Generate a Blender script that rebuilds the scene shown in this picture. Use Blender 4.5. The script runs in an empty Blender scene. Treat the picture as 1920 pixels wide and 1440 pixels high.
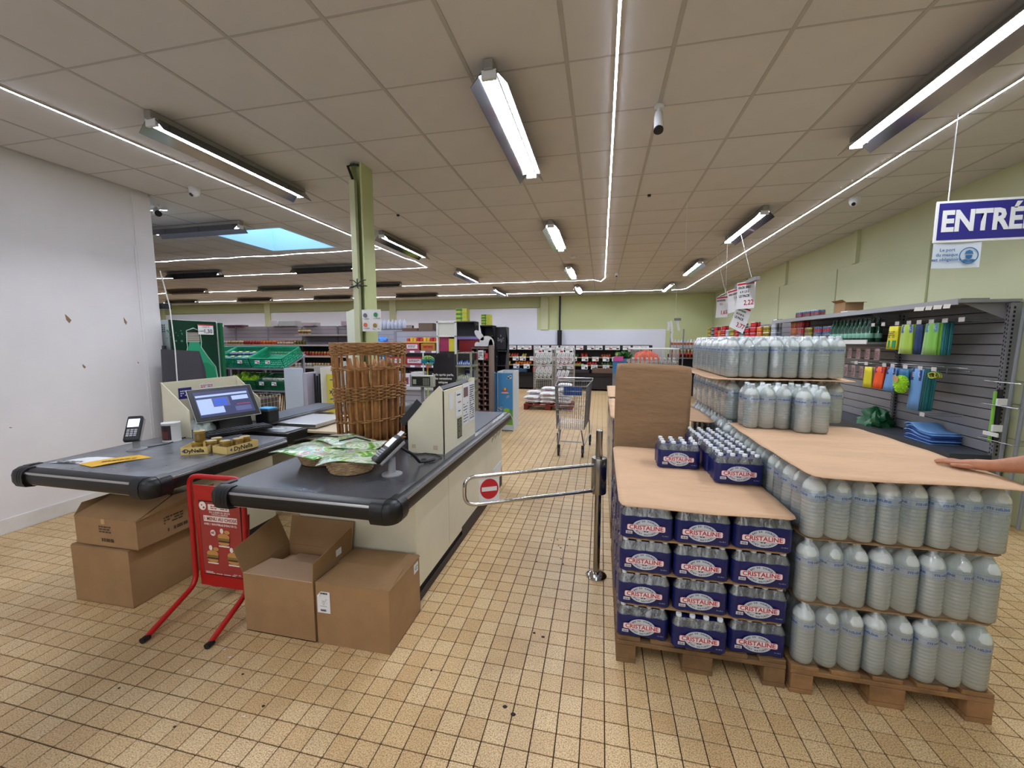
import bpy, bmesh, math, random
from mathutils import Vector, Matrix
random.seed(7)
sc = bpy.context.scene
COL = sc.collection
ORD = ['first', 'second', 'third', 'fourth', 'fifth', 'sixth', 'seventh', 'eighth', 'ninth', 'tenth', 'eleventh', 'twelfth']
PI = math.pi

# ------------------------------------------------------------------ camera
XA = Vector((0.97644089, 0.02270793, -0.21458691))   # world X in camera (right, down, forward)
YA = Vector((0.21578506, -0.10275479, 0.97101919))
ZA = Vector((0.0, -0.99444749, -0.10523401))
H = 1.69
cd = bpy.data.cameras.new('camera'); cam = bpy.data.objects.new('camera', cd); COL.objects.link(cam)
right = Vector((XA[0], YA[0], ZA[0])); down = Vector((XA[1], YA[1], ZA[1])); fwd = Vector((XA[2], YA[2], ZA[2]))
m = Matrix((right, -down, -fwd)).transposed().to_4x4(); m.translation = Vector((0, 0, H))
cam.matrix_world = m
cd.sensor_fit = 'HORIZONTAL'; cd.sensor_width = 36.0; cd.lens = 36.0 * 755.99 / 1920
cd.clip_start = 0.05; cd.clip_end = 100
sc.camera = cam
# ------------------------------------------------------------------ world, exposure
sc.view_settings.view_transform = 'Standard'; sc.view_settings.look = 'None'
sc.view_settings.exposure = 1.0; sc.view_settings.gamma = 1.0
sc.view_settings.use_curve_mapping = False
w = bpy.data.worlds.new('sky'); sc.world = w; w.use_nodes = True
bg = w.node_tree.nodes['Background']; bg.inputs[0].default_value = (0.38, 0.66, 1.0, 1); bg.inputs[1].default_value = 2.8
try:
    cy = sc.cycles
    cy.use_denoising = True; cy.max_bounces = 8; cy.diffuse_bounces = 4; cy.glossy_bounces = 3
    cy.transmission_bounces = 5; cy.transparent_max_bounces = 10; cy.caustics_reflective = False
    cy.caustics_refractive = False; cy.sample_clamp_indirect = 4.0; cy.use_light_tree = True
except Exception:
    pass
TUBE_E, LED_E = 46.0, 64.0
def area(name, loc, rot, sx, sy, e, col):
    l = bpy.data.lights.new(name, 'AREA'); l.shape = 'RECTANGLE'; l.size = sx; l.size_y = sy; l.energy = e; l.color = col
    o = bpy.data.objects.new(name, l); o.location = loc; o.rotation_euler = rot; COL.objects.link(o); return o
# area lamp added before the closed front wall as daylight fill; skylight lamp off
area('front_fill_light', (-1.6, -2.35, 1.7), (math.radians(90), 0, 0), 5.5, 2.2, 22, (0.95, 0.97, 1.0))
None and area('skylight_daylight', (-5.34, 5.9, 4.12), (0, 0, 0), 1.15, 1.15, 75, (0.62, 0.82, 1.0))

# ------------------------------------------------------------------ materials
def lin(c):
    c = c / 255.0
    return c / 12.92 if c <= 0.04045 else ((c + 0.055) / 1.055) ** 2.4
def rgb(h):
    h = h.lstrip('#'); return tuple(lin(int(h[i:i + 2], 16)) for i in (0, 2, 4)) + (1.0,)
MATS = {}
def pm(name, col='#888888', rough=0.5, metal=0.0, noise=None, bump=None, trans=0.0, alpha=1.0, emit=None, ior=1.45, spec=0.5, coat=0.0, sheen=0.0, stretch=None, spots=None):
    if name in MATS: return MATS[name]
    mt = bpy.data.materials.new(name); mt.use_nodes = True; nt = mt.node_tree
    b = nt.nodes['Principled BSDF']
    c = rgb(col) if isinstance(col, str) else col
    b.inputs['Base Color'].default_value = c; b.inputs['Roughness'].default_value = rough
    b.inputs['Metallic'].default_value = metal; b.inputs['IOR'].default_value = ior
    b.inputs['Specular IOR Level'].default_value = spec
    b.inputs['Transmission Weight'].default_value = trans; b.inputs['Alpha'].default_value = alpha
    b.inputs['Coat Weight'].default_value = coat; b.inputs['Sheen Weight'].default_value = sheen
    if emit:
        b.inputs['Emission Color'].default_value = rgb(emit[0]); b.inputs['Emission Strength'].default_value = emit[1]
    tc = None
    def coord():
        nonlocal tc
        if tc is None:
            tc = nt.nodes.new('ShaderNodeTexCoord')
            if stretch:
                mp = nt.nodes.new('ShaderNodeMapping'); mp.inputs['Scale'].default_value = stretch
                nt.links.new(tc.outputs['Object'], mp.inputs['Vector']); return_out[0] = mp.outputs[0]
            else: return_out[0] = tc.outputs['Object']
        return return_out[0]
    return_out = [None]
    if noise:
        n = nt.nodes.new('ShaderNodeTexNoise'); n.inputs['Scale'].default_value = noise[0]; n.inputs['Detail'].default_value = 5
        n.inputs['Roughness'].default_value = 0.6
        nt.links.new(coord(), n.inputs['Vector'])
        mx = nt.nodes.new('ShaderNodeMix'); mx.data_type = 'RGBA'
        a = noise[1]
        c2 = rgb(noise[2]) if len(noise) > 2 else tuple(max(0, x * (1 - a)) for x in c[:3]) + (1,)
        c1 = tuple(min(1, x * (1 + a * 0.5)) for x in c[:3]) + (1,)
        rp = nt.nodes.new('ShaderNodeMapRange'); rp.inputs['From Min'].default_value = 0.35; rp.inputs['From Max'].default_value = 0.65
        nt.links.new(n.outputs['Fac'], rp.inputs['Value'])
        mx.inputs['A'].default_value = c1; mx.inputs['B'].default_value = c2
        nt.links.new(rp.outputs[0], mx.inputs['Factor']); nt.links.new(mx.outputs['Result'], b.inputs['Base Color'])
    if bump:
        n = nt.nodes.new('ShaderNodeTexNoise'); n.inputs['Scale'].default_value = bump[0]; n.inputs['Detail'].default_value = 3
        nt.links.new(coord(), n.inputs['Vector'])
        bp = nt.nodes.new('ShaderNodeBump'); bp.inputs['Strength'].default_value = bump[1]; bp.inputs['Distance'].default_value = bump[2] if len(bump) > 2 else 0.01
        nt.links.new(n.outputs['Fac'], bp.inputs['Height']); nt.links.new(bp.outputs[0], b.inputs['Normal'])
    MATS[name] = mt
    return mt

# ------------------------------------------------------------------ mesh helpers
class MB:
    def __init__(s): s.v = []; s.f = []; s.m = []
    def add(s, vs, fs, m=0):
        o = len(s.v); s.v += [tuple(p) for p in vs]; s.f += [tuple(i + o for i in f) for f in fs]; s.m += [m] * len(fs); return s
    def box(s, x0, y0, z0, x1, y1, z1, m=0):
        return s.add([(x0, y0, z0), (x1, y0, z0), (x1, y1, z0), (x0, y1, z0), (x0, y0, z1), (x1, y0, z1), (x1, y1, z1), (x0, y1, z1)],
                     [(0, 3, 2, 1), (4, 5, 6, 7), (0, 1, 5, 4), (1, 2, 6, 5), (2, 3, 7, 6), (3, 0, 4, 7)], m)
    def cbox(s, c, d, m=0, R=None):
        vs = []
        for k in range(8):
            p = Vector(((k & 1) - .5, ((k >> 1) & 1) - .5, ((k >> 2) & 1) - .5)); p = Vector((p.x * d[0], p.y * d[1], p.z * d[2]))
            if R is not None: p = R @ p
            vs.append(p + Vector(c))
        return s.add(vs, [(0, 2, 3, 1), (4, 5, 7, 6), (0, 1, 5, 4), (1, 3, 7, 5), (3, 2, 6, 7), (2, 0, 4, 6)], m)
    def ext(s, pts, vec, m=0):
        n = len(pts); v = Vector(vec); a = [Vector(p) for p in pts]; b = [p + v for p in a]
        return s.add(a + b, [tuple(range(n - 1, -1, -1)), tuple(range(n, 2 * n))] + [(i, (i + 1) % n, n + (i + 1) % n, n + i) for i in range(n)], m)
    def quad(s, a, b, c, d, m=0): return s.add([a, b, c, d], [(0, 1, 2, 3)], m)
    def tube(s, pts, r, n=8, m=0, closed=False):
        P = [Vector(p) for p in pts]; k = len(P); vs = []; prev = None
        for i in range(k):
            if closed: t = (P[(i + 1) % k] - P[i - 1])
            else: t = P[min(i + 1, k - 1)] - P[max(i - 1, 0)]
            t = t.normalized() if t.length > 1e-9 else Vector((0, 0, 1))
            if prev is None:
                u = t.cross(Vector((0, 0, 1)))
                if u.length < 1e-3: u = t.cross(Vector((1, 0, 0)))
            else: u = prev - t * prev.dot(t)
            u.normalize(); prev = u; w_ = t.cross(u)
            rr = r[i] if isinstance(r, (list, tuple)) else r
            for j in range(n):
                a = 2 * PI * j / n; vs.append(P[i] + (u * math.cos(a) + w_ * math.sin(a)) * rr)
        fs = []
        for i in range(k if closed else k - 1):
            for j in range(n):
                a = i * n + j; b = i * n + (j + 1) % n; c = ((i + 1) % k) * n + (j + 1) % n; d = ((i + 1) % k) * n + j
                fs.append((a, b, c, d))
        if not closed: fs += [tuple(range(n - 1, -1, -1)), tuple(range((k - 1) * n, k * n))]
        return s.add(vs, fs, m)
    def lathe(s, prof, n=16, c=(0, 0, 0), ms=None, sx=1, sy=1, caps=True):
        vs = []; k = len(prof)
        for r, z in prof:
            for j in range(n):
                a = 2 * PI * j / n; vs.append((c[0] + r * sx * math.cos(a), c[1] + r * sy * math.sin(a), c[2] + z))
        o = len(s.v); s.v += vs
        for i in range(k - 1):
            for j in range(n):
                s.f.append((o + i * n + j, o + i * n + (j + 1) % n, o + (i + 1) * n + (j + 1) % n, o + (i + 1) * n + j)); s.m.append(ms[i] if ms else 0)
        if caps:
            s.f.append(tuple(o + j for j in range(n - 1, -1, -1))); s.m.append(ms[0] if ms else 0)
            s.f.append(tuple(o + (k - 1) * n + j for j in range(n))); s.m.append(ms[-1] if ms else 0)
        return s
    def grid(s, fn, nu, nv, m=0):
        vs = [fn(i / nu, j / nv) for j in range(nv + 1) for i in range(nu + 1)]
        return s.add(vs, [(j * (nu + 1) + i, j * (nu + 1) + i + 1, (j + 1) * (nu + 1) + i + 1, (j + 1) * (nu + 1) + i) for j in range(nv) for i in range(nu)], m)
    def mesh(s, name, mats, off=(0, 0, 0), smooth=False, bevel=0, seg=2):
        me = bpy.data.meshes.new(name)
        ox, oy, oz = off
        me.from_pydata([(x - ox, y - oy, z - oz) for x, y, z in s.v], [], s.f)
        if not isinstance(mats, (list, tuple)): mats = [mats]
        for q in mats: me.materials.append(q)
        me.polygons.foreach_set('material_index', s.m)
        if bevel:
            bm = bmesh.new(); bm.from_mesh(me)
            bmesh.ops.remove_doubles(bm, verts=bm.verts, dist=1e-5)
            bm.normal_update()
            ed = [e for e in bm.edges if len(e.link_faces) == 2 and e.calc_face_angle(0) > 0.5]
            bmesh.ops.bevel(bm, geom=ed, offset=bevel, segments=seg, profile=0.5, affect='EDGES', clamp_overlap=True)
            bm.to_mesh(me); bm.free()
        if smooth:
            me.polygons.foreach_set('use_smooth', [True] * len(me.polygons))
            if smooth != 'all':
                try: me.set_sharp_from_angle(angle=math.radians(40))
                except Exception: pass
        me.update(); return me
    def build(s, name, mats, parent=None, **k):
        off = tuple(parent.location) if parent is not None else (0, 0, 0)
        if parent is not None and parent.parent is not None: off = tuple(Vector(off) + parent.parent.location)
        if parent is not None and 'worldoff' in parent: off = tuple(parent['worldoff'])
        return put(name, s.mesh(name, mats, off=off, **k), parent)
def put(name, me, parent=None, loc=None):
    o = bpy.data.objects.new(name, me); COL.objects.link(o)
    if parent is not None: o.parent = parent
    if loc: o.location = loc
    return o
def T(name, label, cat, loc=(0, 0, 0), group=None, rz=0.0):
    o = bpy.data.objects.new(name, None); COL.objects.link(o); o.location = loc; o.rotation_euler = (0, 0, rz)
    o.empty_display_size = 0.05
    tag(o, label, cat, group); return o
def tag(o, label, cat, group=None):
    o['label'] = label; o['category'] = cat
    if group: o['group'] = group
    return o
def S(o): o['kind'] = 'structure'; return o
def stuff(o): o['kind'] = 'stuff'; return o
def dup(root, loc, rz=0.0, label=None, group=None):
    r = root.copy(); COL.objects.link(r); r.location = loc; r.rotation_euler = (0, 0, rz)
    if label: r['label'] = label
    if group: r['group'] = group
    for ch in list(root.children):
        c = ch.copy(); COL.objects.link(c); c.parent = r
        for g in ch.children:
            d = g.copy(); COL.objects.link(d); d.parent = c
    return r
TXT = {}
def txtmesh(s, size, bold=0.0, align='CENTER', mat=None, ext=0.0, sx=1.0):
    key = (s, size, bold, align, mat.name if mat else '', ext, sx)
    if key in TXT: return TXT[key]
    cu = bpy.data.curves.new('lettering', 'FONT'); cu.body = s; cu.size = size; cu.align_x = align; cu.align_y = 'CENTER'
    cu.offset = bold; cu.extrude = ext; cu.resolution_u = 2
    o = bpy.data.objects.new('lettering', cu); COL.objects.link(o)
    dg = bpy.context.evaluated_depsgraph_get()
    me = bpy.data.meshes.new_from_object(o.evaluated_get(dg)); me.name = 'lettering'
    bpy.data.objects.remove(o)
    if sx != 1:
        for v in me.vertices: v.co.x *= sx
    me.materials.clear()
    if mat: me.materials.append(mat)
    TXT[key] = me
    return me
def basis(origin, r, u):
    r = Vector(r).normalized(); u = Vector(u).normalized(); n = r.cross(u)
    mm = Matrix((r, u, n)).transposed().to_4x4(); mm.translation = Vector(origin); return mm
def txt(parent, s, size, org, r=(1, 0, 0), u=(0, 0, 1), mat=None, bold=0.0, align='CENTER', name='lettering', sx=1.0):
    me = txtmesh(s, size, bold, align, mat, 0.0, sx)
    o = bpy.data.objects.new(name, me); COL.objects.link(o)
    mm = basis(org, r, u)
    if parent is not None:
        o.parent = parent
        off = Vector(parent['worldoff']) if 'worldoff' in parent else Vector(parent.location) + (parent.parent.location if parent.parent else Vector())
        mm.translation -= off
    o.matrix_basis = mm
    return o
def mb_text(mb, s, size, M4, m, bold=0.0, sx=1.0):
    me = txtmesh(s, size, bold, 'CENTER', None, 0.0, sx)
    mb.add([M4 @ v.co for v in me.vertices], [tuple(p.vertices) for p in me.polygons], m)
def lines(mb, org, r, u, wdt, hgt, rows, m, seed=0, fill=0.5):
    # small printed lines of text, too small to read, as thin flat bars in the plane
    rd = random.Random(seed); r = Vector(r); u = Vector(u); o = Vector(org)
    for i in range(rows):
        y = hgt * (0.5 - (i + .5) / rows); hh = hgt / rows * fill / 2
        x = -wdt / 2
        while x < wdt / 2 - wdt * .06:
            l = min(wdt * rd.uniform(.1, .28), wdt / 2 - x)
            if rd.random() < .85:
                a = o + r * x + u * (y - hh); b = o + r * (x + l) + u * (y - hh); c = o + r * (x + l) + u * (y + hh); d = o + r * x + u * (y + hh)
                mb.quad(a, b, c, d, m)
            x += l + wdt * .035

# common materials
WHITE = pm('white_paint', '#d9dad8', .6); PAPER = pm('paper', '#dfe1e2', .7); BLACK = pm('black_plastic', '#121214', .45)
DARK = pm('dark_plastic', '#26272a', .5); INK = pm('ink_black', '#1b1b20', .8); REDINK = pm('ink_red', '#b82a34', .7)
BLUEINK = pm('ink_blue', '#2b4a9a', .7); CHROME = pm('chrome', '#c8c8c8', .12, 1.0); STEEL = pm('steel', '#9da0a3', .32, 1.0)
CARD = pm('cardboard', '#997853', .85, noise=(5, .10)); CARDE = pm('cardboard_sheet', '#cda986', .8, noise=(2.2, .08), bump=(7, .6, .02), stretch=(1, 3, 1))
GREYM = pm('shelf_grey', '#77767a', .5, noise=(1.5, .08)); CREAM = pm('counter_cream', '#e0dbc2', .5, noise=(2.2, .06))
TAPE = pm('tape', '#b39468', .3); GREENINK = pm('ink_green', '#2b8a4a', .7); GREYINK = pm('ink_grey', '#6a6d74', .8)

# ================================================================== STRUCTURE
CZ = 3.345                    # ceiling height
FT = 0.1026                   # floor tile pitch
grout = pm('grout', '#2a1d13', .9)
def tilemat(name, c):
    mt = bpy.data.materials.new(name); mt.use_nodes = True; nt = mt.node_tree; b = nt.nodes['Principled BSDF']
    tc = nt.nodes.new('ShaderNodeTexCoord'); g = nt.nodes.new('ShaderNodeNewGeometry')
    n = nt.nodes.new('ShaderNodeTexNoise'); n.inputs['Scale'].default_value = 190; n.inputs['Detail'].default_value = 2
    nt.links.new(g.outputs['Position'], n.inputs['Vector'])
    big = nt.nodes.new('ShaderNodeTexNoise'); big.inputs['Scale'].default_value = 1.1; big.inputs['Detail'].default_value = 6; big.inputs['Roughness'].default_value = .65
    nt.links.new(g.outputs['Position'], big.inputs['Vector'])
    cr = nt.nodes.new('ShaderNodeValToRGB'); e = cr.color_ramp.elements
    e[0].position = .30; e[0].color = rgb('#8f6d3e'); e[1].position = .60; e[1].color = rgb(c)
    nt.links.new(n.outputs['Fac'], cr.inputs['Fac'])
    cr2 = nt.nodes.new('ShaderNodeValToRGB'); e = cr2.color_ramp.elements
    e[0].position = .28; e[0].color = (.74, .71, .68, 1); e[1].position = .52; e[1].color = (1, 1, 1, 1)
    nt.links.new(big.outputs['Fac'], cr2.inputs['Fac'])
    # dirty trodden patch and smears near the till ends
    dv = nt.nodes.new('ShaderNodeVectorMath'); dv.operation = 'DISTANCE'; dv.inputs[1].default_value = (-2.35, 1.35, 0)
    nt.links.new(g.outputs['Position'], dv.inputs[0])
    mr = nt.nodes.new('ShaderNodeMapRange'); mr.inputs['From Min'].default_value = .1; mr.inputs['From Max'].default_value = 1.0
    mr.inputs['To Min'].default_value = .55; mr.inputs['To Max'].default_value = 1.0
    nt.links.new(dv.outputs['Value'], mr.inputs['Value'])
    mx = nt.nodes.new('ShaderNodeMix'); mx.data_type = 'RGBA'; mx.blend_type = 'MULTIPLY'; mx.inputs['Factor'].default_value = 1
    nt.links.new(cr.outputs[0], mx.inputs['A']); nt.links.new(cr2.outputs[0], mx.inputs['B'])
    mx2 = nt.nodes.new('ShaderNodeMix'); mx2.data_type = 'RGBA'; mx2.blend_type = 'MULTIPLY'; mx2.inputs['Factor'].default_value = 1
    nt.links.new(mx.outputs['Result'], mx2.inputs['A']); nt.links.new(mr.outputs[0], mx2.inputs['B'])
    nt.links.new(mx2.outputs['Result'], b.inputs['Base Color'])
    b.inputs['Roughness'].default_value = .42
    r2 = nt.nodes.new('ShaderNodeMapRange'); r2.inputs['To Min'].default_value = .30; r2.inputs['To Max'].default_value = .55
    nt.links.new(big.outputs['Fac'], r2.inputs['Value']); nt.links.new(r2.outputs[0], b.inputs['Roughness'])
    return mt, mx2, nt, b
TILEM = [tilemat('floor_tile_%s' % k, c)[0] for k, c in (('sand', '#e3c594'), ('straw', '#e9ce9f'), ('clay', '#dcbc8b'))]
# far floor: same tile colour with procedural joints
FARM, mxf, ntf, bf = tilemat('far_floor_tiles', '#e3c594')
g = ntf.nodes.new('ShaderNodeNewGeometry'); br = ntf.nodes.new('ShaderNodeTexBrick')
br.offset = 0; br.squash = 1; br.inputs['Scale'].default_value = 1; br.inputs['Brick Width'].default_value = FT; br.inputs['Row Height'].default_value = FT
br.inputs['Mortar Size'].default_value = .003; br.inputs['Color1'].default_value = (1, 1, 1, 1); br.inputs['Color2'].default_value = (1, 1, 1, 1); br.inputs['Mortar'].default_value = (.28, .24, .2, 1)
vm = ntf.nodes.new('ShaderNodeVectorMath'); vm.operation = 'ADD'; vm.inputs[1].default_value = (.154 + 20 * 10 * FT, 300 * FT - 1.8905, 0)
ntf.links.new(g.outputs['Position'], vm.inputs[0]); ntf.links.new(vm.outputs[0], br.inputs['Vector'])
mx3 = ntf.nodes.new('ShaderNodeMix'); mx3.data_type = 'RGBA'; mx3.blend_type = 'MULTIPLY'; mx3.inputs['Factor'].default_value = 1
ntf.links.new(mxf.outputs['Result'], mx3.inputs['A']); ntf.links.new(br.outputs['Color'], mx3.inputs['B']); ntf.links.new(mx3.outputs['Result'], bf.inputs['Base Color'])

YT = 1.8905 + 60 * FT          # real tiles up to here
floor = MB().box(-20.4, -2.6, -.12, 3.95, YT, -.006).build('floor', grout); S(floor)
far = MB().box(-20.4, YT, -.12, 3.95, 15.4, 0).build('far_floor_surface', FARM, floor)
nearbox = []
i0 = int(math.floor((-5.12 + .154) / FT)); i1 = int(math.ceil((3.75 + .154) / FT)); j0 = int(math.floor((-.3 - 1.8905) / FT))
tl = MB().box(.0023, .0023, -.008, FT - .0023, FT - .0023, 0).mesh('tile', TILEM[0], bevel=.0012, seg=1)
tmesh = []
for q in range(3):
    mm_ = tl.copy(); mm_.materials[0] = TILEM[q]; tmesh.append(mm_)
cells = []
for i in range(i0, i1):
    for j in range(j0, 60):
        x = -.154 + i * FT; y = 1.8905 + j * FT
        cells.append((x, y))
def vis(x, y):
    dx, dy = x + FT / 2, y + FT / 2
    px = XA[0] * dx + YA[0] * dy + ZA[0] * -H; py = XA[1] * dx + YA[1] * dy + ZA[1] * -H; pz = XA[2] * dx + YA[2] * dy + ZA[2] * -H
    if pz < .2: return None
    u = px / pz * 756; v = py / pz * 756
    if abs(u) > 975 or v > 735: return None
    # tiles under pallets / boxes are hidden
    for a, b_, c, d in ((.12, 2.1, .9, 3.2), (.93, 2.1, 1.7, 3.2), (-3.3, 1.85, -2.85, 2.3), (-1.98, 1.85, -1.1, 2.15), (-2.85, 2.3, -1.15, 9)):
        if a < dx < c and b_ < dy < d: return None
    return math.hypot(dx, dy)
vv = sorted([(vis(x, y), x, y) for x, y in cells if vis(x, y) is not None])
single = set((x, y) for _, x, y in vv[:300])
rest = MB()
for x, y in cells:
    if (x, y) in single:
        o = put('tile', tmesh[random.choice((0, 0, 1, 2))], floor, (x, y, random.uniform(-.0006, .0002)))
    elif x + FT > 3.75 or x < -5.2 and y < 3.8: continue
    else:
        z = random.uniform(-.0005, .0001)
        a, b_ = x + .0023, x + FT - .0023; c, d = y + .0023, y + FT - .0023
        rest.add([(a, c, -.008), (b_, c, -.008), (b_, d, -.008), (a, d, -.008), (a + .0008, c + .0008, z), (b_ - .0008, c + .0008, z), (b_ - .0008, d - .0008, z), (a + .0008, d - .0008, z)],
                 [(4, 5, 6, 7), (0, 1, 5, 4), (1, 2, 6, 5), (2, 3, 7, 6), (3, 0, 4, 7)], random.choice((0, 0, 1, 2)))
r_ = rest.build('tiles', TILEM, floor); stuff(r_)

# ceiling: grid, single tiles, skylight well
ctile = pm('ceiling_tile', '#ccc8c3', .85, noise=(1.3, .06), bump=(160, .15, .002)); cgrid = pm('ceiling_grid', '#b0aaa2', .6)
SKX, SKY_ = (-5.91, -4.65), (5.23, 6.49)
GX0, GY0, GP = -.24, 3.204, .6
# skylight snapped to the ceiling grid
sx0 = GX0 - 9.5 * .6; SKX = (GX0 - 9 * GP - .24 + .0, 0)
kx = [GX0 + k * GP for k in range(-33, 8)]; ky = [GY0 + k * GP for k in range(-10, 22)]
SKX = (GX0 - 9 * GP - .0, GX0 - 7 * GP); SKY_ = (GY0 + 3 * GP + .0, GY0 + 5 * GP + .0)   # -5.64..-4.44 , 5.0..6.2
SKX = (-5.93, -4.63); SKY_ = (5.22, 6.50)
def clip_rects(x0, y0, x1, y1):
    a, b_ = SKX; c, d = SKY_
    if x1 <= a or x0 >= b_ or y1 <= c or y0 >= d: return None
    out = []
    if x0 < a: out.append((x0, y0, a, y1))
    if x1 > b_: out.append((b_, y0, x1, y1))
    xx0, xx1 = max(x0, a), min(x1, b_)
    if y0 < c: out.append((xx0, y0, xx1, c))
    if y1 > d: out.append((xx0, d, xx1, y1))
    return out
def inhole(x, y): return SKX[0] - .01 < x < SKX[1] + .01 and SKY_[0] - .01 < y < SKY_[1] + .01
ceil = MB()
ceil.box(-20.4, -2.6, CZ + .03, SKX[0], 15.4, CZ + .12).box(SKX[1], -2.6, CZ + .03, 3.95, 15.4, CZ + .12)
ceil.box(SKX[0], -2.6, CZ + .03, SKX[1], SKY_[0], CZ + .12).box(SKX[0], SKY_[1], CZ + .03, SKX[1], 15.4, CZ + .12)
ceiling = ceil.build('ceiling', pm('ceiling_void', '#8a857c', .9)); S(ceiling)
gb = MB()
for x in kx:
    for y in ky[:-1]:
        if clip_rects(x - .012, y, x + .012, y + GP) is not None: continue
        if x < -5.3 and y < 3.6: continue
        gb.box(x - .012, y, CZ - .001, x + .012, y + GP, CZ + .02)
for y in ky:
    for x in kx[:-1]:
        if clip_rects(x, y - .006, x + GP, y + .006) is not None: continue
        if x < -5.3 and y < 3.6: continue
        gb.box(x, y - .006, CZ - .0005, x + GP, y + .006, CZ + .02)
stuff(gb.build('ceiling_grid', cgrid, ceiling))
ct = MB().box(.0115, .0055, .002, GP - .0115, GP - .0055, .015).mesh('ceiling_tile', ctile, bevel=.0015, seg=1)
cc = []
for x in kx[:-1]:
    for y in ky[:-1]:
        cx_, cy_ = x + .3, y + .3
        if x < -5.3 and y < 3.6: continue
        if clip_rects(x, y, x + GP, y + GP) is not None: continue
        pz = XA[2] * cx_ + YA[2] * cy_ + ZA[2] * (CZ - H); px = XA[0] * cx_ + YA[0] * cy_; py = XA[1] * cx_ + YA[1] * cy_ + ZA[1] * (CZ - H)
        ok = pz > .3 and abs(px / pz * 756) < 1150 and abs(py / pz * 756) < 900
        cc.append((0 if ok else 1, math.hypot(cx_, cy_), x, y))
cc.sort(); rest = MB()
for k, (_, _, x, y) in enumerate(cc):
    if k < 300: put('ceiling_tile', ct, ceiling, (x, y, CZ - random.uniform(0, .0015)))
    else: rest.box(x + .0115, y + .0055, CZ + .002, x + GP - .0115, y + GP - .0055, CZ + .015)
for x in kx[:-1]:
    for y in ky[:-1]:
        for (a_, b2, c_, d2) in (clip_rects(x + .0115, y + .0055, x + GP - .0115, y + GP - .0055) or ()): rest.box(a_, b2, CZ + .002, c_, d2, CZ + .015)
stuff(rest.build('ceiling_tiles', ctile, ceiling))
sk = MB()   # skylight shaft
a, b_ = SKX; c, d = SKY_
sk.box(a - .02, c - .02, CZ - .004, a + .012, d + .02, 4.2).box(b_ - .012, c - .02, CZ - .004, b_ + .02, d + .02, 4.2).box(a + .012, c - .02, CZ - .004, b_ - .012, c + .012, 4.2).box(a + .012, d - .012, CZ - .004, b_ - .012, d + .02, 4.2)
skyl = sk.build('window_1', pm('skylight_shaft', '#d6e9f6', .6)); S(skyl)
dome = MB().grid(lambda u, v: (a + u * (b_ - a), c + v * (d - c), 4.18 + .18 * math.sin(PI * u) * math.sin(PI * v)), 8, 8).build('dome_pane', pm('dome_pane', '#cfe6ff', .3, alpha=.12), skyl, smooth='all')
stk = MB().tube([(-5.42, 5.6, 4.3), (-5.42, 5.6, 3.62)], .02, 8).build('opener_rod', STEEL, skyl, smooth=True)

# walls
wl = pm('wall_white', '#e2e0e2', .75, noise=(1.2, .05), bump=(3, .1, .01)); gw = pm('wall_green', '#c8cba2', .75, noise=(.8, .04))
gw2 = pm('wall_green_bright', '#ccd29c', .75, noise=(.6, .04)); lilac = pm('wall_lilac_white', '#eaeaf1', .7)
o = MB().box(-5.32, -2.6, 0, -5.1, 3.80, CZ + .02).build('wall_left', wl); S(o)
pl = MB().box(-5.1, 3.62, 0, -5.085, 3.80, 3.32).box(-5.099, 3.60, 0, -5.09, 3.62, 2.75).build('corner_strip', wl, o)
chips = [(190, 597, 1.0), (248, 599, .6), (201, 681, .5), (257, 677, .3), (126, 798, .22), (97, 811, .18)]
chipm = pm('bare_plaster', '#8b735c', .9)
def onplane_x(px_, py_, X0):
    d_ = [px_ - 960, py_ - 720, 755.99]; rr = [sum(A[i] * d_[i] for i in range(3)) for A in (XA, YA, ZA)]; t = X0 / rr[0]
    return (X0, rr[1] * t, H + rr[2] * t)
chip_pts = [(-5.1, 2.952, 1.912, .03, .075), (-5.1, 3.441, 1.912, .02, .07), (-5.1, 3.037, 1.440, .018, .04), (-5.1, 3.53, 1.452, .01, .02), (-5.1, 2.47, .93, .014, .01)]
for q, (X_, y, z, wd, hh) in enumerate(chip_pts):
    MB().ext([(X_ - .001, y - wd * .5, z + hh * .55), (X_ - .001, y + wd * .1, z + hh * .3), (X_ - .001, y + wd, z - hh * .2), (X_ - .001, y + wd * .4, z - hh * .6), (X_ - .001, y - wd * .3, z - hh * .2)], (.0025, 0, 0)).build('plaster_chip', chipm, o)
bb = MB().box(-5.1, -2.6, 0, -5.085, 3.80, .135).build('baseboard_left', pm('skirting', '#dad9d6', .6, noise=(3, .1)), bevel=.003); S(bb)
o = MB().box(-20.4, 3.5, 0, -5.32, 3.62, CZ + .02).build('wall_side', wl); S(o)
o = MB().box(-20.4, 3.5, 0, -20.2, 15.4, CZ + .02).build('wall_far_left', gw); S(o)
wr = MB().box(3.75, -2.6, 0, 3.95, 15.4, CZ + .02).build('wall_right', gw); S(wr)
for y0, y1 in ((-2.6, 5.76), (5.8, 7.70), (7.73, 9.9), (9.93, 12.4), (12.43, 15.18)):
    MB().box(3.725, y0, .0, 3.75, y1, 2.86).build('wall_panel', gw, wr, bevel=.006)
for y in (7.2, 9.6, 12.0):
    MB().box(3.70, y, 2.86, 3.75, y + .10, CZ).build('pilaster', gw, wr)
wb = MB().box(-20.4, 15.2, 0, 3.95, 15.4, CZ + .02).build('wall_back', gw2); S(wb)
MB().box(-20.2, 15.17, 0, -2.38, 15.2, 2.93).box(-2.38, 15.17, 0, 2.2, 15.2, 2.12).build('wall_panel', lilac, wb)
for x in (-14.3, -8.3, -2.1, -20.1):
    MB().box(x - .14, 15.12, 2.12 if x > -3 else 0, x + .14, 15.17, CZ).build('pilaster', gw, wb)
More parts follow.
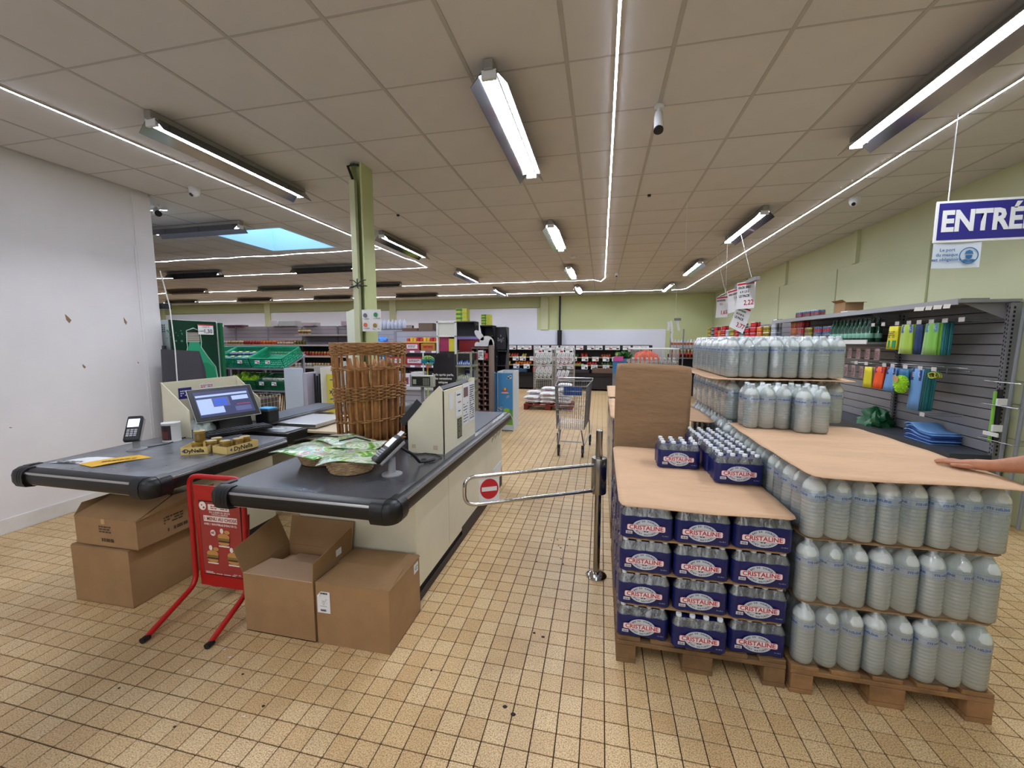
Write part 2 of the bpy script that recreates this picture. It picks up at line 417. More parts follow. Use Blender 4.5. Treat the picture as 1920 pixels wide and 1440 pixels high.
MB().box(-20.2, 15.14, 2.95, -2.3, 15.18, CZ).build('upper_band', pm('wall_green_dull', '#a9ab80', .8), wb)
pipe = MB().tube([(-1.52, 15.03, 3.34), (-1.52, 15.03, 2.1)], .035, 8).tube([(-1.52, 15.03, 2.1), (-1.52, 15.03, 1.56)], .085, 10).build('drain_pipe', BLACK, smooth=True)
tag(pipe, 'black vertical pipe with thick lower sleeve on the back wall', 'pipe')
# wall behind the photographer; an added solid panel shuts its opening to sky light
wf = MB().box(-5.3, -2.62, 0, 3.95, -2.5, .5).box(-5.3, -2.62, 2.9, 3.95, -2.5, CZ + .02).box(-5.3, -2.62, .5, -4.5, -2.5, 2.9).box(1.4, -2.62, .5, 3.95, -2.5, 2.9).box(-4.5, -2.61, .5, 1.4, -2.56, 2.9).build('wall_front', wl); S(wf)

# ================================================================== LIGHTS
tube_m = pm('lamp_tube', '#ffffff', .4, emit=('#f0f4ff', TUBE_E)); led_m = pm('led_strip', '#ffffff', .4, emit=('#dfe8ff', LED_E))
mirror = pm('reflector_mirror', '#8d9098', .12, 1.0); lampbody = pm('lamp_body', '#8d8a83', .45)
def lamp(loc, rz, label, tubes=2):
    t = T('ceiling_lamp', label, 'ceiling light', loc, 'fluorescent ceiling lights', 0)
    L = 1.56
    MB().box(-.03, -L / 2, -.055, .03, L / 2, 0).build('lamp_housing', lampbody, None, bevel=.004).parent = t
    for s_ in (-1, 1):
        wg = MB().ext([(s_ * .03, -L / 2 + .02, -.045), (s_ * .112, -L / 2 + .02, -.138), (s_ * .115, -L / 2 + .02, -.135), (s_ * .033, -L / 2 + .02, -.04)], (0, L - .04, 0)).build('reflector', mirror, None); wg.parent = t
        pass
    xs = (-.026, .026) if tubes == 2 else (0,)
    for x in xs:
        tb = MB().tube([(x, -L / 2 + .04, -.077), (x, L / 2 - .04, -.077)], .013, 8).build('tube', tube_m, None, smooth=True); tb.parent = t
    for e in (-1, 1):
        hb = MB().box(-.045, e * (L / 2 - .03) - .012, -.1, .045, e * (L / 2 - .03) + .012, -.05).build('tube_holder', WHITE, None); hb.parent = t
    t.rotation_euler = (0, 0, rz)
    return t
proto = lamp((-.69, 3.24, CZ - .005), 0, 'twin tube ceiling light nearest the camera, left of the central light strip')
def L2(x, y, rz, label): return dup(proto, (x, y, CZ - .005), rz, label)
for x_, l_ in ((-3.2, 'left'), (-.69, 'middle'), (1.97, 'right')): L2(x_, -.35, 0, 'twin tube ceiling light above the photographer, %s row' % l_)
L2(1.97, 3.22, 0, 'near twin tube light beside the right wall light strip above the entrance sign')
L2(-3.22, 3.22, 0, 'near twin tube light above the left till with mirrored reflector')
L2(-.72, 6.45, 0, 'second twin tube light in the middle row'); L2(1.92, 6.45, 0, 'second twin tube light in the row by the right wall')
L2(-3.27, 6.45, 0, 'twin tube light just behind the green pillar')
L2(-.73, 9.7, 0, 'third twin tube light in the middle row'); L2(1.9, 9.7, 0, 'third twin tube light in the row by the right wall'); L2(-3.25, 9.7, 0, 'twin tube light above the black sweet displays')
L2(-.73, 12.9, 0, 'last twin tube light in the middle row near the back wall'); L2(1.88, 12.9, 0, 'last twin tube light in the right row near the back wall'); L2(-3.25, 12.9, 0, 'far twin tube light left of the middle row')
L2(-5.66, 4.82, PI / 2, 'crosswise lamp in front of the skylight')
for x in (-9.5, -6.0): L2(x, 7.95, PI / 2, 'crosswise lamp in the row behind the skylight, %s' % ('left one' if x < -8 else 'beside the pillar'))
for q, x in enumerate((-13.0, -9.5, -6.3)): L2(x, 10.6, PI / 2, 'crosswise lamp in the third row of the left hall, %s' % ('left', 'middle', 'right')[q])
for q, x in enumerate((-16.5, -13.0, -9.6, -6.3)): L2(x, 13.2, PI / 2, 'crosswise lamp in the farthest row of the left hall, %s' % ('leftmost', 'second', 'third', 'rightmost')[q])
def strip(pts, label, wav=0.0):
    P = [Vector(p) for p in pts]; out = []
    for a_, b__ in zip(P[:-1], P[1:]):
        n = max(1, int((b__ - a_).length / .3))
        for k in range(n): out.append(a_.lerp(b__, k / n))
    out.append(P[-1])
    if wav:
        for k in range(1, len(out) - 1): out[k].z -= random.uniform(0, wav); out[k].y += random.uniform(-wav, wav)
    q = MB()
    for a_, b__ in zip(out[:-1], out[1:]):
        d_ = (b__ - a_).normalized(); sd = d_.cross(Vector((0, 0, 1)))
        if sd.length < .1: sd = Vector((1, 0, 0))
        sd = sd.normalized(); up = sd.cross(d_)
        if up.z < 0: up = -up
        w1, w2 = sd * .008, sd * .0062
        q.ext([a_ - w1 + up * .001, a_ + w1 + up * .001, a_ + w1 + up * .008, a_ - w1 + up * .008], b__ - a_, 1)
        q.quad(a_ - w2, a_ + w2, b__ + w2, b__ - w2, 0)
    o = q.build('led_strip', [led_m, WHITE]); tag(o, label, 'light strip'); return o
zc = CZ - .012
strip([(-3.86, -.2, zc), (-3.86, 7.6, zc), (-3.8, 7.9, zc), (-3.86, 8.62, zc)], 'straight light strip along the ceiling over the left till')
strip([(.05, .3, zc), (.05, 11.0, zc), (-.05, 11.25, zc - .05), (-.25, 11.3, zc)], 'long light strip down the centre of the ceiling')
strip([(2.55, .6, zc), (2.55, 13.7, zc), (2.48, 13.93, zc)], 'long light strip beside the right wall')
strip([(-11.5, 6.78, zc), (-3.9, 6.74, zc)], 'crosswise light strip just behind the skylight', .015)
strip([(-14.8, 8.55, zc), (-3.86, 8.62, zc)], 'crosswise light strip ending in a loop behind the pillar', .012)
strip([(-19, 11.2, zc), (-.25, 11.3, zc)], 'crosswise light strip joining the end of the central strip', .012)
strip([(-20, 13.93, zc), (2.48, 13.93, zc)], 'farthest crosswise light strip along the back of the hall', .01)
strip([(-7.2, 4.05, zc), (-5.45, 4.2, zc), (-5.3, 4.15, zc - .03)], 'short light strip behind the end of the white wall')
# ceiling cameras and detectors
def dome_cam(x, y, label, look=(-.5, -1)):
    t = T('dome_camera', label, 'security camera', (x, y, CZ))
    o = MB().lathe([(.055, 0), (.055, -.02), (.052, -.045), (.04, -.075), (.02, -.09), (.002, -.095)], 14).build('housing', WHITE, None, smooth=True); o.parent = t
    d_ = Vector((look[0], look[1], -1)).normalized()
    p = Vector((0, 0, -.045)) + d_ * .032
    o = MB().tube([p, p + d_ * .022], .02, 10).build('lens', BLACK, None, smooth=True); o.parent = t
dome_cam(2.83, 5.62, 'white dome camera beside the right wall light strip', (-.7, -.9)); dome_cam(-4.35, 3.72, 'small dome camera on the ceiling near the white wall', (-.3, -.9)); dome_cam(.335, 10.4, 'small dome camera right of the end of the central strip')
t = T('bullet_camera', 'white bullet camera hanging right of the central light strip', 'security camera', (.36, 3.19, CZ))
MB().lathe([(.035, CZ), (.035, CZ - .012), (.014, CZ - .02), (.014, CZ - .06)], 12, (.36, 3.19, 0)).build('bracket', WHITE, t, smooth=True)
MB().tube([(.36, 3.20, CZ - .05), (.355, 3.16, CZ - .09), (.35, 3.10, CZ - .20)], [.028, .03, .032], 12).build('body', WHITE, t, smooth=True)
MB().tube([(.35, 3.10, CZ - .20), (.349, 3.095, CZ - .212)], .033, 12).build('lens', BLACK, t, smooth=True)
t = T('bullet_camera', 'bullet camera fixed at the end corner of the white wall', 'security camera', (-5.2, 4.0, CZ))
MB().lathe([(.035, CZ), (.03, CZ - .02), (.012, CZ - .03), (.012, CZ - .07)], 10, (-5.33, 4.05, 0)).build('bracket', WHITE, t, smooth=True)
MB().tube([(-5.33, 4.05, CZ - .07), (-5.24, 3.98, CZ - .12), (-5.15, 3.93, CZ - .15)], .033, 10).build('body', WHITE, t, smooth=True)
MB().tube([(-5.15, 3.93, CZ - .15), (-5.12, 3.91, CZ - .163)], .035, 10).build('lens', BLACK, t, smooth=True)
for x, y, l in ((-.575, 8.15, 'smoke detector between the second and third middle lights'), (-2.65, 5.05, 'small black ceiling sensor right of the pillar'), (.49, 5.0, 'small black ceiling sensor right of the central strip')):
    big = x > -.6 and y > 8
    o = MB().lathe([(.06, 0), (.06, -.03), (.04, -.045)] if big else [(.02, 0), (.018, -.02)], 12, (x, y, CZ)).build('smoke_detector' if big else 'ceiling_sensor', WHITE if big else BLACK, smooth=True); tag(o, l, 'detector')

# ================================================================== PILLAR
pg = pm('pillar_green', '#b9c18b', .55); pg2 = pm('pillar_light', '#c3c8a4', .55)
t = T('support_pillar', 'pale green steel pillar standing behind the wicker basket', 'pillar', (-2.27, 3.63, 0))
MB().box(-2.235, 3.54, 0, -2.218, 3.73, CZ).box(-2.34, 3.54, 0, -2.323, 3.73, CZ).box(-2.323, 3.625, 0, -2.235, 3.645, CZ).build('steel_column', pg, t)
MB().box(-2.335, 3.515, .9, -2.28, 3.56, CZ - .16).build('cable_cover', pg2, t)
MB().tube([(-2.30, 3.53, CZ - .16), (-2.35, 3.53, CZ - .03), (-2.29, 3.55, CZ - .01)], .012, 6).tube([(-2.32, 3.53, CZ - .02), (-2.24, 3.53, CZ - .03)], .01, 5).build('cable', BLACK, t)
tie = MB()
for dx, dz in ((.09, .05), (-.08, .055), (.10, -.03), (-.09, -.05), (.0, .07), (.01, -.06)): tie.tube([(-2.27, 3.49, 2.23), (-2.27 + dx * .5, 3.485, 2.23 + dz * .6), (-2.27 + dx, 3.49, 2.23 + dz * .7)], .005, 5)
tie.tube([(-2.36, 3.51, 2.215), (-2.2, 3.51, 2.215)], .006, 5).build('cable_tie', BLACK, t)
n = T('paper_notice', 'white notice with small pictures pinned on the pillar', 'notice', (-2.14, 3.50, 1.79))
nb = MB().grid(lambda u, v: (-2.245 + .2 * u, 3.505 - .015 * math.sin(PI * u), 1.785 + .205 * v), 6, 4).build('sheet', PAPER, n)
q = MB(); rd = random.Random(3)
for cx_, cz_, mi in ((-2.20, 1.935, 0), (-2.09, 1.94, 1), (-2.20, 1.845, 2), (-2.10, 1.84, 3)):
    q.ext([(cx_ + .022 * math.cos(a_ * PI / 4), 3.4855, cz_ + .022 * math.sin(a_ * PI / 4)) for a_ in range(8)], (0, -.001, 0), mi)
    lines(q, (cx_ + .01, 3.486, cz_ - .034), (1, 0, 0), (0, 0, 1), .07, .012, 2, 0, cx_)
q.build('printed_pictures', [GREYINK, GREENINK, pm('ink_orange', '#d46a45', .7), pm('ink_brown', '#9a7a3c', .7)], n)

# ================================================================== ENTRANCE SIGN, NOTICE, PRICE POSTERS
navy = pm('sign_navy', '#2d2a78', .35)
t = T('entrance_sign', 'blue hanging sign reading ENTRÉE in white letters', 'sign', (2.6, 3.75, 2.55))
xs0, ys0 = 2.42, 3.74
MB().box(xs0, ys0, 2.425, xs0 + .92, ys0 + .012, 2.725).build('sign_board', WHITE, t, bevel=.002)
MB().box(xs0 + .016, ys0 - .002, 2.443, xs0 + .905, ys0 + .001, 2.708).build('sign_face', navy, t)
txt(t, 'ENTRÉE', .205, (xs0 + .032, ys0 - .004, 2.57), mat=WHITE, bold=.0080, sx=.80, align='LEFT')
rp = MB().tube([(xs0 + .07, ys0 + .006, 2.72), (xs0 + .08, ys0 + .02, CZ)], .004, 5).tube([(xs0 + .84, ys0 + .006, 2.72), (xs0 + .84, ys0 + .02, CZ)], .004, 5).build('hanging_cord', WHITE, t)
t = T('mask_notice', 'white mask notice hanging below the entrance sign', 'notice', (2.55, 3.74, 2.33))
MB().grid(lambda u, v: (xs0 + .005 + .30 * u, ys0 + .004 + .01 * math.sin(3 * u), 2.238 + .185 * v), 6, 3).build('sheet', pm('laminated', '#c9d3dc', .25), t)
ib = pm('notice_blue', '#2f6796', .6)
for s_, z in (('Le port', 2.37), ('du masque', 2.335), ('est obligatoire', 2.30)): txt(t, s_, .032, (xs0 + .095, ys0 + .001, z), mat=ib, bold=.0006)
q = MB(); cx_, cz_ = xs0 + .23, 2.325
ring = [(cx_ + .06 * math.cos(a_ * PI / 12), ys0, cz_ + .06 * math.sin(a_ * PI / 12)) for a_ in range(24)]; ri = [(cx_ + .053 * math.cos(a_ * PI / 12), ys0, cz_ + .053 * math.sin(a_ * PI / 12)) for a_ in range(24)]
for k in range(24): q.quad(ring[k], ring[(k + 1) % 24], ri[(k + 1) % 24], ri[k], 0)
q.ext([(cx_ + x * .06, ys0 - .0005, cz_ + z * .06) for x, z in ((-.45, .15), (-.35, .5), (0, .68), (.35, .5), (.45, .15), (.3, .2), (-.3, .2))], (0, -.0005, 0), 0)
q.ext([(cx_ + x * .06, ys0 - .0005, cz_ + z * .06) for x, z in ((-.36, .05), (.36, .05), (.3, -.3), (0, -.45), (-.3, -.3))], (0, -.0005, 0), 0)
q.ext([(cx_ + x * .06, ys0 - .0005, cz_ + z * .06) for x, z in ((-.7, -.5), (-.3, -.45), (0, -.6), (.3, -.45), (.7, -.5), (.45, -.78), (-.45, -.78))], (0, -.0005, 0), 0)
q.build('mask_pictogram', ib, t)

def poster(x, y, z, w_, h_, ang, head, price, label, tilt=0.0, green=False, grp=None):
    # hangs in the plane turned by ang round z; origin = top centre
    t = T('price_poster', label, 'poster', (x, y, z), grp)
    r = Vector((math.cos(ang) * math.cos(tilt), math.sin(ang) * math.cos(tilt), math.sin(tilt))); u = Vector((-math.sin(tilt) * math.cos(ang), -math.sin(tilt) * math.sin(ang), math.cos(tilt))); n_ = r.cross(u)
    O = Vector((x, y, z))
    def P(a_, b__, c_=0): return O + r * a_ + u * b__ + n_ * (c_ + .012 * math.sin(b__ / h_ * 3))
    MB().grid(lambda a_, b__: P((a_ - .5) * w_, -h_ * (1 - b__)), 2, 4).build('sheet', PAPER, t)
    q = MB(); q.quad(P(-w_ * .46, -h_ * .10, .002), P(w_ * .46, -h_ * .10, .002), P(w_ * .46, -h_ * .03, .002), P(-w_ * .46, -h_ * .03, .002), 0).build('printed_header', REDINK, t)
    def tx(s_, sz, a_, b__, mt, bo=.001): 
        mm = basis(P(a_, b__, .004), r, u); o_ = bpy.data.objects.new('lettering', txtmesh(s_, sz, bo, 'CENTER', mt)); COL.objects.link(o_); o_.parent = t; mm.translation -= O; o_.matrix_basis = mm
    yy = -.2
    for s_ in head: tx(s_, min(h_ * .13, w_ * 1.15 / len(s_)), -w_ * .08, h_ * yy, GREENINK if green and s_ == head[0] else INK, h_ * .004); yy -= .16
    tx(price, h_ * .26, w_ * .18, -h_ * .78, REDINK, h_ * .004)
    return t
ang = math.radians(-62)
t = T('poster_rail', 'grey hanging rail that holds the price posters above the water', 'rail', (2.13, 7.0, 2.55))
MB().tube([(2.26, 9.0, 2.57), (2.19, 7.9, 2.57), (2.12, 6.55, 2.57)], .012, 6).build('rail_bar', GREYM, t)
MB().box(2.10, 6.4, 2.55, 2.15, 7.35, 2.60).build('clip_strip', GREYM, t)
MB().tube([(2.12, 6.6, 2.57), (1.9, 6.6, CZ)], .0025, 4).tube([(2.2, 8.2, 2.57), (2.0, 8.2, CZ)], .0025, 4).tube([(.95, 5.3, CZ), (.96, 5.3, 2.75)], .0015, 4).tube([(1.62, 6.1, CZ), (1.64, 6.1, 2.3)], .0015, 4).build('hanging_cord', PAPER, t)
poster(2.24, 8.55, 2.55, .30, .40, ang, ['BOISSON', '2 L'], '1,65', 'price poster 1,65 hanging farthest along the rail')
poster(2.16, 7.45, 2.56, .40, .38, ang, ['EAU GAZEUSE', '1 L'], '2,95', 'curled price poster reading 2,95 on the rail', .12)
poster(2.1, 6.8, 2.58, .34, .40, ang, ['PACK EAU', '6 X 1,5 L', 'LE PACK'], '2,22', 'price poster for the six pack nearest on the rail')
poster(2.11, 6.85, 2.22, .30, .38, ang, ['CRISTALINE', '24 X 50 CL', 'LE PACK'], '3,77', 'tilted price poster dangling below the others', -.38, True)

# ================================================================== CHECKOUTS
rub = pm('rubber_bumper', '#0c0d0f', .4); alu = pm('aluminium', '#b8b9ba', .3, 1.0); topm = pm('counter_top_grey', '#4a4b50', .22, noise=(4, .15)); belt = pm('conveyor_belt', '#3c414b', .45)
kick = pm('plinth_brown', '#332b29', .6)
ZT = .865
def bumper_run(t, p0, p1, outdir, name='bumper'):
    # rounded section swept from p0 to p1; outdir unit vector pointing outward
    prof = [(-.02, .0), (.035, -.002), (.055, -.015), (.062, -.04), (.062, -.075), (.05, -.1), (.02, -.107), (-.02, -.107)]
    p0 = Vector(p0); p1 = Vector(p1); o_ = Vector(outdir)
    pts = [p0 + o_ * a_ + Vector((0, 0, b__)) for a_, b__ in prof]
    b = MB().ext(pts, p1 - p0).build(name, rub, t, smooth=True)
    d_ = (p1 - p0)
    s_ = [(.04, -.001), (.0545, -.0125), (.0575, -.0125), (.042, .0015)]
    MB().ext([p0 + o_ * a_ + Vector((0, 0, b__)) + d_ * .005 for a_, b__ in [(.0565, -.018), (.0575, -.030), (.0612, -.031), (.0618, -.027), (.0600, -.0185), (.0585, -.016)]], d_ * .99).build('trim_strip', alu, b if False else t)
    MB().ext([p0 + o_ * a_ + Vector((0, 0, b__)) for a_, b__ in [(.0, -.107), (.03, -.107), (.03, -.112), (0, -.112)]], d_).build('lower_rail', CREAM, t)
def corner(t, c, sx, sy):
    # rounded corner piece centred on c (inner corner point), quadrant sx, sy
    prof = [(.0, .005), (.042, .004), (.066, -.013), (.075, -.04), (.075, -.085), (.062, -.115), (.02, -.125), (.0, -.125)]
    n = 7; vs = []; fs = []
    for k in range(n):
        a_ = PI / 2 * k / (n - 1)
        for r, z in prof: vs.append((c[0] + sx * r * math.cos(a_), c[1] + sy * r * math.sin(a_), c[2] + z))
    m_ = len(prof)
    for k in range(n - 1):
        for j in range(m_ - 1): fs.append((k * m_ + j, k * m_ + j + 1, (k + 1) * m_ + j + 1, (k + 1) * m_ + j))
    mb = MB().add(vs, fs)
    for k in range(3):   # straight collars with grooves
        mb.ext([(c[0] - sx * .0, c[1] + sy * a_ * 1.0, c[2] + b__) for a_, b__ in prof], (-sx * (.075 - .02 * k), 0, 0))
        mb.ext([(c[0] + sx * a_ * 1.0, c[1], c[2] + b__) for a_, b__ in prof], (0, -sy * (.075 - .02 * k), 0))
        prof = [(a_ + .0012, b__ + .0008) for a_, b__ in prof]
    mb.build('corner_cap', rub, t, smooth=True)
def till(label, x0, x1, xb0, xb1, mirror_, ):
    pass
# --- till B (right)
B = T('checkout_counter', 'cream checkout counter beside the swing gate with the tall basket on it', 'checkout', (-1.6, 3.3, 0))
bx0, bx1, by0, by1 = -2.12, -1.05, 1.85, 4.52
MB().box(bx0, by0, ZT - .03, bx1, 3.0, ZT).box(-1.78, 3.0, ZT - .03, bx1, by1, ZT).build('counter_top', topm, B)
MB().box(-1.70, 3.44, ZT, -1.10, by1 - .02, ZT + .006).build('conveyor_belt', belt, B, bevel=.002)
MB().box(-1.95, 2.23, .1, -1.12, 2.9, .76).box(-1.68, 2.9, .1, -1.12, 4.50, .76).build('cabinet_body', CREAM, B)
MB().box(-1.95, 2.23, .0, -1.135, 2.9, .1).box(-1.66, 2.9, 0, -1.135, 4.48, .1).build('plinth', kick, B)
MB().box(-1.122, 3.1, .0, -1.117, 4.5, .22).box(-1.121, 2.25, .0, -1.117, 3.1, .06).build('kick_strip', kick, B)
for y0, y1 in ((2.24, 2.80), (2.808, 4.47)): MB().box(-1.125, y0, .13, -1.115, y1, .752).build('side_panel', CREAM, B, bevel=.002)
MB().box(-1.12, 4.1, .225, -1.108, 4.45, .31).build('sticker', PAPER, B)
scr = MB()
for k in range(9):
    y = 4.05 + .045 * k; z = .62 + .012 * (k % 3); scr.ext([(-1.114, y, z), (-1.114, y + .02, z + .01), (-1.114, y + .025, z + .05), (-1.114, y + .004, z + .04)], (-.0005, 0, 0))
scr.build('scuff_mark', pm('scuff', '#6d6756', .8), B)
bumper_run(B, (bx0 + .09, by0, ZT), (bx1 - .07, by0, ZT), (0, -1, 0)); bumper_run(B, (bx1 - .02, by0 + .07, ZT), (bx1 - .02, by1, ZT), (1, 0, 0)); bumper_run(B, (bx0 + .02, by0 + .06, ZT), (bx0 + .02, 3.0, ZT), (-1, 0, 0))
corner(B, (bx1 - .02, by0, ZT), 1, -1); corner(B, (bx0 + .02, by0, ZT), -1, -1)
# screen housing of till B
hs = MB().ext([(-1.39, 2.705, ZT), (-1.10, 2.705, ZT), (-1.10, 2.705, 1.33), (-1.135, 2.705, 1.37), (-1.39, 2.705, 1.13)], (0, .006, 0))
hs.box(-1.112, 2.705, ZT, -1.10, 3.43, 1.335)
hs.ext([(-1.39, 3.424, ZT), (-1.10, 3.424, ZT), (-1.10, 3.424, 1.37), (-1.135, 3.424, 1.37), (-1.39, 3.424, 1.13)], (0, .006, 0)).build('screen_housing', CREAM, B, bevel=.0015)
MB().box(-1.36, 2.703, .90, -1.33, 2.705, .93).box(-1.19, 2.703, .895, -1.155, 2.705, .93).build('cover_plate', pm('beige_board', '#c7b597', .5), B, bevel=.001)
MB().ext([(-1.43, 2.74, 1.06), (-1.41, 2.74, 1.09), (-1.16, 2.74, 1.36), (-1.14, 2.74, 1.335)], (0, .64, 0)).build('till_screen', BLACK, B)
MB().ext([(-1.455, 2.70, 1.10), (-1.42, 2.70, 1.065), (-1.27, 2.70, 1.235), (-1.31, 2.70, 1.27)], (0, .012, 0)).build('screen_bracket', DARK, B)
pp = MB().box(-1.099, 2.80, 1.18, -1.0975, 2.88, 1.30, 0).box(-1.099, 2.93, 1.10, -1.0955, 3.07, 1.30, 0).box(-1.099, 3.10, 1.0, -1.0965, 3.25, 1.345, 0).box(-1.099, 3.26, 1.0, -1.0968, 3.41, 1.345, 0)
pp.box(-1.0985, 2.97, .92, -1.0965, 3.07, 1.08, 1)
lines(pp, (-1.0955, 3.0, 1.27), (0, 1, 0), (0, 0, 1), .08, .022, 1, 2, 1); lines(pp, (-1.095, 3.0, 1.21), (0, 1, 0), (0, 0, 1), .10, .022, 1, 2, 2); lines(pp, (-1.095, 3.01, 1.14), (0, 1, 0), (0, 0, 1), .05, .02, 1, 3, 4)
lines(pp, (-1.0955, 3.17, 1.10), (0, 1, 0), (0, 0, 1), .12, .17, 7, 3, 5, .3); lines(pp, (-1.0955, 3.335, 1.17), (0, 1, 0), (0, 0, 1), .12, .30, 16, 3, 6, .45); pp.box(-1.0968, 3.12, 1.23, -1.0955, 3.23, 1.31, 4)
lines(pp, (-1.096, 3.02, 1.0), (0, 1, 0), (0, 0, 1), .08, .14, 11, 5, 8, .5)
pp.build('pinned_papers', [PAPER, pm('olive_label', '#474735', .8), REDINK, INK, pm('faded_red', '#7c5c5c', .8), pm('pale_print', '#8f8f78', .8)], B)
MB().box(-1.78, 2.98, .70, -1.14, 3.42, .80).box(-1.72, 3.0, .845, -1.5, 3.3, .86).build('till_drawer', pm('till_tray', '#3a4a50', .35), B)

# --- till A (left)
A = T('checkout_counter', 'cream checkout counter against the white wall with a lit touch screen', 'checkout', (-3.2, 3.3, 0))
ax0, ax1, ay0, ay1 = -3.72, -2.64, 1.85, 4.68
MB().box(ax0, ay0, ZT - .03, ax1, 2.92, ZT).box(ax0, 2.92, ZT - .03, -3.30, ay1, ZT).build('counter_top', pm('counter_top_worn', '#6b6f76', .25, noise=(2.5, .3, '#44464c')), A)
MB().box(ax0 + .03, 3.42, ZT, -3.34, ay1 - .02, ZT + .006).build('conveyor_belt', belt, A, bevel=.002)
MB().box(-3.58, 2.23, .1, -2.88, 3.0, .76).box(-3.68, 3.0, .1, -3.34, 4.6, .76).build('cabinet_body', CREAM, A)
MB().box(-3.58, 2.23, 0, -2.89, 3.0, .1).box(-3.66, 3.0, 0, -3.36, 4.58, .1).build('plinth', kick, A)
bumper_run(A, (ax0 + .08, ay0, ZT), (ax1 - .07, ay0, ZT), (0, -1, 0)); bumper_run(A, (ax1 - .02, ay0 + .07, ZT), (ax1 - .02, 2.88, ZT), (1, 0, 0)); bumper_run(A, (ax0 + .02, ay0 + .06, ZT), (ax0 + .02, ay1, ZT), (-1, 0, 0))
corner(A, (ax1 - .02, ay0, ZT), 1, -1); corner(A, (ax0 + .02, ay0, ZT), -1, -1)
hs = MB().ext([(-3.70, 2.72, ZT), (-3.42, 2.72, ZT), (-3.42, 2.72, 1.10), (-3.50, 2.72, 1.17), (-3.695, 2.72, 1.335), (-3.71, 2.72, 1.335)], (0, .006, 0))
hs.box(-3.71, 2.72, ZT, -3.70, 3.46, 1.335).ext([(-3.70, 3.455, ZT), (-3.42, 3.455, ZT), (-3.42, 3.455, 1.10), (-3.695, 3.455, 1.335)], (0, .006, 0)).build('screen_housing', CREAM, A, bevel=.0015)
st = MB().box(-3.699, 2.86, 1.17, -3.698, 2.98, 1.27, 0).box(-3.699, 3.06, 1.24, -3.698, 3.2, 1.29, 1); lines(st, (-3.6975, 2.92, 1.22), (0, 1, 0), (0, 0, 1), .09, .06, 3, 1, 4); lines(st, (-3.6975, 3.13, 1.265), (0, 1, 0), (0, 0, 1), .12, .03, 2, 2, 4); st.build('sticker', [navy, PAPER, REDINK], A)
# machinery gap between both tills
gm = T('cash_drawer_cabinet', 'open cream cash cabinet with steel lid between the two tills', 'cabinet', (-2.9, 3.5, 0))
MB().box(-3.28, 3.40, 0, -2.45, 4.0, .66).build('cabinet_body', CREAM, gm)
MB().box(-3.27, 3.40, .66, -3.25, 4.0, .80).box(-3.25, 3.98, .66, -2.45, 4.0, .80).box(-3.25, 3.40, .72, -2.45, 3.98, .735).build('shelf_frame', CREAM, gm)
MB().box(-3.27, 3.36, .80, -2.4, 4.02, .82).build('lid_board', pm('beige_board', '#c7b597', .5), gm)
MB().box(-3.20, 3.42, .83, -2.75, 3.95, .87).build('scanner_lid', alu, gm, bevel=.004)
MB().box(-3.30, 3.10, .74, -2.80, 3.37, .845).build('scale_unit', BLACK, gm, bevel=.004)
MB().box(-3.28, 3.12, .845, -2.84, 3.35, .853).build('scanner_plate', alu, gm); MB().box(-3.14, 3.2, .853, -2.95, 3.27, .856).build('scanner_glass', pm('scanner_glass', '#c3cdd2', .1), gm)

def label_at(parent, *a, **k): return txt(parent, *a, **k)
# --- touch screen on till A
t = T('touch_screen', 'lit touch screen tilted in its housing on the left till', 'screen', (-3.4, 3.1, ZT))
C0 = Vector((-3.38, 3.02, 1.125)); sr = Vector((.31, .66, .02)).normalized(); 
sn = Vector((.62, -.55, .62)); sn = (sn - sr * sn.dot(sr)).normalized(); su = sn.cross(sr)
R = Matrix((sr, su, sn)).transposed()
MB().cbox(C0, (.50, .335, .03), 0, R).build('bezel', BLACK, t, bevel=.006)
MB().cbox(C0 + sn * .004, (.51, .345, .012), 0, R).build('silver_rim', alu, t, bevel=.004)
sw, sh = .43, .265
def SP(a_, b__, c_=.017): return C0 + sr * a_ + su * b__ + sn * c_
scm = [pm('screen_' + str(i), c_, .3, emit=(c_, e_)) for i, (c_, e_) in enumerate((('#343a58', .30), ('#93a4c8', .38), ('#2a4fb0', .5), ('#50557a', .3), ('#903850', .3)))]
q = MB()
def sq(x0, y0, x1, y1, mi, z=.017): q.quad(SP(x0 * sw - sw / 2, y0 * sh - sh / 2, z), SP(x1 * sw - sw / 2, y0 * sh - sh / 2, z), SP(x1 * sw - sw / 2, y1 * sh - sh / 2, z), SP(x0 * sw - sw / 2, y1 * sh - sh / 2, z), mi)
sq(0, 0, 1, 1, 0); sq(.02, .78, .96, .86, 1, .0175); sq(.02, .1, .45, .7, 1, .0175); sq(.28, .35, .58, .72, 3, .018)
for a_ in range(3):
    for b__ in range(3): sq(.31 + a_ * .08, .39 + b__ * .1, .375 + a_ * .08, .47 + b__ * .1, 2, .0185)
sq(.64, .55, .95, .72, 1, .0175); sq(.7, .35, .95, .38, 4, .0175); sq(.65, .1, .95, .28, 3, .0175)
q.build('display', scm, t)
MB().ext([(-3.62, 2.95, ZT), (-3.36, 2.95, ZT), (-3.40, 2.95, 1.06), (-3.5, 2.95, 1.12)], (0, .34, 0)).build('stand', BLACK, t)
t = T('keyboard', 'black keyboard lying below the touch screen', 'keyboard', (-3.2, 3.0, ZT))
kr = Matrix.Rotation(math.radians(66), 3, 'Z')
MB().cbox((-3.20, 2.98, .888), (.50, .17, .03), 0, kr).build('keyboard_body', BLACK, t, bevel=.005)
q = MB()
for i in range(15):
    for j in range(5): q.cbox(Vector((-3.20, 2.98, .906)) + kr @ Vector(((i - 7) * .032, (j - 2) * .031, 0)), (.026, .025, .008), 0, kr)
stuff(q.build('keys', DARK, t))
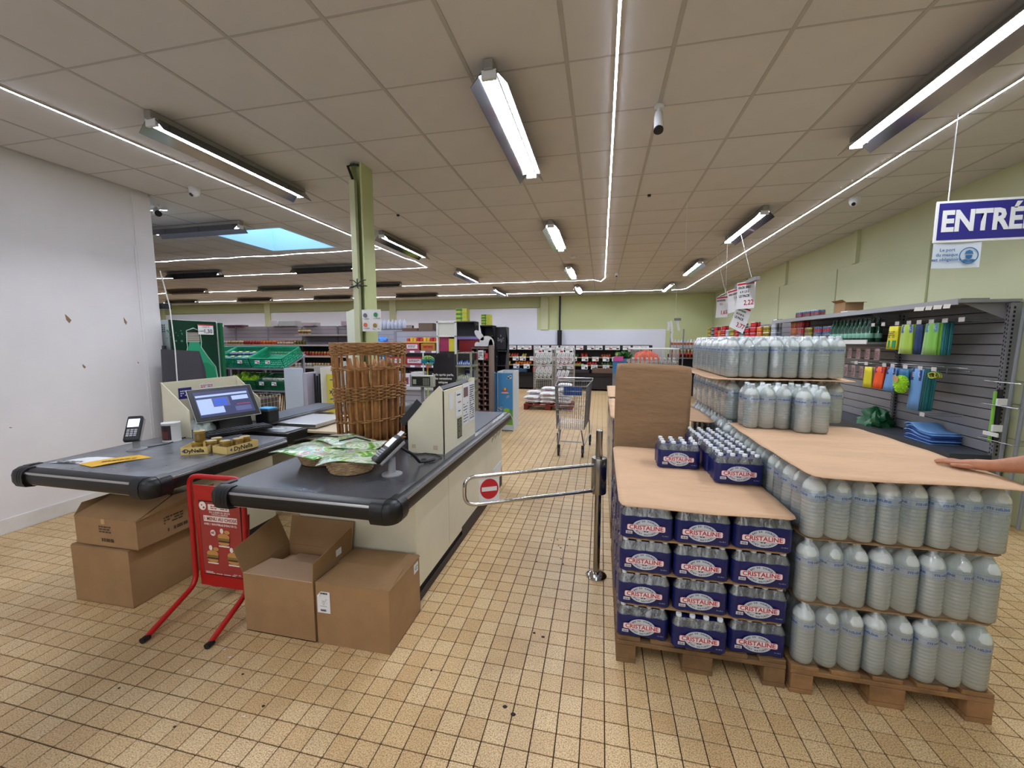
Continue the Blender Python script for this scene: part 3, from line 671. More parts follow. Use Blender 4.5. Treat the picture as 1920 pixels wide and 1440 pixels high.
def heap(name, label, cat, c, s, mat, seed=1, n=10, crumple=.35):
    rd = random.Random(seed); vs = []
    o = MB()
    def fn(u, v):
        a_ = u * 2 * PI; b__ = v * PI / 2
        k = 1 + crumple * math.sin(a_ * 3 + seed) * math.sin(b__ * 5) * .5 + crumple * .4 * math.sin(a_ * 7 + v * 9 + seed)
        return (c[0] + s[0] * math.cos(a_) * math.cos(b__) * k, c[1] + s[1] * math.sin(a_) * math.cos(b__) * k, c[2] + s[2] * math.sin(b__) * (1 + crumple * .3 * math.sin(a_ * 5)))
    ob = o.grid(fn, 28, 10).build(name, mat, None, smooth=True); return tag(ob, label, cat)
plastic_bag = pm('bag_plastic', '#c3d0cc', .25, alpha=.85)
heap('plastic_bag', 'crumpled pale plastic bags tucked beside the touch screen', 'bag', (-3.44, 2.83, ZT), (.08, .10, .16), plastic_bag, 3, crumple=.5)
heap('plastic_bag', 'crumpled white shopping bags behind the tall basket on the right till', 'bag', (-1.62, 3.42, ZT + .01), (.14, .18, .14), pm('bag_white', '#d2cfd4', .35), 5, crumple=.7)
# printers
t = T('receipt_printer', 'black receipt printer with blue lid behind the touch screen', 'printer', (-3.3, 3.42, ZT))
MB().box(-3.40, 3.36, ZT, -3.24, 3.5, 1.0).build('printer_body', BLACK, t, bevel=.01); MB().box(-3.39, 3.37, 1.0, -3.25, 3.49, 1.02).build('printer_lid', pm('sky_blue', '#3aa0dc', .4), t, bevel=.006)
t = T('receipt_printer', 'dark receipt printer peeking out right of the tall basket', 'printer', (-1.72, 3.2, ZT))
MB().ext([(-1.78, 3.08, ZT), (-1.56, 3.08, ZT), (-1.56, 3.08, 1.02), (-1.62, 3.08, 1.14), (-1.78, 3.08, 1.16)], (0, .2, 0)).build('printer_body', DARK, t, bevel=.012); MB().box(-1.62, 3.076, .99, -1.575, 3.08, 1.02).build('sticker', PAPER, t)

# payment terminals
def terminal(label, loc, rz, lit=False, pitch=50):
    t = T('card_terminal', label, 'card terminal', loc)
    q = MB().lathe([(.055, 0), (.055, .006), (.022, .014), (.02, .02), (.02, .095)], 16, (0, 0, 0)); o = q.build('stand', pm('stand_grey', '#8c8d8f', .5), None, smooth=True); o.parent = t
    tl_ = Matrix.Rotation(math.radians(pitch), 3, 'X')
    Rz = Matrix.Rotation(rz, 3, 'Z'); Rm = Rz @ tl_
    c = Vector((0, 0, .145)) + Rz @ Vector((0, -.02, 0))
    def bx(nm, off, d, mt, bev=0):
        o = MB().cbox(c + Rm @ Vector(off), d, 0, Rm).build(nm, mt, None, bevel=bev); o.parent = t; return o
    bx('cradle', (0, 0, -.022), (.088, .17, .018), pm('stand_grey'), .006)
    bx('body', (0, 0, 0), (.08, .185, .032), BLACK, .01)
    bx('display', (0, .035, .0165), (.058, .06, .002), pm('terminal_display_lit', '#cfdcea', .3, emit=('#c9d8f0', .8)) if lit else pm('terminal_display', '#2e3640', .15))
    q = MB()
    for i in range(3):
        for j in range(4): q.cbox(c + Rm @ Vector(((i - 1) * .019, -.018 - j * .014, .0175)), (.014, .009, .004), 0, Rm)
    o = q.build('keypad', pm('key_grey', '#a9abb0', .5), None); o.parent = t
    t.scale = (1.15, 1.15, 1.15)
    return t, c, Rm
terminal('card terminal with lit screen on the stand at the wall side of the left till', (-3.46, 2.33, ZT), math.radians(38), True)
t, c, Rm = terminal('black card terminal with paper slip on a stand at the corner of the right till', (-1.255, 2.22, ZT), math.radians(-40), False, 38)
q = MB().cbox(c + Rm @ Vector((0, .105, .012)), (.05, .03, .002), 0, Rm).build('paper_slip', PAPER, None); q.parent = t
o = MB().tube([(-1.23, 2.28, 1.0), (-1.20, 2.36, .94), (-1.19, 2.42, .88), (-1.15, 2.45, .878), (-1.13, 2.5, .877)], .009, 6).build('cable', BLACK, None, smooth=True)
for v in o.data.vertices: v.co -= Vector(t.location)
o.parent = t
cb = MB().tube([(-1.15, 2.45, .872), (-1.1, 2.5, .871), (-1.09, 2.62, .871), (-1.16, 2.68, .871), (-1.25, 2.69, .871), (-1.33, 2.62, .871)], .004, 5).build('power_cable', BLACK); tag(cb, 'thin black cable lying at the foot of the screen housing', 'cable')
cb = MB().tube([(-3.42, 2.38, .873), (-3.4, 2.50, .869), (-3.43, 2.6, .869), (-3.5, 2.75, .869)], .004, 5).build('power_cable', BLACK); tag(cb, 'thin black cable running from the lit card terminal', 'cable')
MBx = MB().lathe([(.02, .866), (.018, .869)], 12, (-1.20, 2.56, 0)).build('cable_grommet', BLACK); tag(MBx, 'round black cable grommet set in the right counter', 'cable grommet')

# leaflets on till A
lf = MB().grid(lambda u, v: (-3.66 + .32 * u + .10 * v, 1.93 + .16 * v + .05 * u, ZT + .002 + .004 * math.sin(5 * u)), 5, 3)
o = lf.build('leaflet', PAPER); tag(o, 'white folded leaflet lying on the near end of the left till', 'leaflet')
q = MB(); lines(q, (-3.52, 1.97, ZT + .008), (1, .1, 0), (0, 1, 0), .18, .05, 2, 0, 3); q.build('printing', [INK], o)
o = MB().grid(lambda u, v: (-3.42 + .17 * u + .14 * v, 1.95 + .27 * v - .03 * u, ZT + .004 + .004 * math.sin(4 * v)), 4, 4).build('leaflet', pm('yellow_paper', '#d9a92f', .7)); tag(o, 'yellow leaflet lying on the near end of the left till', 'leaflet')
q = MB(); lines(q, (-3.24, 2.07, ZT + .010), (.7, .7, 0), (-.7, .7, 0), .18, .04, 2, 0, 6); q.build('printing', [INK], o)
# tin
t = T('coffee_tin', 'brown and white tin standing in front of the screen housing on the left till', 'tin', (-3.47, 2.60, ZT))
MB().lathe([(.062, 0), (.064, .004), (.064, .008), (.062, .01), (.062, .15), (.064, .153), (.064, .158), (.055, .158), (.055, .155)], 22, ms=[0] * 8).build('can', WHITE, None, smooth=True).parent = t
q = MB()
for k in range(11):
    a0 = math.radians(-150 + k * 10); a1 = math.radians(-150 + (k + 1) * 10)
    q.quad((.0625 * math.cos(a0), .0625 * math.sin(a0), .02), (.0625 * math.cos(a1), .0625 * math.sin(a1), .02), (.0625 * math.cos(a1), .0625 * math.sin(a1), .14), (.0625 * math.cos(a0), .0625 * math.sin(a0), .14), 0)
    if 3 < k < 9: q.quad((.063 * math.cos(a0), .063 * math.sin(a0), .03), (.063 * math.cos(a1), .063 * math.sin(a1), .03), (.063 * math.cos(a1), .063 * math.sin(a1), .09), (.063 * math.cos(a0), .063 * math.sin(a0), .09), 1)
o = q.build('printed_label', [pm('coffee_brown', '#332428', .6), pm('coffee_red', '#6b3630', .6)], None); o.parent = t
# honey style jar trays
ycard = pm('tray_yellow', '#d8c07a', .6); lidm = pm('gold_lid', '#b39a55', .3, .7); glassj = pm('jar_glass', '#8d6d2b', .1, trans=.4)
t = T('jar_tray', 'low yellow carton tray printed Nella at the edge of the left till', 'tray', (-2.9, 2.45, ZT))
def tray(x0, y0, x1, y1, ang_):
    Rz = Matrix.Rotation(ang_, 3, 'Z'); O = Vector((x0, y0, ZT)); w_, d_, h_, th = x1, y1, .055, .003
    def P(a_, b__, c_): return O + Rz @ Vector((a_, b__, c_))
    q = MB()
    for (a0, b0, a1, b1) in ((0, 0, w_, th), (0, d_ - th, w_, d_), (0, 0, th, d_), (w_ - th, 0, w_, d_)):
        q.ext([P(a0, b0, 0), P(a1, b0, 0), P(a1, b1, 0), P(a0, b1, 0)], (0, 0, h_))
    q.ext([P(0, 0, 0), P(w_, 0, 0), P(w_, d_, 0), P(0, d_, 0)], (0, 0, .003)); return q, P, Rz
q, P, Rz = tray(-2.965, 2.27, .17, .22, math.radians(28)); q.build('carton', ycard, t)
def trtxt(P, Rz, w_, s_): txt(t, s_, .038, P(w_ * .5, -.001, .028), r=Rz @ Vector((1, 0, 0)), mat=INK, bold=.0012); txt(t, '4', .03, P(w_ * .1, -.001, .028), r=Rz @ Vector((1, 0, 0)), mat=BLUEINK, bold=.001)
trtxt(P, Rz, .17, 'DyNella')
Ra = Rz @ Vector((0, 1, 0))
txt(t, 'DyNella', .04, P(.171, .11, .028), r=Ra, mat=INK, bold=.0012)
q, P2, Rz2 = tray(-2.80, 2.375, .15, .25, math.radians(-6)); q.build('carton', ycard, t)
txt(t, 'DyNella', .045, P2(.1505, .125, .028), r=Rz2 @ Vector((0, 1, 0)), mat=INK, bold=.0012); txt(t, '4', .035, P2(.1505, .03, .028), r=Rz2 @ Vector((0, 1, 0)), mat=BLUEINK, bold=.001)
jarp = T('honey_jar', 'gold lidded jar standing in the yellow tray', 'jar', (0, 0, 0), 'gold lidded jars in the yellow trays')
MB().lathe([(.03, 0), (.034, .004), (.034, .055), (.03, .062)], 14).build('glass', glassj, None, smooth=True).parent = jarp
MB().lathe([(.035, .06), (.036, .062), (.036, .076), (.034, .078)], 14).build('lid', lidm, None, smooth=True).parent = jarp
spots_ = [(-2.86, 2.42), (-2.90, 2.50), (-2.755, 2.44), (-2.72, 2.52), (-2.73, 2.59), (-2.93, 2.37)]
for k, (x, y) in enumerate(spots_):
    (dup(jarp, (x, y, ZT + .004), 0) if k else setattr(jarp, 'location', (x, y, ZT + .004)))
jarp2 = dup(jarp, (-2.92, 2.385, ZT + .083), 0, 'single jar stacked on top of another in the yellow tray', 'stacked jar'); jarp2['label'] = 'gold lidded jar stacked on top of another jar in the yellow tray'

# --- shallow wicker baskets with flyer magazines
wick = pm('wicker_pale', '#bb9f79', .7, noise=(30, .3)); wickb = pm('wicker_brown', '#9c7142', .6, noise=(25, .35)); wickd = pm('wicker_dark', '#9a6b3c', .6, noise=(25, .3))
def bread_basket(label, cx_, cy_, rx, ry):
    t = T('bread_basket', label, 'basket', (cx_, cy_, ZT))
    q = MB(); n = 72
    for k in range(9):
        z = .008 + k * .0095; f = .78 + .22 * (k / 8)
        pts = [(rx * f * math.cos(a_ * 2 * PI / n) * (1 + .014 * (1 if (a_ // 2 + k) % 2 else -1)), ry * f * math.sin(a_ * 2 * PI / n) * (1 + .014 * (1 if (a_ // 2 + k) % 2 else -1)), z) for a_ in range(n)]
        q.tube(pts, .0055, 4, 0, True)
    o = q.build('woven_wall', wick, None, smooth=True); o.parent = t; stuff(o)
    o = MB().lathe([(.001, .004), (.76, .004), (.78, .008)], 28, sx=rx, sy=ry, caps=False).build('basket_base', wick, None); o.parent = t
    q = MB().tube([(rx * 1.01 * math.cos(a_ * PI / 20), ry * 1.01 * math.sin(a_ * PI / 20), .09) for a_ in range(40)], .009, 6, 0, True); o = q.build('rim', wick, None, smooth=True); o.parent = t
bread_basket('round wicker basket under the magazines next to the card terminal', -1.555, 2.24, .165, .15)
bread_basket('round wicker basket under the magazines at the left edge of the right till', -1.86, 2.36, .165, .15)
def magmat(name, seed):
    mt = bpy.data.materials.new(name); mt.use_nodes = True; nt = mt.node_tree; b = nt.nodes['Principled BSDF']
    tc = nt.nodes.new('ShaderNodeTexCoord'); mp = nt.nodes.new('ShaderNodeMapping'); mp.inputs['Location'].default_value = (seed, seed * 2, 0); mp.inputs['Scale'].default_value = (1, 1, 1)
    n = nt.nodes.new('ShaderNodeTexNoise'); n.inputs['Scale'].default_value = 7; n.inputs['Detail'].default_value = 6; n.inputs['Distortion'].default_value = 1.6
    cr = nt.nodes.new('ShaderNodeValToRGB'); cr.color_ramp.interpolation = 'LINEAR'
    cols = [(0, '#5c8a4a'), (.36, '#4f9a3f'), (.43, '#a9c47a'), (.48, '#dfe6d8'), (.55, '#7fae74'), (.59, '#b3d0cf'), (.655, '#c2453a'), (.68, '#98bf8a')]
    while len(cr.color_ramp.elements) < len(cols): cr.color_ramp.elements.new(.5)
    for e, (p_, c_) in zip(cr.color_ramp.elements, cols): e.position = p_; e.color = rgb(c_)
    nt.links.new(tc.outputs['Object'], mp.inputs['Vector']); nt.links.new(mp.outputs[0], n.inputs['Vector']); nt.links.new(n.outputs['Fac'], cr.inputs['Fac']); nt.links.new(cr.outputs[0], b.inputs['Base Color'])
    b.inputs['Roughness'].default_value = .18; b.inputs['Coat Weight'].default_value = .6; b.inputs['Coat Roughness'].default_value = .08
    n2 = nt.nodes.new('ShaderNodeTexNoise'); n2.inputs['Scale'].default_value = 11; n2.inputs['Detail'].default_value = 3; bp = nt.nodes.new('ShaderNodeBump'); bp.inputs['Strength'].default_value = .9; bp.inputs['Distance'].default_value = .012
    nt.links.new(mp.outputs[0], n2.inputs['Vector']); nt.links.new(n2.outputs['Fac'], bp.inputs['Height']); nt.links.new(bp.outputs[0], b.inputs['Normal']); nt.links.new(bp.outputs[0], b.inputs['Coat Normal'])
    return mt
def magazine(label, c, ang_, w_, l_, seed, sag=.02, tilt=0):
    Rz = Matrix.Rotation(ang_, 3, 'Z'); rd = random.Random(seed); ph = rd.uniform(0, 6)
    def fn(u, v):
        a_, b__ = (u - .5) * w_, (v - .5) * l_
        z = -sag * 4 * (u - .5) ** 2 - sag * 2.5 * (v - .5) ** 2 + .007 * math.sin(7 * u + ph) * math.cos(6 * v + ph) + tilt * (v - .5)
        p_ = Rz @ Vector((a_, b__, 0)); return (c[0] + p_.x, c[1] + p_.y, c[2] + z)
    t = T('magazine', label, 'magazine', c)
    o = MB().grid(fn, 16, 16).build('cover', magmat('magazine_print_%d' % seed, seed), t, smooth='all')
    md = o.modifiers.new('thickness', 'SOLIDIFY'); md.thickness = .004
    return t, fn
Zm = ZT + .125
magazine('glossy green magazine pack draped over the right wicker basket', (-1.52, 2.22, Zm), math.radians(18), .36, .30, 2)
magazine('glossy green magazine pack draped over the left wicker basket', (-1.88, 2.28, Zm + .004), math.radians(-12), .42, .30, 5)
magazine('glossy magazine pack lying behind on the left wicker basket', (-1.80, 2.52, Zm + .012), math.radians(-20), .40, .26, 9, .015)
magazine('glossy magazine pack between both wicker baskets with a red printed corner', (-1.62, 2.42, Zm + .010), math.radians(8), .34, .22, 14, .012)
# black strap handles of the magazine packs
for k, (a_, b__, c_) in enumerate((((-2.02, 2.30, Zm + .03), (-1.90, 2.38, Zm + .055), (-1.80, 2.46, Zm + .03)), ((-1.72, 2.36, Zm + .03), (-1.62, 2.40, Zm + .05), (-1.52, 2.42, Zm + .025)))):
    o = MB().tube([a_, b__, c_], .006, 5).build('pen', BLACK); tag(o, 'black strap handle on the %s magazine pack' % ('left' if k == 0 else 'right'), 'handle'); o.name = 'strap_handle'

# --- tall baguette basket
bc = Vector((-1.842, 2.95, ZT)); t = T('baguette_basket', 'tall brown wicker basket full of baguettes on the right till', 'basket', tuple(bc))
RX, RY, HB = .295, .25, .80
def brad(z): return .90 + .10 * (z / HB)
stake = None
for k in range(30):
    a_ = 2 * PI * k / 30
    x0, y0 = RX * brad(0) * math.cos(a_), RY * brad(0) * math.sin(a_); x1, y1 = RX * math.cos(a_), RY * math.sin(a_)
    o = MB().tube([(x0, y0, .0), ((x0 + x1) / 2 + random.uniform(-.003, .003), (y0 + y1) / 2, HB / 2), (x1, y1, HB - .01)], .0082, 6).build('stake', wickd, None, smooth=True); o.parent = t
def band(z0, z1, nrow, slope=0.0, amp=.009, r=.0055):
    q = MB(); n = 120
    for k in range(nrow):
        z = z0 + (z1 - z0) * (k + .5) / nrow; ph = k * PI
        pts = []
        for i in range(n):
            th = 2 * PI * i / n; zz = z + slope * math.cos(th) + random.uniform(-.0015, .0015); f = brad(zz)
            d_ = amp * math.cos(15 * th + ph)
            pts.append(((RX * f + d_) * math.cos(th), (RY * f + d_) * math.sin(th), zz))
        q.tube(pts, r, 4, 0, True)
    o = q.build('woven_band', wickb, None, smooth=True); o.parent = t; return o
band(.72, .815, 8, 0, .012, .0065); band(.60, .628, 2, .010, .012, .006); band(.36, .475, 9, .022, .013, .006); band(.19, .215, 2, .022, .012, .006); band(.02, .06, 3, 0, .012, .006)
o = MB().lathe([(.001, .01), (.88, .01), (.88, .02)], 30, sx=RX, sy=RY, caps=False).build('basket_base', wickb, None); o.parent = t
o = MB().tube([(-RX * .97, -.03, .37), (-RX * 1.12, -.02, .38), (-RX * 1.12, .04, .38), (-RX * .97, .05, .37)], .012, 6).build('handle', wickb, None, smooth=True); o.parent = t
bag_m = pm('baguette_crust', '#a8733f', .6, noise=(9, .35, '#8a6038'), bump=(25, .5, .01))
rd = random.Random(11)
cnt = 0
for k in range(20):
    a_ = rd.uniform(0, 2 * PI) if k > 8 else (-.9 + k * .33) * 1 - PI / 2 + .6; rr = .68 if k <= 8 else .35
    x, y = RX * rr * math.cos(a_), RY * rr * math.sin(a_); tx_, ty_ = x * 1.05 + rd.uniform(-.02, .02), y * 1.05 + rd.uniform(-.02, .02)
    if x < -.07: continue
    hgt = rd.uniform(.58, .67)
    pts = []; rads = []
    for i in range(9):
        f = i / 8; pts.append((bc.x + x + (tx_ - x) * f, bc.y + y + (ty_ - y) * f, bc.z + .03 + hgt * f)); rads.append(.036 * math.sin(PI * min(1, .12 + f * .8)) ** .5 + .002 * math.sin(i * 2.2))
    rads[-1] = .012
    o = MB().tube(pts, rads, 10).build('baguette', bag_m, None, smooth='all'); tag(o, 'golden baguette standing upright in the tall wicker basket', 'baguette', 'baguettes in the tall basket')

# ================================================================== CARDBOARD BOXES, SIGN, GATE
def obox(P0, w_, d_, h_, ang_=0):
    Rz = Matrix.Rotation(ang_, 3, 'Z'); O = Vector(P0)
    return lambda a_, b__, c_: O + Rz @ Vector((a_, b__, c_))
def wallbox(q, P, w_, d_, h_, th=.005, floor_=True):
    for a0, b0, a1, b1 in ((0, 0, w_, th), (0, d_ - th, w_, d_), (0, th, th, d_ - th), (w_ - th, th, w_, d_ - th)):
        q.ext([P(a0, b0, 0), P(a1, b0, 0), P(a1, b1, 0), P(a0, b1, 0)], Vector((0, 0, h_)))
    q.ext([P(0, 0, 0), P(w_, 0, 0), P(w_, d_, 0), P(0, d_, 0)], Vector((0, 0, th)))
def flap(q, a, b, c, d, th=.004): q.ext([a, b, c, d], (Vector(b) - Vector(a)).cross(Vector(d) - Vector(a)).normalized() * th)
# bottom left
t = T('cardboard_box', 'large closed plain carton at the bottom of the stack under the left till', 'box', (-3.1, 2.1, 0))
P = obox((-3.335, 1.815, 0), .47, .6, .37, math.radians(1)); q = MB(); wallbox(q, P, .47, .60, .375); q.build('carton_body', CARD, t)
q = MB(); flap(q, P(.005, .0, .375), P(.465, 0, .375), P(.465, .16, .378), P(.005, .16, .378)); q.build('flap', CARD, t)
q = MB(); flap(q, P(.005, .16, .374), P(.465, .16, .374), P(.465, .60, .374), P(.005, .60, .374)); q.build('flap', CARD, t)
q = MB(); flap(q, P(0, .005, .378), P(.17, .03, .382), P(.17, .25, .384), P(0, .27, .378)); q.build('flap', CARD, t)
t = T('cardboard_box', 'half open printed carton on top of the stack under the left till', 'box', (-3.05, 2.1, .385))
P = obox((-3.30, 1.83, .386), .50, .55, .18, math.radians(1)); q = MB(); wallbox(q, P, .50, .50, .185); q.build('carton_body', CARD, t)
q = MB(); flap(q, P(0, 0, .185), P(.50, 0, .185), P(.50, .22, .275), P(.06, .22, .275)); q.build('flap', CARD, t)
q = MB(); flap(q, P(.50, .0, .185), P(.50, .50, .185), P(.56, .48, .27), P(.49, .24, .27)); q.build('flap', CARD, t)
q = MB(); flap(q, P(0, .50, .185), P(0, 0, .185), P(-.02, .06, .25), P(-.02, .44, .25)); q.build('flap', CARD, t)
brown_ink = pm('carton_print', '#4d3a26', .8)
q = MB(); lines(q, P(.25, -.001, .115), (1, 0, 0), (0, 0, 1), .11, .05, 3, 0, 3, .6); lines(q, P(.25, -.001, .045), (1, 0, 0), (0, 0, 1), .12, .025, 1, 0, 8, .9)
lines(q, P(.501, .22, .12), (0, 1, 0), (0, 0, 1), .14, .055, 3, 0, 4, .6); lines(q, P(.501, .24, .05), (0, 1, 0), (0, 0, 1), .15, .025, 1, 0, 9, .9); stuff(q.build('printed_marks', brown_ink, t))
q = MB(); q.quad(P(.22, -.001, .15), P(.25, -.001, .15), P(.26, .2, .274), P(.23, .2, .274)); q.quad(P(.22, -.0015, .15), P(.25, -.0015, .15), P(.25, -.0015, .184), P(.22, -.0015, .184)); q.build('packing_tape', TAPE, t)
# centre open box
t = T('cardboard_box', 'open carton with raised flaps under the right till', 'box', (-1.77, 2.0, 0))
P = obox((-2.0, 1.82, 0), .465, .35, .35); q = MB(); wallbox(q, P, .465, .36, .355); q.build('carton_body', CARD, t)
q = MB(); flap(q, P(0, .0, .355), P(0, .36, .355), P(-.085, .36, .355 + .19), P(-.06, .0, .355 + .135)); q.build('flap', CARD, t)
q = MB(); flap(q, P(0, .36, .355), P(.465, .36, .355), P(.465, .40, .53), P(.0, .40, .53)); q.build('flap', CARD, t)
q = MB(); flap(q, P(.465, .36, .355), P(.465, 0.0, .355), P(.473, .0, .465), P(.473, .36, .51)); q.build('flap', CARD, t)
q = MB(); flap(q, P(0, 0, .356), P(.465, 0, .356), P(.465, .20, .335), P(.0, .20, .335)); q.build('flap', pm('cardboard_inside', '#b89a7d', .85), t)
q = MB(); flap(q, P(.09, .21, .325), P(.42, .21, .325), P(.42, .34, .30), P(.09, .34, .30)); q.build('flap', pm('cardboard_inside'), t)
q = MB(); flap(q, P(.02, .1, .30), P(.44, .1, .30), P(.44, .35, .28), P(.02, .35, .28)); q.build('inner_sheet', pm('cardboard_pale', '#b99a72', .8), t)
q = MB(); q.box(-1.530, 2.02, .40, -1.528, 2.07, .44); q.build('sticker', PAPER, t)
# right closed box
t = T('cardboard_box', 'closed carton with a white delivery label under the right till corner', 'box', (-1.3, 2.0, 0))
P = obox((-1.52, 1.82, 0), .44, .35, .355, math.radians(1)); q = MB(); wallbox(q, P, .445, .38, .36); q.build('carton_body', CARD, t, bevel=.002)
q = MB(); flap(q, P(0, 0, .361), P(.445, 0, .361), P(.43, .20, .372), P(0.03, .20, .372)); q.build('flap', CARD, t)
q = MB(); flap(q, P(0, .20, .362), P(.445, .20, .362), P(.445, .38, .362), P(0, .38, .362)); q.build('flap', CARD, t)
q = MB(); flap(q, P(.38, .01, .364), P(.447, .0, .362), P(.455, .37, .362), P(.38, .36, .375)); q.build('flap', CARD, t)
q = MB(); q.ext([P(.01, -.002, .19), P(.09, -.002, .19), P(.09, -.002, .315), P(.035, -.002, .315), P(.012, -.003, .29)], (0, -.0008, 0), 0); q.ext([P(.012, -.004, .29), P(.035, -.003, .315), P(.03, -.012, .288)], (0, -.001, 0), 0)
lines(q, P(.055, -.0035, .305), (1, 0, 0), (0, 0, 1), .05, .012, 1, 1, 3, .8); lines(q, P(.045, -.0035, .25), (1, 0, 0), (0, 0, 1), .055, .05, 5, 2, 5, .3)
for k in range(12): q.box(P(.03 + k * .003, -.0032, .2).x, P(0, -.0035, 0).y, .2, P(.0315 + k * .003, 0, 0).x, P(0, -.003, 0).y, .212, 1)
q.quad(P(.4465, .30, .28), P(.4465, .36, .28), P(.4465, .36, .34), P(.4465, .30, .34), 0); lines(q, P(.448, .33, .31), (0, 1, 0), (0, 0, 1), .04, .03, 3, 1, 8)
q.build('delivery_label', [PAPER, INK, GREYINK], t)

# red menu sign
red = pm('sign_red', '#ab1616', .35); t = T('menu_stand', 'red tubular menu stand between the two tills', 'sign', (-2.3, 1.95, 0))
def bend(pts, r=.05, n=5):
    P = [Vector(p) for p in pts]; out = [P[0]]
    for i in range(1, len(P) - 1):
        a_ = (P[i - 1] - P[i]); b__ = (P[i + 1] - P[i]); rr = min(r, a_.length * .45, b__.length * .45)
        s0 = P[i] + a_.normalized() * rr; s1 = P[i] + b__.normalized() * rr
        for k in range(n + 1): f = k / n; out.append(s0 * (1 - f) ** 2 + P[i] * 2 * f * (1 - f) + s1 * f * f)
    out.append(P[-1]); return out
xl, xr, yz = -2.535, -2.135, 1.97
MB().tube(bend([(xl + .05, 1.62, .016), (xl, 1.97, .13), (xl - .015, 1.99, .84), (xr, 1.99, .845), (xr, 1.97, .13), (xr + .045, 1.665, .016)], .07), .0155, 10).build('front_tube', red, t, smooth=True)
MB().tube(bend([(xl + .03, 2.03, .60), (xl + .03, 1.995, .14), (xl + .06, 2.06, .06), (xl + .2, 2.30, .016)], .05), .0135, 8).tube(bend([(xr - .03, 2.03, .60), (xr - .03, 1.995, .14), (xr - .06, 2.06, .06), (xr - .02, 2.30, .016)], .05), .0135, 8).build('rear_tube', red, t, smooth=True)
MB().box(xl + .02, 1.985, .115, xr - .015, 1.992, .785).build('back_board', red, t)
MB().tube([(xl + .052, 1.60, .016), (xl + .050, 1.64, .017)], .017, 10).tube([(xr + .047, 1.645, .016), (xr + .044, 1.685, .017)], .017, 10).build('foot_cap', BLACK, t)
pr = pm('poster_red', '#9c3430', .4); px0, px1, pz0, pz1, py_ = xl + .06, xr - .03, .20, .68, 1.982
pst = MB().box(px0 - .006, py_, pz0 - .006, px1 + .006, py_ + .002, pz1 + .006).build('poster_frame', BLACK, t)
q = MB().box(px0, py_ - .002, pz0, px1, py_, pz1, 0); cxp = (px0 + px1) / 2
q.box(cxp - .125, py_ - .0035, .555, cxp + .13, py_ - .002, .592, 1); q.box(cxp - .085, py_ - .0035, .63, cxp + .075, py_ - .002, .668, 1)
lines(q, (cxp, py_ - .004, .65), (1, 0, 0), (0, 0, 1), .13, .026, 2, 2, 4, .5); lines(q, (cxp - .005, py_ - .004, .212), (1, 0, 0), (0, 0, 1), .27, .016, 2, 1, 5, .5)
def disc(cx_, cz_, r, mi, yy=-.004, sz=1.0): q.ext([(cx_ + r * math.cos(a_ * PI / 8), py_ + yy, cz_ + r * sz * math.sin(a_ * PI / 8)) for a_ in range(16)], (0, -.001, 0), mi)
disc(px0 + .03, .655, .028, 1); disc(px0 + .025, .66, .005, 2, -.0055); disc(px0 + .04, .645, .007, 2, -.0055); disc(cxp - .06, .482, .02, 1)
for bx_, bz_ in ((cxp + .02, .44), (cxp - .075, .32), (cxp + .085, .32)):
    disc(bx_, bz_ + .022, .045, 3, -.004, .5); q.box(bx_ - .045, py_ - .006, bz_ - .004, bx_ + .045, py_ - .004, bz_ + .012, 4); q.box(bx_ - .04, py_ - .007, bz_ - .014, bx_ + .04, py_ - .005, bz_ - .004, 5); disc(bx_, bz_ - .02, .042, 3, -.0045, .35)
    disc(bx_ - .012, bz_ + .06, .013, 1, -.004, 1.3); disc(bx_ + .028, bz_ + .055, .022, 3, -.004, .6); q.box(bx_ - .04, py_ - .006, bz_ - .045, bx_ + .04, py_ - .004, bz_ - .037, 1)
q.build('menu_poster', [pr, pm('poster_cream', '#e6ddd4', .6), pr, pm('bun', '#c08a4a', .6), pm('burger_green', '#7d6a35', .6), pm('burger_meat', '#4e2a1c', .6)], t)
cm = MATS['poster_cream']
txt(t, '1 MENU AU CHOIX', .031, (cxp + .002, py_ - .0045, .573), mat=pr, bold=.0009, sx=.93); txt(t, 'AVEC 1 BOUTEILLE D’EAU 50 CL', .0175, (cxp, py_ - .003, .537), mat=cm, bold=.0006); txt(t, 'DU LUNDI AU JEUDI', .0175, (cxp, py_ - .003, .617), mat=cm, bold=.0004); txt(t, 'TOUTE LA SEMAINE', .014, (cxp, py_ - .003, .602), mat=cm, bold=.0003); txt(t, '4€', .024, (cxp - .06, py_ - .006, .482), mat=pr, bold=.0008)

# swing gate
t = T('swing_gate', 'chrome swing gate arm with a no entry plate on a steel post', 'gate', (0, 2.83, 0))
MB().tube([(0, 2.83, .01), (0, 2.83, 1.07)], .0235, 18).lathe([(.02, 1.07), (.0235, 1.069), (.018, 1.075), (.001, 1.077)], 18, (0, 2.83, 0), caps=False).build('post', pm('brushed_steel', '#98948d', .22, 1.0), t, smooth=True)
MB().lathe([(.075, 0), (.075, .006), (.066, .016), (.04, .026), (.025, .03)], 24, (0, 2.83, 0)).build('base_flange', CHROME, t, smooth=True)
MB().lathe([(.024, .62), (.051, .622), (.053, .63), (.053, .87), (.051, .878), (.024, .88)], 24, (.003, 2.83, 0)).build('hinge_sleeve', pm('brushed_steel'), t, smooth=True)
e0 = Vector((-.84, 2.36, 0)); d_ = (e0 - Vector((0, 2.83, 0))).normalized()
z1, z2 = .828, .642
pts = [Vector((0, 2.83, z1)) + d_ * .03, Vector((0, 2.83, z1)) + d_ * .955, Vector((0, 2.83, z2)) + d_ * .955, Vector((0, 2.83, z2)) + d_ * .03]
MB().tube(bend(pts, .075, 8), .0125, 12).build('gate_arm', CHROME, t, smooth=True)
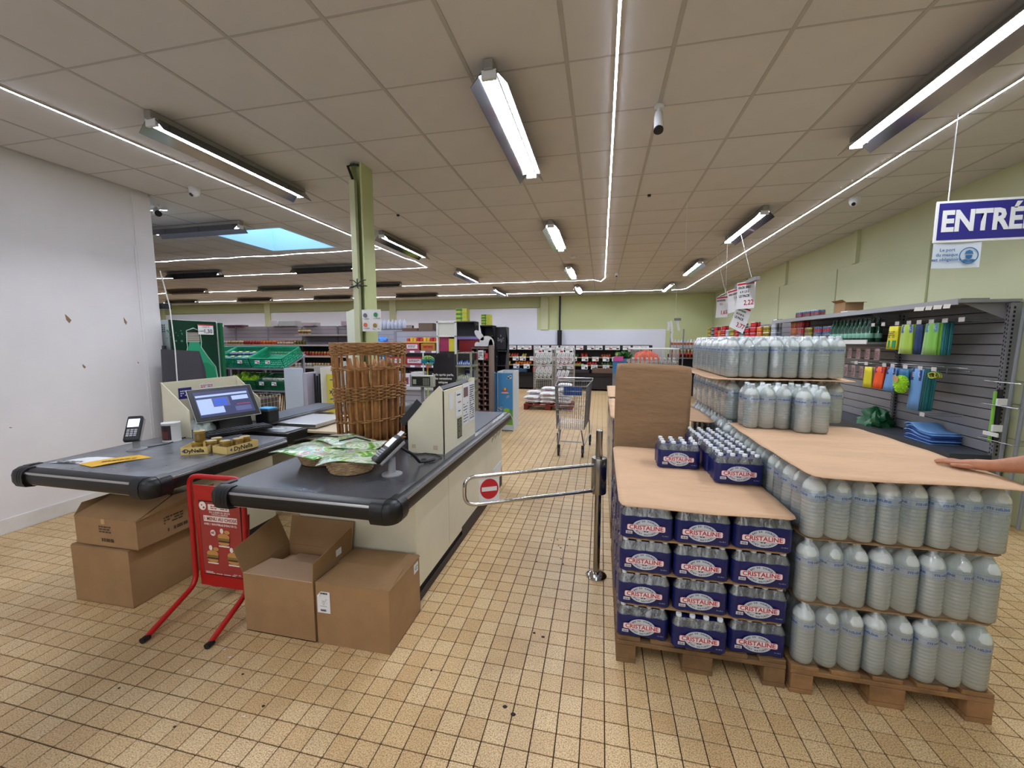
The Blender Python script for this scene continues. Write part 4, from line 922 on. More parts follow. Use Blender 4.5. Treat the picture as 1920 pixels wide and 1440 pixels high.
sa = Vector((0, 2.83, 0)) + d_ * .86; sb = Vector((0, 2.83, 0)) + d_ * .725; nn = Vector((d_.y, -d_.x, 0)); 
if nn.y > 0: nn = -nn
rr_ = (sb - sa).normalized()
MB().ext([sa + Vector((0, 0, .645)), sb + Vector((0, 0, .645)), sb + Vector((0, 0, .826)), sa + Vector((0, 0, .826))], nn * .003).build('sign_plate', WHITE, t)
q = MB(); cc_ = (sa + sb) / 2 + nn * .004 + Vector((0, 0, .738))
q.ext([cc_ + rr_ * (.061 * math.cos(a_ * PI / 16)) + Vector((0, 0, .068 * math.sin(a_ * PI / 16))) for a_ in range(32)], nn * .001, 0)
q.ext([cc_ + rr_ * a_ + Vector((0, 0, b__)) + nn * .001 for a_, b__ in ((-.05, -.014), (.05, -.014), (.05, .014), (-.05, .014))], nn * .001, 1)
q.build('no_entry_symbol', [pm('signal_red', '#b71f2a', .4), WHITE], t)

# ================================================================== WATER PALLETS
wood = pm('pallet_wood', '#7d6040', .85, noise=(6, .35), bump=(20, .4, .01), stretch=(1, 6, 1)); wood2 = pm('pallet_wood_warm', '#96714a', .85, noise=(6, .35), bump=(20, .4, .01), stretch=(1, 6, 1))
def pallet(label, x0, y0, mt, L=1.2, W=.8):
    t = T('pallet', label, 'pallet', (x0, y0, 0))
    rd = random.Random(label)
    for k in range(3):
        xx = (0, W / 2 - .0725, W - .1)[k]; wd = (.1, .145, .1)[k]
        MB().box(xx, 0, 0, xx + wd, L, .022).build('bottom_board', mt, None, bevel=.003).parent = t
        for j in range(3):
            yy = (0, L / 2 - .07, L - .1)[j]; o = MB().box(xx + rd.uniform(0, .004), yy, .022, xx + wd, yy + (.1, .14, .1)[j], .1).build('block', mt, None, bevel=.005); o.parent = t
    for j in range(3):
        yy = (0, L / 2 - .07, L - .1)[j]; MB().box(0, yy, .1, W, yy + (.1, .14, .1)[j], .122).build('stringer_board', mt, None, bevel=.003).parent = t
    for k in range(5):
        xx = k * (W - .12) / 4; MB().box(xx, 0 + rd.uniform(0, .006), .122, xx + .12, L, .144).build('top_board', mt, None, bevel=.004).parent = t
    return t
pallet('worn wooden pallet carrying the blue packs next to the gate', .113, 2.05, wood)
pallet('reddish wooden pallet carrying the large water bottles at the front', .925, 2.035, wood2)

PET = bpy.data.materials.new('pet_bottle_water'); PET.use_nodes = True
nt = PET.node_tree; b = nt.nodes['Principled BSDF']
b.inputs['Base Color'].default_value = rgb('#eefcf8'); b.inputs['Roughness'].default_value = .07; b.inputs['IOR'].default_value = 1.33; b.inputs['Transmission Weight'].default_value = .28; b.inputs['Coat Weight'].default_value = 1.0; b.inputs['Coat Roughness'].default_value = .03; b.inputs['Subsurface Weight'].default_value = .35; b.inputs['Subsurface Scale'].default_value = .08; b.inputs['Subsurface Radius'].default_value = (.9, 1.0, .95)
PETT = pm('pet_bottle_neck', '#f4f8f8', .05, trans=.82, ior=1.3, coat=1.0)
FILM = bpy.data.materials.new('shrink_film'); FILM.use_nodes = True; nt = FILM.node_tree; nt.nodes.remove(nt.nodes['Principled BSDF'])
out = nt.nodes['Material Output']; tr = nt.nodes.new('ShaderNodeBsdfTransparent'); tr.inputs[0].default_value = (.97, .99, .99, 1); gl = nt.nodes.new('ShaderNodeBsdfGlossy'); gl.inputs['Roughness'].default_value = .09; gl.inputs[0].default_value = (.95, .96, .97, 1)
df = nt.nodes.new('ShaderNodeBsdfDiffuse'); df.inputs[0].default_value = (.7, .76, .76, 1)
fr = nt.nodes.new('ShaderNodeLayerWeight'); fr.inputs['Blend'].default_value = .35; ms = nt.nodes.new('ShaderNodeMixShader'); m2 = nt.nodes.new('ShaderNodeMixShader')
n_ = nt.nodes.new('ShaderNodeTexNoise'); n_.inputs['Scale'].default_value = 22; n_.inputs['Detail'].default_value = 4; tc_ = nt.nodes.new('ShaderNodeTexCoord'); mp_ = nt.nodes.new('ShaderNodeMapping'); mp_.inputs['Scale'].default_value = (1, 1, .35)
nt.links.new(tc_.outputs['Object'], mp_.inputs['Vector']); nt.links.new(mp_.outputs[0], n_.inputs['Vector']); bp = nt.nodes.new('ShaderNodeBump'); bp.inputs['Strength'].default_value = .9; bp.inputs['Distance'].default_value = .015
nt.links.new(n_.outputs['Fac'], bp.inputs['Height']); nt.links.new(bp.outputs[0], gl.inputs['Normal'])
ml = nt.nodes.new('ShaderNodeMath'); ml.operation = 'MULTIPLY_ADD'; ml.inputs[1].default_value = .7; ml.inputs[2].default_value = .09
nt.links.new(fr.outputs['Fresnel'], ml.inputs[0]); nt.links.new(ml.outputs[0], ms.inputs[0]); m2.inputs[0].default_value = .06
nt.links.new(tr.outputs[0], m2.inputs[1]); nt.links.new(df.outputs[0], m2.inputs[2]); nt.links.new(m2.outputs[0], ms.inputs[1]); nt.links.new(gl.outputs[0], ms.inputs[2]); nt.links.new(ms.outputs[0], out.inputs[0])

# 1.5 l bottle
R15, H15 = .0462, .300
prof = [(.036, .0), (.043, .004), (.0455, .012)]
z = .02
for k in range(9): prof += [(.0462, z), (.0462, z + .009), (.0425, z + .0125), (.0462, z + .016)]; z += .0175
prof += [(.0462, .178), (.0462, .220), (.0458, .230), (.042, .246), (.031, .266), (.018, .279), (.0145, .284), (.0145, .288)]
bot15 = MB().lathe(prof, 16).mesh('bottle', PET, smooth='all')
cap15 = MB().lathe([(.0155, .285), (.0155, .299), (.014, .301), (.001, .3015)], 12).mesh('cap', pm('cap_white', '#e2e8ec', .4), smooth=True)
lab_m = [pm('label_paleblue', '#cadbea', .4), pm('label_blue', '#5f78b0', .5)]
q = MB(); nseg = 24
for k in range(nseg):
    a0, a1 = 2 * PI * k / nseg, 2 * PI * (k + 1) / nseg
    for (za, zb, mi) in ((.179, .219, 0),):
        q.quad((.0466 * math.cos(a0), .0466 * math.sin(a0), za), (.0466 * math.cos(a1), .0466 * math.sin(a1), za), (.0466 * math.cos(a1), .0466 * math.sin(a1), zb), (.0466 * math.cos(a0), .0466 * math.sin(a0), zb), mi)
    w0, w1 = .0035 * math.sin(a0 * 3), .0035 * math.sin(a1 * 3)
    for off in (.185, .213): q.quad((.047 * math.cos(a0), .047 * math.sin(a0), off + w0 * .5), (.047 * math.cos(a1), .047 * math.sin(a1), off + w1 * .5), (.047 * math.cos(a1), .047 * math.sin(a1), off + w1 * .5 + .001), (.047 * math.cos(a0), .047 * math.sin(a0), off + w0 * .5 + .001), 1)
def cyl_text(q, s_, size, r, zc_, ang0, mi, bold=0):
    me = txtmesh(s_, size, bold, 'CENTER', None)
    q.add([(r * math.cos(ang0 + v.co.x / r), r * math.sin(ang0 + v.co.x / r), zc_ + v.co.y) for v in me.vertices], [tuple(p.vertices) for p in me.polygons], mi)
for an in (-90, 30, 150): cyl_text(q, 'STE HÉLÈNE', .0135, .0472, .199, math.radians(an), 1, .0007)
lab15 = q.mesh('label', lab_m)
for m__ in (bot15, lab15): m__.transform(Matrix.Diagonal((1.035, 1.035, 1, 1)))
def bumpy_outline(nx, ny, p, r):
    # outline of nx x ny touching circles, shrink-film style scallops; centred on origin
    pts = []
    hx, hy = (nx - 1) * p / 2, (ny - 1) * p / 2
    def side(cx0, cy0, dx, dy, n, nxv, nyv):
        for k in range(n):
            cx_, cy_ = cx0 + dx * k * p, cy0 + dy * k * p
            pts.append((cx_ + nxv * r, cy_ + nyv * r))
            if k < n - 1: pts.append((cx_ + dx * p / 2 + nxv * (r - .007), cy_ + dy * p / 2 + nyv * (r - .007)))
    def cornerp(cx_, cy_, a0): 
        for k in range(1, 5): a_ = a0 + PI / 2 * k / 5; pts.append((cx_ + r * math.cos(a_), cy_ + r * math.sin(a_)))
    side(-hx, -hy, 1, 0, nx, 0, -1); cornerp(hx, -hy, -PI / 2)
    side(hx, -hy, 0, 1, ny, 1, 0); cornerp(hx, hy, 0)
    side(hx, hy, -1, 0, nx, 0, 1); cornerp(-hx, hy, PI / 2)
    side(-hx, hy, 0, -1, ny, -1, 0); cornerp(-hx, -hy, PI)
    return pts
def film_mesh(nx, ny, p, r, levels, top=True, mats=None, name='film'):
    ol = bumpy_outline(nx, ny, p, r); n = len(ol); q = MB(); vs = []
    hx, hy = (nx - 1) * p / 2, (ny - 1) * p / 2
    for z, inset, k_ in levels:
        for x, y in ol:
            L_ = math.hypot(x, y); cx_ = max(-hx, min(hx, x)); cy_ = max(-hy, min(hy, y))
            dx, dy = x - cx_, y - cy_; vs.append((cx_ + dx * inset, cy_ + dy * inset, z))
    fs = []; mi = []
    for i in range(len(levels) - 1):
        for j in range(n): fs.append((i * n + j, i * n + (j + 1) % n, (i + 1) * n + (j + 1) % n, (i + 1) * n + j)); mi.append(levels[i][2])
    q.v = vs; q.f = fs; q.m = mi
    if top: q.f.append(tuple((len(levels) - 1) * n + j for j in range(n))); q.m.append(levels[-1][2])
    return q
P15 = .0985
def make_pack15(nx, ny):
    t = T('water_pack', 'x', 'water pack', (0, 0, 0), 'packs of large water bottles')
    for i in range(nx):
        for j in range(ny):
            x, y = (i - (nx - 1) / 2) * P15, (j - (ny - 1) / 2) * P15
            b_ = put('bottle', bot15, t, (x, y, 0)); b_.rotation_euler = (0, 0, random.uniform(-1, 1))
            put('cap', cap15, b_); put('label', lab15, b_)
    lv = [(.002, .86, 0), (.010, 1.0, 0), (.10, 1.0, 0), (.2, 1.0, 0), (.225, .99, 0), (.262, .66, 0), (.296, .35, 0)]
    me = film_mesh(nx, ny, P15, .0490, lv, top=False).mesh('film', FILM, smooth='all')
    put('film', me, t)
    return t
p32 = make_pack15(3, 2); p23 = make_pack15(2, 3)
used = set()
def place(proto, x, y, z, rz, label, group):
    if proto.name not in used:
        used.add(proto.name); proto.location = (x, y, z); proto.rotation_euler = (0, 0, rz); proto['label'] = label; proto['group'] = group; return proto
    return dup(proto, (x, y, z), rz, label, group)
LAY = .3185
def layer15(x0, y0, z, which, lab, grp, jit=.004):
    a = P15; rd = random.Random(int(z * 1000 + y0 * 77))
    def J(): return rd.uniform(-jit, jit)
    ly = ('front left', 'front middle', 'front right')
    cols = []
    if 'F' in which: cols += [(p32, 1.5, 1, 0, 'front left'), (p23, 4, 1.5, 0, 'front middle'), (p32, 6.5, 1, 0, 'front right')]
    if 'L' in which: cols += [(p32, 1.5, 1 + 2 * k, 0, 'left side') for k in range(0 if 'F' not in which else 1, 6)]
    if 'R' in which: cols += [(p32, 6.5, 1 + 2 * k, 0, 'right side') for k in range(1, 6)]
    if 'M' in which: cols += [(p23, 4, 1.5 + 3 * k, 0, 'middle') for k in range(0 if 'F' not in which else 1, 4)]
    for pr_, cx_, cy_, rz, nm in cols:
        fr_ = nm.startswith('front')
        place(pr_, x0 + cx_ * a + .008 + J(), y0 + cy_ * a + J(), z, rz, ('water bottle pack, %s of the %s' % (nm, lab)) if fr_ else 'water pack, %s of the %s' % (nm, lab.replace('layer of the tall rear', 'layer, tall rear')), grp + ' ' + nm)
nmL = ('bottom', 'second', 'third')
def sheet(label, x0, y0, x1, y1, z, th=.004, wav=.004, mat=None, edge=0):
    t_ = MB(); rd = random.Random(label)
    a_, b__ = rd.uniform(0, 6), rd.uniform(0, 6)
    nx_, ny_ = 18, 18
    def fn(u, v):
        e = min(u, 1 - u, v, 1 - v)
        x = x0 + (x1 - x0) * u; y = y0 + (y1 - y0) * v
        dz = wav * math.sin(8 * u + a_) * math.cos(7 * v + b__) + wav * .5 * math.sin(23 * v + 3 * u)
        cr_ = 0
        # rounded corners
        cu, cv = abs(u - .5) * 2, abs(v - .5) * 2
        if cu > .9 and cv > .9:
            k = .965; x = (x0 + x1) / 2 + (x - (x0 + x1) / 2) * k; y = (y0 + y1) / 2 + (y - (y0 + y1) / 2) * k
        return (x, y, z + dz)
    o = t_.grid(fn, nx_, ny_).build('cardboard_sheet', mat or CARDE, None, smooth='all')
    md = o.modifiers.new('thickness', 'SOLIDIFY'); md.thickness = th; md.offset = 1
    return tag(o, label, 'cardboard sheet')
for k in range(3):
    layer15(.925, 2.037, .146 + k * LAY, 'FLR', '%s layer on the front pallet' % nmL[k], '%s layer front pallet' % nmL[k])
    if k < 2: sheet('cardboard layer sheet above the %s row of large bottles on the front pallet' % nmL[k], .94, 2.05, 1.72, 3.22, .146 + (k + 1) * LAY - .012, .003, .001, CARD)
ZC2 = .146 + 3 * LAY - .009
sheet('large tan cardboard sheet covering the front stack of large bottles', .915, 1.965, 1.745, 3.20, ZC2, .004, .004)
# two packs on the sheet
place(p32, 1.115, 3.09, ZC2 + .008, 0, 'pack of three by two water bottles standing alone on the tan sheet, left of the pair', 'packs on the sheet left')
place(p23, 1.345, 3.045, ZC2 + .008, 0, 'pack of water bottles standing alone on the tan sheet, right of the pair', 'packs on the sheet right')
# pallet P4 behind
pallet('pallet under the tallest stack of water bottles', .93, 3.30, wood)
for k in range(3): layer15(.925, 3.30, .146 + k * LAY, 'L', '%s layer of the tall rear stack' % nmL[k], '%s layer rear stack' % nmL[k])
layer15(.925, 3.30, .146 + 3 * LAY, 'FLR', 'fourth layer of the tall rear stack', 'fourth layer rear stack')
sheet('cardboard sheet under the topmost layer of the tall water stack', .80, 3.20, 1.74, 4.52, .146 + 4 * LAY - .010, .005, .004)
layer15(.90, 3.27, .146 + 4 * LAY + .006, 'FLRM', 'topmost layer of the tall rear stack', 'topmost layer rear stack')
# a further column so the top layer reaches left
for k in range(5): place(p23, .80, 3.50 + k * .30, .146 + 4 * LAY + .006, 0, 'water bottle pack overhanging the left edge of the topmost layer', 'packs overhanging the topmost layer') if k < 0 else None

# 50 cl packs
R05, P05 = .0305, .0645
prof5 = [(.024, 0), (.030, .004), (.0305, .02), (.0305, .05), (.029, .055), (.0305, .06), (.0305, .105), (.029, .115), (.024, .130), (.015, .147), (.0125, .152), (.0125, .157), (.0138, .1575), (.0138, .170), (.0125, .172), (.001, .1722)]
msx = [0] * 11 + [1] * 4
bot5 = MB().lathe(prof5, 12, ms=msx).mesh('bottle', [PETT, pm('cap_white')], smooth=True)
navyf = pm('film_navy', '#171f5c', .28, noise=(9, .2), bump=(20, .5, .008)); logo_grey = pm('logo_grey', '#c5ccd2', .4); logo_red = pm('logo_red', '#b8202c', .4); logo_w = pm('logo_white', '#e4e2e4', .4); logo_ink = pm('logo_ink', '#1d2a66', .5); logo_g = pm('logo_green', '#27463a', .5)
# logo on plane y = 0 facing -y, centred on the origin
def logo_mesh():
    q = MB()
    rx, rz = .068, .044
    def ell(rx_, rz_, y, mi, n=40): q.ext([(rx_ * math.cos(a_ * 2 * PI / n), y, rz_ * math.sin(a_ * 2 * PI / n)) for a_ in range(n)], (0, -.0003, 0), mi)
    ell(rx, rz, 0, 0)
    # feathery leaf strokes on the oval
    for k in range(9):
        a_ = math.radians(20 + k * 17.5); r0, r1 = .010, .024
        c_, s_ = math.cos(a_), math.sin(a_); p0 = Vector((r0 * c_ * 1.3, -.0006, r0 * s_)); p1 = Vector((r1 * c_ * 1.4, -.0006, r1 * s_)); nn_ = Vector((-s_, 0, c_)) * .0012
        q.quad(p0 - nn_, p1, p0 + nn_, p0, 1)
    # arc lettering
    def arc(text, top):
        n = len(text); span = math.radians(122); 
        for i, ch in enumerate(text):
            if ch == ' ': continue
            f = (i - (n - 1) / 2) / n * span
            if top: th = PI / 2 - f; rot = th - PI / 2; rr = .80
            else: th = -PI / 2 + f; rot = th + PI / 2; rr = .80
            x, z = rx * rr * math.cos(th), rz * rr * math.sin(th); tx_, tz_ = -rx * math.sin(th), rz * math.cos(th)
            if not top: tx_, tz_ = tx_, tz_
            r = Vector((tx_, 0, tz_)).normalized() * (-1 if top else 1); u = Vector((-r.z, 0, r.x))
            M4 = Matrix((r, u, Vector((0, -1, 0)))).transposed().to_4x4(); M4.translation = Vector((x, -.0007, z))
            mb_text(q, ch, .0112, M4, 1, .0004)
    arc('EAU DE SOURCE', True); arc('ÉTAT NATUREL', False)
    # red-edged white band and name
    def rr_(w_, h_, y, mi, r=.007):
        pts = []
        for (cx_, cz_, a0) in ((w_ / 2 - r, h_ / 2 - r, 0), (-w_ / 2 + r, h_ / 2 - r, 90), (-w_ / 2 + r, -h_ / 2 + r, 180), (w_ / 2 - r, -h_ / 2 + r, 270)):
            for k in range(4): a_ = math.radians(a0 + k * 30); pts.append((cx_ + r * math.cos(a_), y, cz_ + r * math.sin(a_)))
        q.ext(pts, (0, -.0002, 0), mi)
    rr_(.186, .031, -.0008, 2); rr_(.183, .028, -.0012, 3)
    M4 = Matrix(((1, 0, 0, 0), (0, 0, 1, -.0018), (0, 1, 0, .0), (0, 0, 0, 1))); M4 = Matrix(((1, 0, 0, 0), (0, 0, -1, -.0018), (0, 1, 0, 0), (0, 0, 0, 1)))
    mb_text(q, 'CRISTALINE', .0305, M4, 2, .0007, 1.02)
    for s_ in (-1, 1): q.ext([(s_ * .001, -.0012, -.017), (s_ * .013, -.0012, -.0155), (s_ * .009, -.0012, -.0215), (s_ * .002, -.0012, -.0215)], (0, -.0003, 0), 4)
    # barcode
    q.box(-.098, -.0006, -.036, -.066, 0, -.021, 3)
    for k in range(8): q.box(-.095 + k * .0034, -.001, -.034, -.0938 + k * .0034 + .0006 * (k % 3), -.0006, -.024, 1)
    M4 = M4.copy(); M4.translation = Vector((.092, -.0008, -.034)); mb_text(q, '12 x 50 cl', .0075, M4, 0)
    return q.mesh('printed_logo', [logo_grey, logo_ink, logo_red, logo_w, logo_g])
LOGO = logo_mesh()
def make_pack5(full=True):
    nx, ny = 4, 3
    t = T('water_pack', 'x', 'water pack', (0, 0, 0), 'blue packs of small water bottles')
    if full:
        for i in range(nx):
            for j in range(ny): put('bottle', bot5, t, ((i - 1.5) * P05, (j - 1) * P05, 0))
    lv = [(.001, .8, 0), (.006, 1.0, 0), (.06, 1.0, 0), (.112, 1.0, 0), (.120, .97, 0)]
    q = film_mesh(nx, ny, P05, .0325, lv, top=False)
    # navy strips over the shoulders between the rows of caps
    for yy in (-P05 * .5, P05 * .5): q.add([(-.115, yy - .02, .142), (.115, yy - .02, .142), (.115, yy + .02, .142), (-.115, yy + .02, .142), (-.115, yy, .148), (.115, yy, .148)], [(0, 1, 5, 4), (4, 5, 2, 3)], 0)
    for sg in (-1, 1): q.add([(sg * .128, -.055, .116), (sg * .128, .055, .116), (sg * .112, .05, .145), (sg * .112, -.05, .145)], [(0, 1, 2, 3)], 0)
    if not full:
        for i in range(nx):
            for j in range(ny):
                if 0 < i < 3 and j == 1: continue
                q.lathe([(.028, .11), (.024, .130), (.015, .147), (.0135, .155), (.0138, .17), (.001, .172)], 8, ((i - 1.5) * P05, (j - 1) * P05, 0), ms=[1, 1, 1, 2, 2], caps=False)
    o = put('film', q.mesh('film', [navyf, PETT, pm('cap_white')], smooth=True), t)
    sf = film_mesh(nx, ny, P05, .0328, [(.118, 1.0, 0), (.135, .8, 0), (.16, .5, 0)], top=False)
    put('clear_film', sf.mesh('clear_film', FILM, smooth='all'), t)
    l = put('printed_logo', LOGO, o, (-.004, -.0985, .062))
    return t
c_full = make_pack5(True); c_lite = make_pack5(False)
LY5 = .1805
nm5 = ('bottom', 'second', 'third', 'top')
for k in range(4):
    z = .146 + k * LY5
    for i, nx_ in enumerate(('left', 'middle', 'right')):
        jx = random.uniform(-.003, .003); dz = 0
        place(c_full, .245 + i * .268 + jx, 2.05 + .1 + random.uniform(0, .006) - (.035 if (k, i) == (0, 1) else 0), z, random.uniform(-.01, .01), 'blue water pack, %s of the %s row on the front of the blue stack' % (nx_, nm5[k]), 'front blue packs %s %s' % (nm5[k], nx_))
    for j in range(1, 6):
        place(c_lite, .245 + random.uniform(-.004, .004), 2.15 + j * .2, z, 0, 'blue water pack on the aisle side, %s row, %s from the front corner' % (nm5[k], ORD[j]), 'aisle side blue packs %s row' % nm5[k])
    if k < 3: sheet('thin cardboard sheet above the %s row of blue packs' % nm5[k], .12, 2.06, .915, 3.24, z + LY5 - .0065, .003, .0012, CARD)
ZC1 = .146 + 4 * LY5 - .004
sheet('tan cardboard sheet covering the stack of blue packs', .105, 2.02, .915, 3.22, ZC1, .003, .004)
for (x, y, l) in ((.505, 2.80, 'blue water pack alone on the tan sheet, left of the row'), (.79, 2.57, 'blue water pack on the tan sheet nearest the camera'), (.785, 2.77, 'second blue water pack in the row on the tan sheet'), (.775, 2.97, 'third blue water pack in the row on the tan sheet'), (.765, 3.16, 'last blue water pack in the row on the tan sheet')):
    place(c_full, x, y, ZC1 + .008, 0, l, l)
# upright sheet
def fn(u, v):
    x = .115 + .565 * u; z = .60 + .915 * v
    if v > .9: x = .3975 + (x - .3975) * (1 - (v - .9) * .35)
    return (x, 3.30 + .012 * math.sin(4 * v + u) + .03 * (1 - v) * 0, z + .006 * math.sin(6 * u) - (.02 * max(0, u - .85) * 6 * (v > .95)))
o = MB().grid(fn, 16, 20).build('cardboard_sheet', pm('cardboard_dark', '#9a7b5b', .85, noise=(3, .12), bump=(9, .5, .012), stretch=(1, 1, 3)), None, smooth='all'); md = o.modifiers.new('thickness', 'SOLIDIFY'); md.thickness = .005
tag(o, 'brown cardboard sheet standing upright behind the blue stack', 'cardboard sheet')
# shrink wrapped stacks further along the aisle
for y0, lb in ((3.42, 'near'), (4.75, 'far')):
    pallet('pallet under the %s wrapped stack along the aisle' % lb, .113, y0, wood)
    for k in range(5):
        for j in range(6): place(c_lite, .245 + random.uniform(-.006, .006), y0 + .1 + j * .2, .146 + k * LY5, 0, 'blue water pack in the %s wrapped stack behind the upright sheet' % lb, 'wrapped stack %s' % lb)
    wr_ = MB().grid(lambda u, v: (.108 + .004 * math.sin(60 * u) * math.sin(31 * v), y0 + 1.2 * u, .14 + .92 * v), 30, 16).build('stretch_wrap', FILM, None, smooth='all'); tag(wr_, 'clear stretch wrap on the aisle side of the %s stack' % lb, 'plastic film')
sheet('pale cardboard sheet on the far wrapped stack', .09, 4.75, .9, 6.0, .146 + 5 * LY5, .004, .008)
sheet('pale cardboard sheet on the near wrapped stack', .09, 3.42, .9, 4.65, .146 + 5 * LY5, .004, .008)

# ================================================================== RIGHT WALL SHELVING
slatm = pm('shelf_slat', '#939294', .45, noise=(1.2, .1)); upm = pm('shelf_upright', '#828186', .5)
t = T('wall_shelving', 'grey slatted shelving along the right wall holding cloths and drinks', 'shelving', (3.5, 8, 0))
ups = [4.62, 6.0, 7.4, 8.8, 10.2, 11.6, 13.0, 14.4]
for k, (y0, y1) in enumerate(zip(ups[:-1], ups[1:])):
    zt = 2.04 if k < 3 else 1.95
    nsl = 14
    if k < 2:
        sm_ = MB().box(3.665, 0, .004, 3.68, y1 - y0 - .05, .099).mesh('slat', slatm, off=(0, 0, 0), bevel=.003, seg=1)
        for j in range(nsl):
            o = put('slat', sm_, t, (-3.5, y0 + .025 - 8, .62 + j * .104 - .0))
    else:
        q = MB()
        for j in range(nsl): q.box(3.665, y0 + .025, .624 + j * .104, 3.68, y1 - .025, .72 + j * .104)
        stuff(q.build('slats', slatm, t))
    MB().box(3.681, y0, .1, 3.70, y1, zt + .03).build('back_board', pm('shelf_back_dark', '#3a3a3d', .7), t)
for k, y in enumerate(ups[:4]):
    MB().box(3.62, y - .022, .1, 3.70, y + .022, 2.04).build('upright', upm, t)
    q = MB()
    for j in range(36):
        for dx in (-.010, .010): q.box(3.6185, y + dx - .004, .62 + j * .039 + (.012 if dx > 0 else 0), 3.6205, y + dx + .004, .64 + j * .039 + (.012 if dx > 0 else 0))
    if k < 2:
        for j in range(36): q.box(3.64, y - .0235, .62 + j * .039, 3.655, y - .0215, .642 + j * .039)
    stuff(q.build('slots', BLACK, t))
MB().box(3.22, 4.60, 2.045, 3.70, 8.8, 2.075).build('top_shelf', pm('shelf_top', '#8b8a8d', .45), t, bevel=.004)
MB().box(3.215, 4.60, 2.030, 3.222, 8.8, 2.085).build('price_rail', pm('rail_grey', '#98989b', .4), t)
for k in range(2): MB().ext([(3.66, ups[k] + .03, 2.04), (3.66, ups[k] + .03, 1.88), (3.3, ups[k] + .03, 2.04)], (0, .004, 0)).build('shelf_bracket', upm, t)
MB().box(3.29, 4.60, .56, 3.66, 8.8, .62).box(3.29, 4.60, .1, 3.31, 8.8, .56).box(3.29, 4.60, .1, 3.66, 4.62, .56).build('base_shelf', pm('base_shelf_dark', '#3c4046', .4), t)
MB().box(3.25, 5.92, 1.655, 3.66, 8.8, 1.68).build('mid_shelf', upm, t); MB().box(3.24, 5.92, 1.655, 3.252, 8.8, 1.71).build('price_rail', WHITE, t)
for z in (1.25,): MB().box(3.25, 8.8, z, 3.66, 14.4, z + .025).build('mid_shelf', upm, t)
MB().box(3.25, 8.8, 1.73, 3.66, 14.4, 1.76).build('mid_shelf', pm('shelf_top'), t); MB().box(3.24, 8.8, 1.73, 3.252, 14.4, 1.79).build('price_rail', WHITE, t)
MB().tube([(3.45, 4.70, 1.885), (3.45, 5.95, 1.885)], .006, 6).tube([(3.45, 4.70, 1.40), (3.45, 6.6, 1.40)], .008, 6).tube([(3.40, 4.66, 1.43), (3.40, 5.98, 1.43)], .005, 6).tube([(3.40, 4.66, 1.36), (3.40, 4.9, 1.36), (3.40, 4.9, 1.43)], .004, 5).build('hook_bar', STEEL, t)
tk = MB()
for k, (y, w_) in enumerate(((4.66, .08), (4.76, .1), (4.88, .08), (4.98, .13))): tk.ext([(3.208, y, 2.04), (3.208, y + w_, 2.045), (3.20, y + w_, 2.005), (3.20, y, 2.0)], (.001, 0, 0), 0)
tk.build('shelf_ticket', [pm('ticket', '#cfc9bb', .6)], t)
# hooks with tickets
hp = T('display_hook', 'x', 'hook', (3.3, 5, 1.9), 'display hooks')
MB().tube([(0, 0, 0), (.34, 0, .0), (.35, 0, .02)], .003, 5).tube([(0, 0, .022), (.35, 0, .022)], .002, 5).build('hook_wire', STEEL, None).parent = hp
MB().box(-.004, -.032, -.012, 0, .032, .03).build('ticket', pm('ticket_white', '#c9c6c4', .5), None).parent = hp
HU = [4.652, 4.841, 5.008, 5.173, 5.32, 5.502, 5.737, 5.924]; HL = [4.91, 5.092, 5.306, 5.507, 5.65, 5.987, 6.196]
for k, y in enumerate(HU):
    lb = '%s display hook from the near end of the upper bar of the wall shelving' % ORD[k]
    (dup(hp, (3.3, y, 1.885), 0, lb, 'upper hooks') if k else (setattr(hp, 'location', (3.3, y, 1.885)), hp.__setitem__('label', lb), hp.__setitem__('group', 'upper hooks')))
for k, y in enumerate(HL): dup(hp, (3.3, y, 1.40), 0, '%s display hook from the near end of the lower bar of the wall shelving' % ORD[k], 'lower hooks')
dup(hp, (3.3, 5.0, .92), 0, 'single empty display hook low on the wall shelving', 'low hook')
def cloth(name, label, y, z, w_, h_, cols, nlay=5, depth=.05, flare=.2, head=None, cat='cleaning cloth', lean=0.0, grp=None):
    t = T(name, label, cat, (3.31, y, z), grp)
    rd = random.Random(label)
    hh = h_ * (.28 if head else 0)
    for k in range(nlay):
        x = .0 + depth * k; mt = cols[min(k, len(cols) - 1)]
        sw = rd.uniform(-.01, .01)
        def fn(u, v, x=x, sw=sw):
            f = 1 - flare * v * 0 + flare * (1 - v)
            return (x + .006 * math.sin(9 * u + k), (u - .5) * w_ * (1 + flare * (1 - v)) + lean * (1 - v) + sw, -h_ * (1 - v) * (1 if k else 1))
        o = MB().grid(fn, 6, 4).build('cloth', mt, None, smooth='all'); o.parent = t
        md = o.modifiers.new('thickness', 'SOLIDIFY'); md.thickness = .012
    if head:
        def fn(u, v): return (-.010, (u - .5) * w_ * (1 + flare * .3 * (1 - v)) * (1 if v < .75 else 1 - (v - .75) * 1.2) + lean * .3 * (1 - v), -hh * (1 - v))
        o = MB().grid(fn, 4, 6).build('header_card', head, None); o.parent = t
        q = MB(); lines(q, (-.0125, lean * .15, -hh * .5), (0, -1, 0), (0, 0, 1), w_ * .7, hh * .45, 4, 0, 3, .4); o = q.build('printing', PAPER, None); o.parent = t
    return t
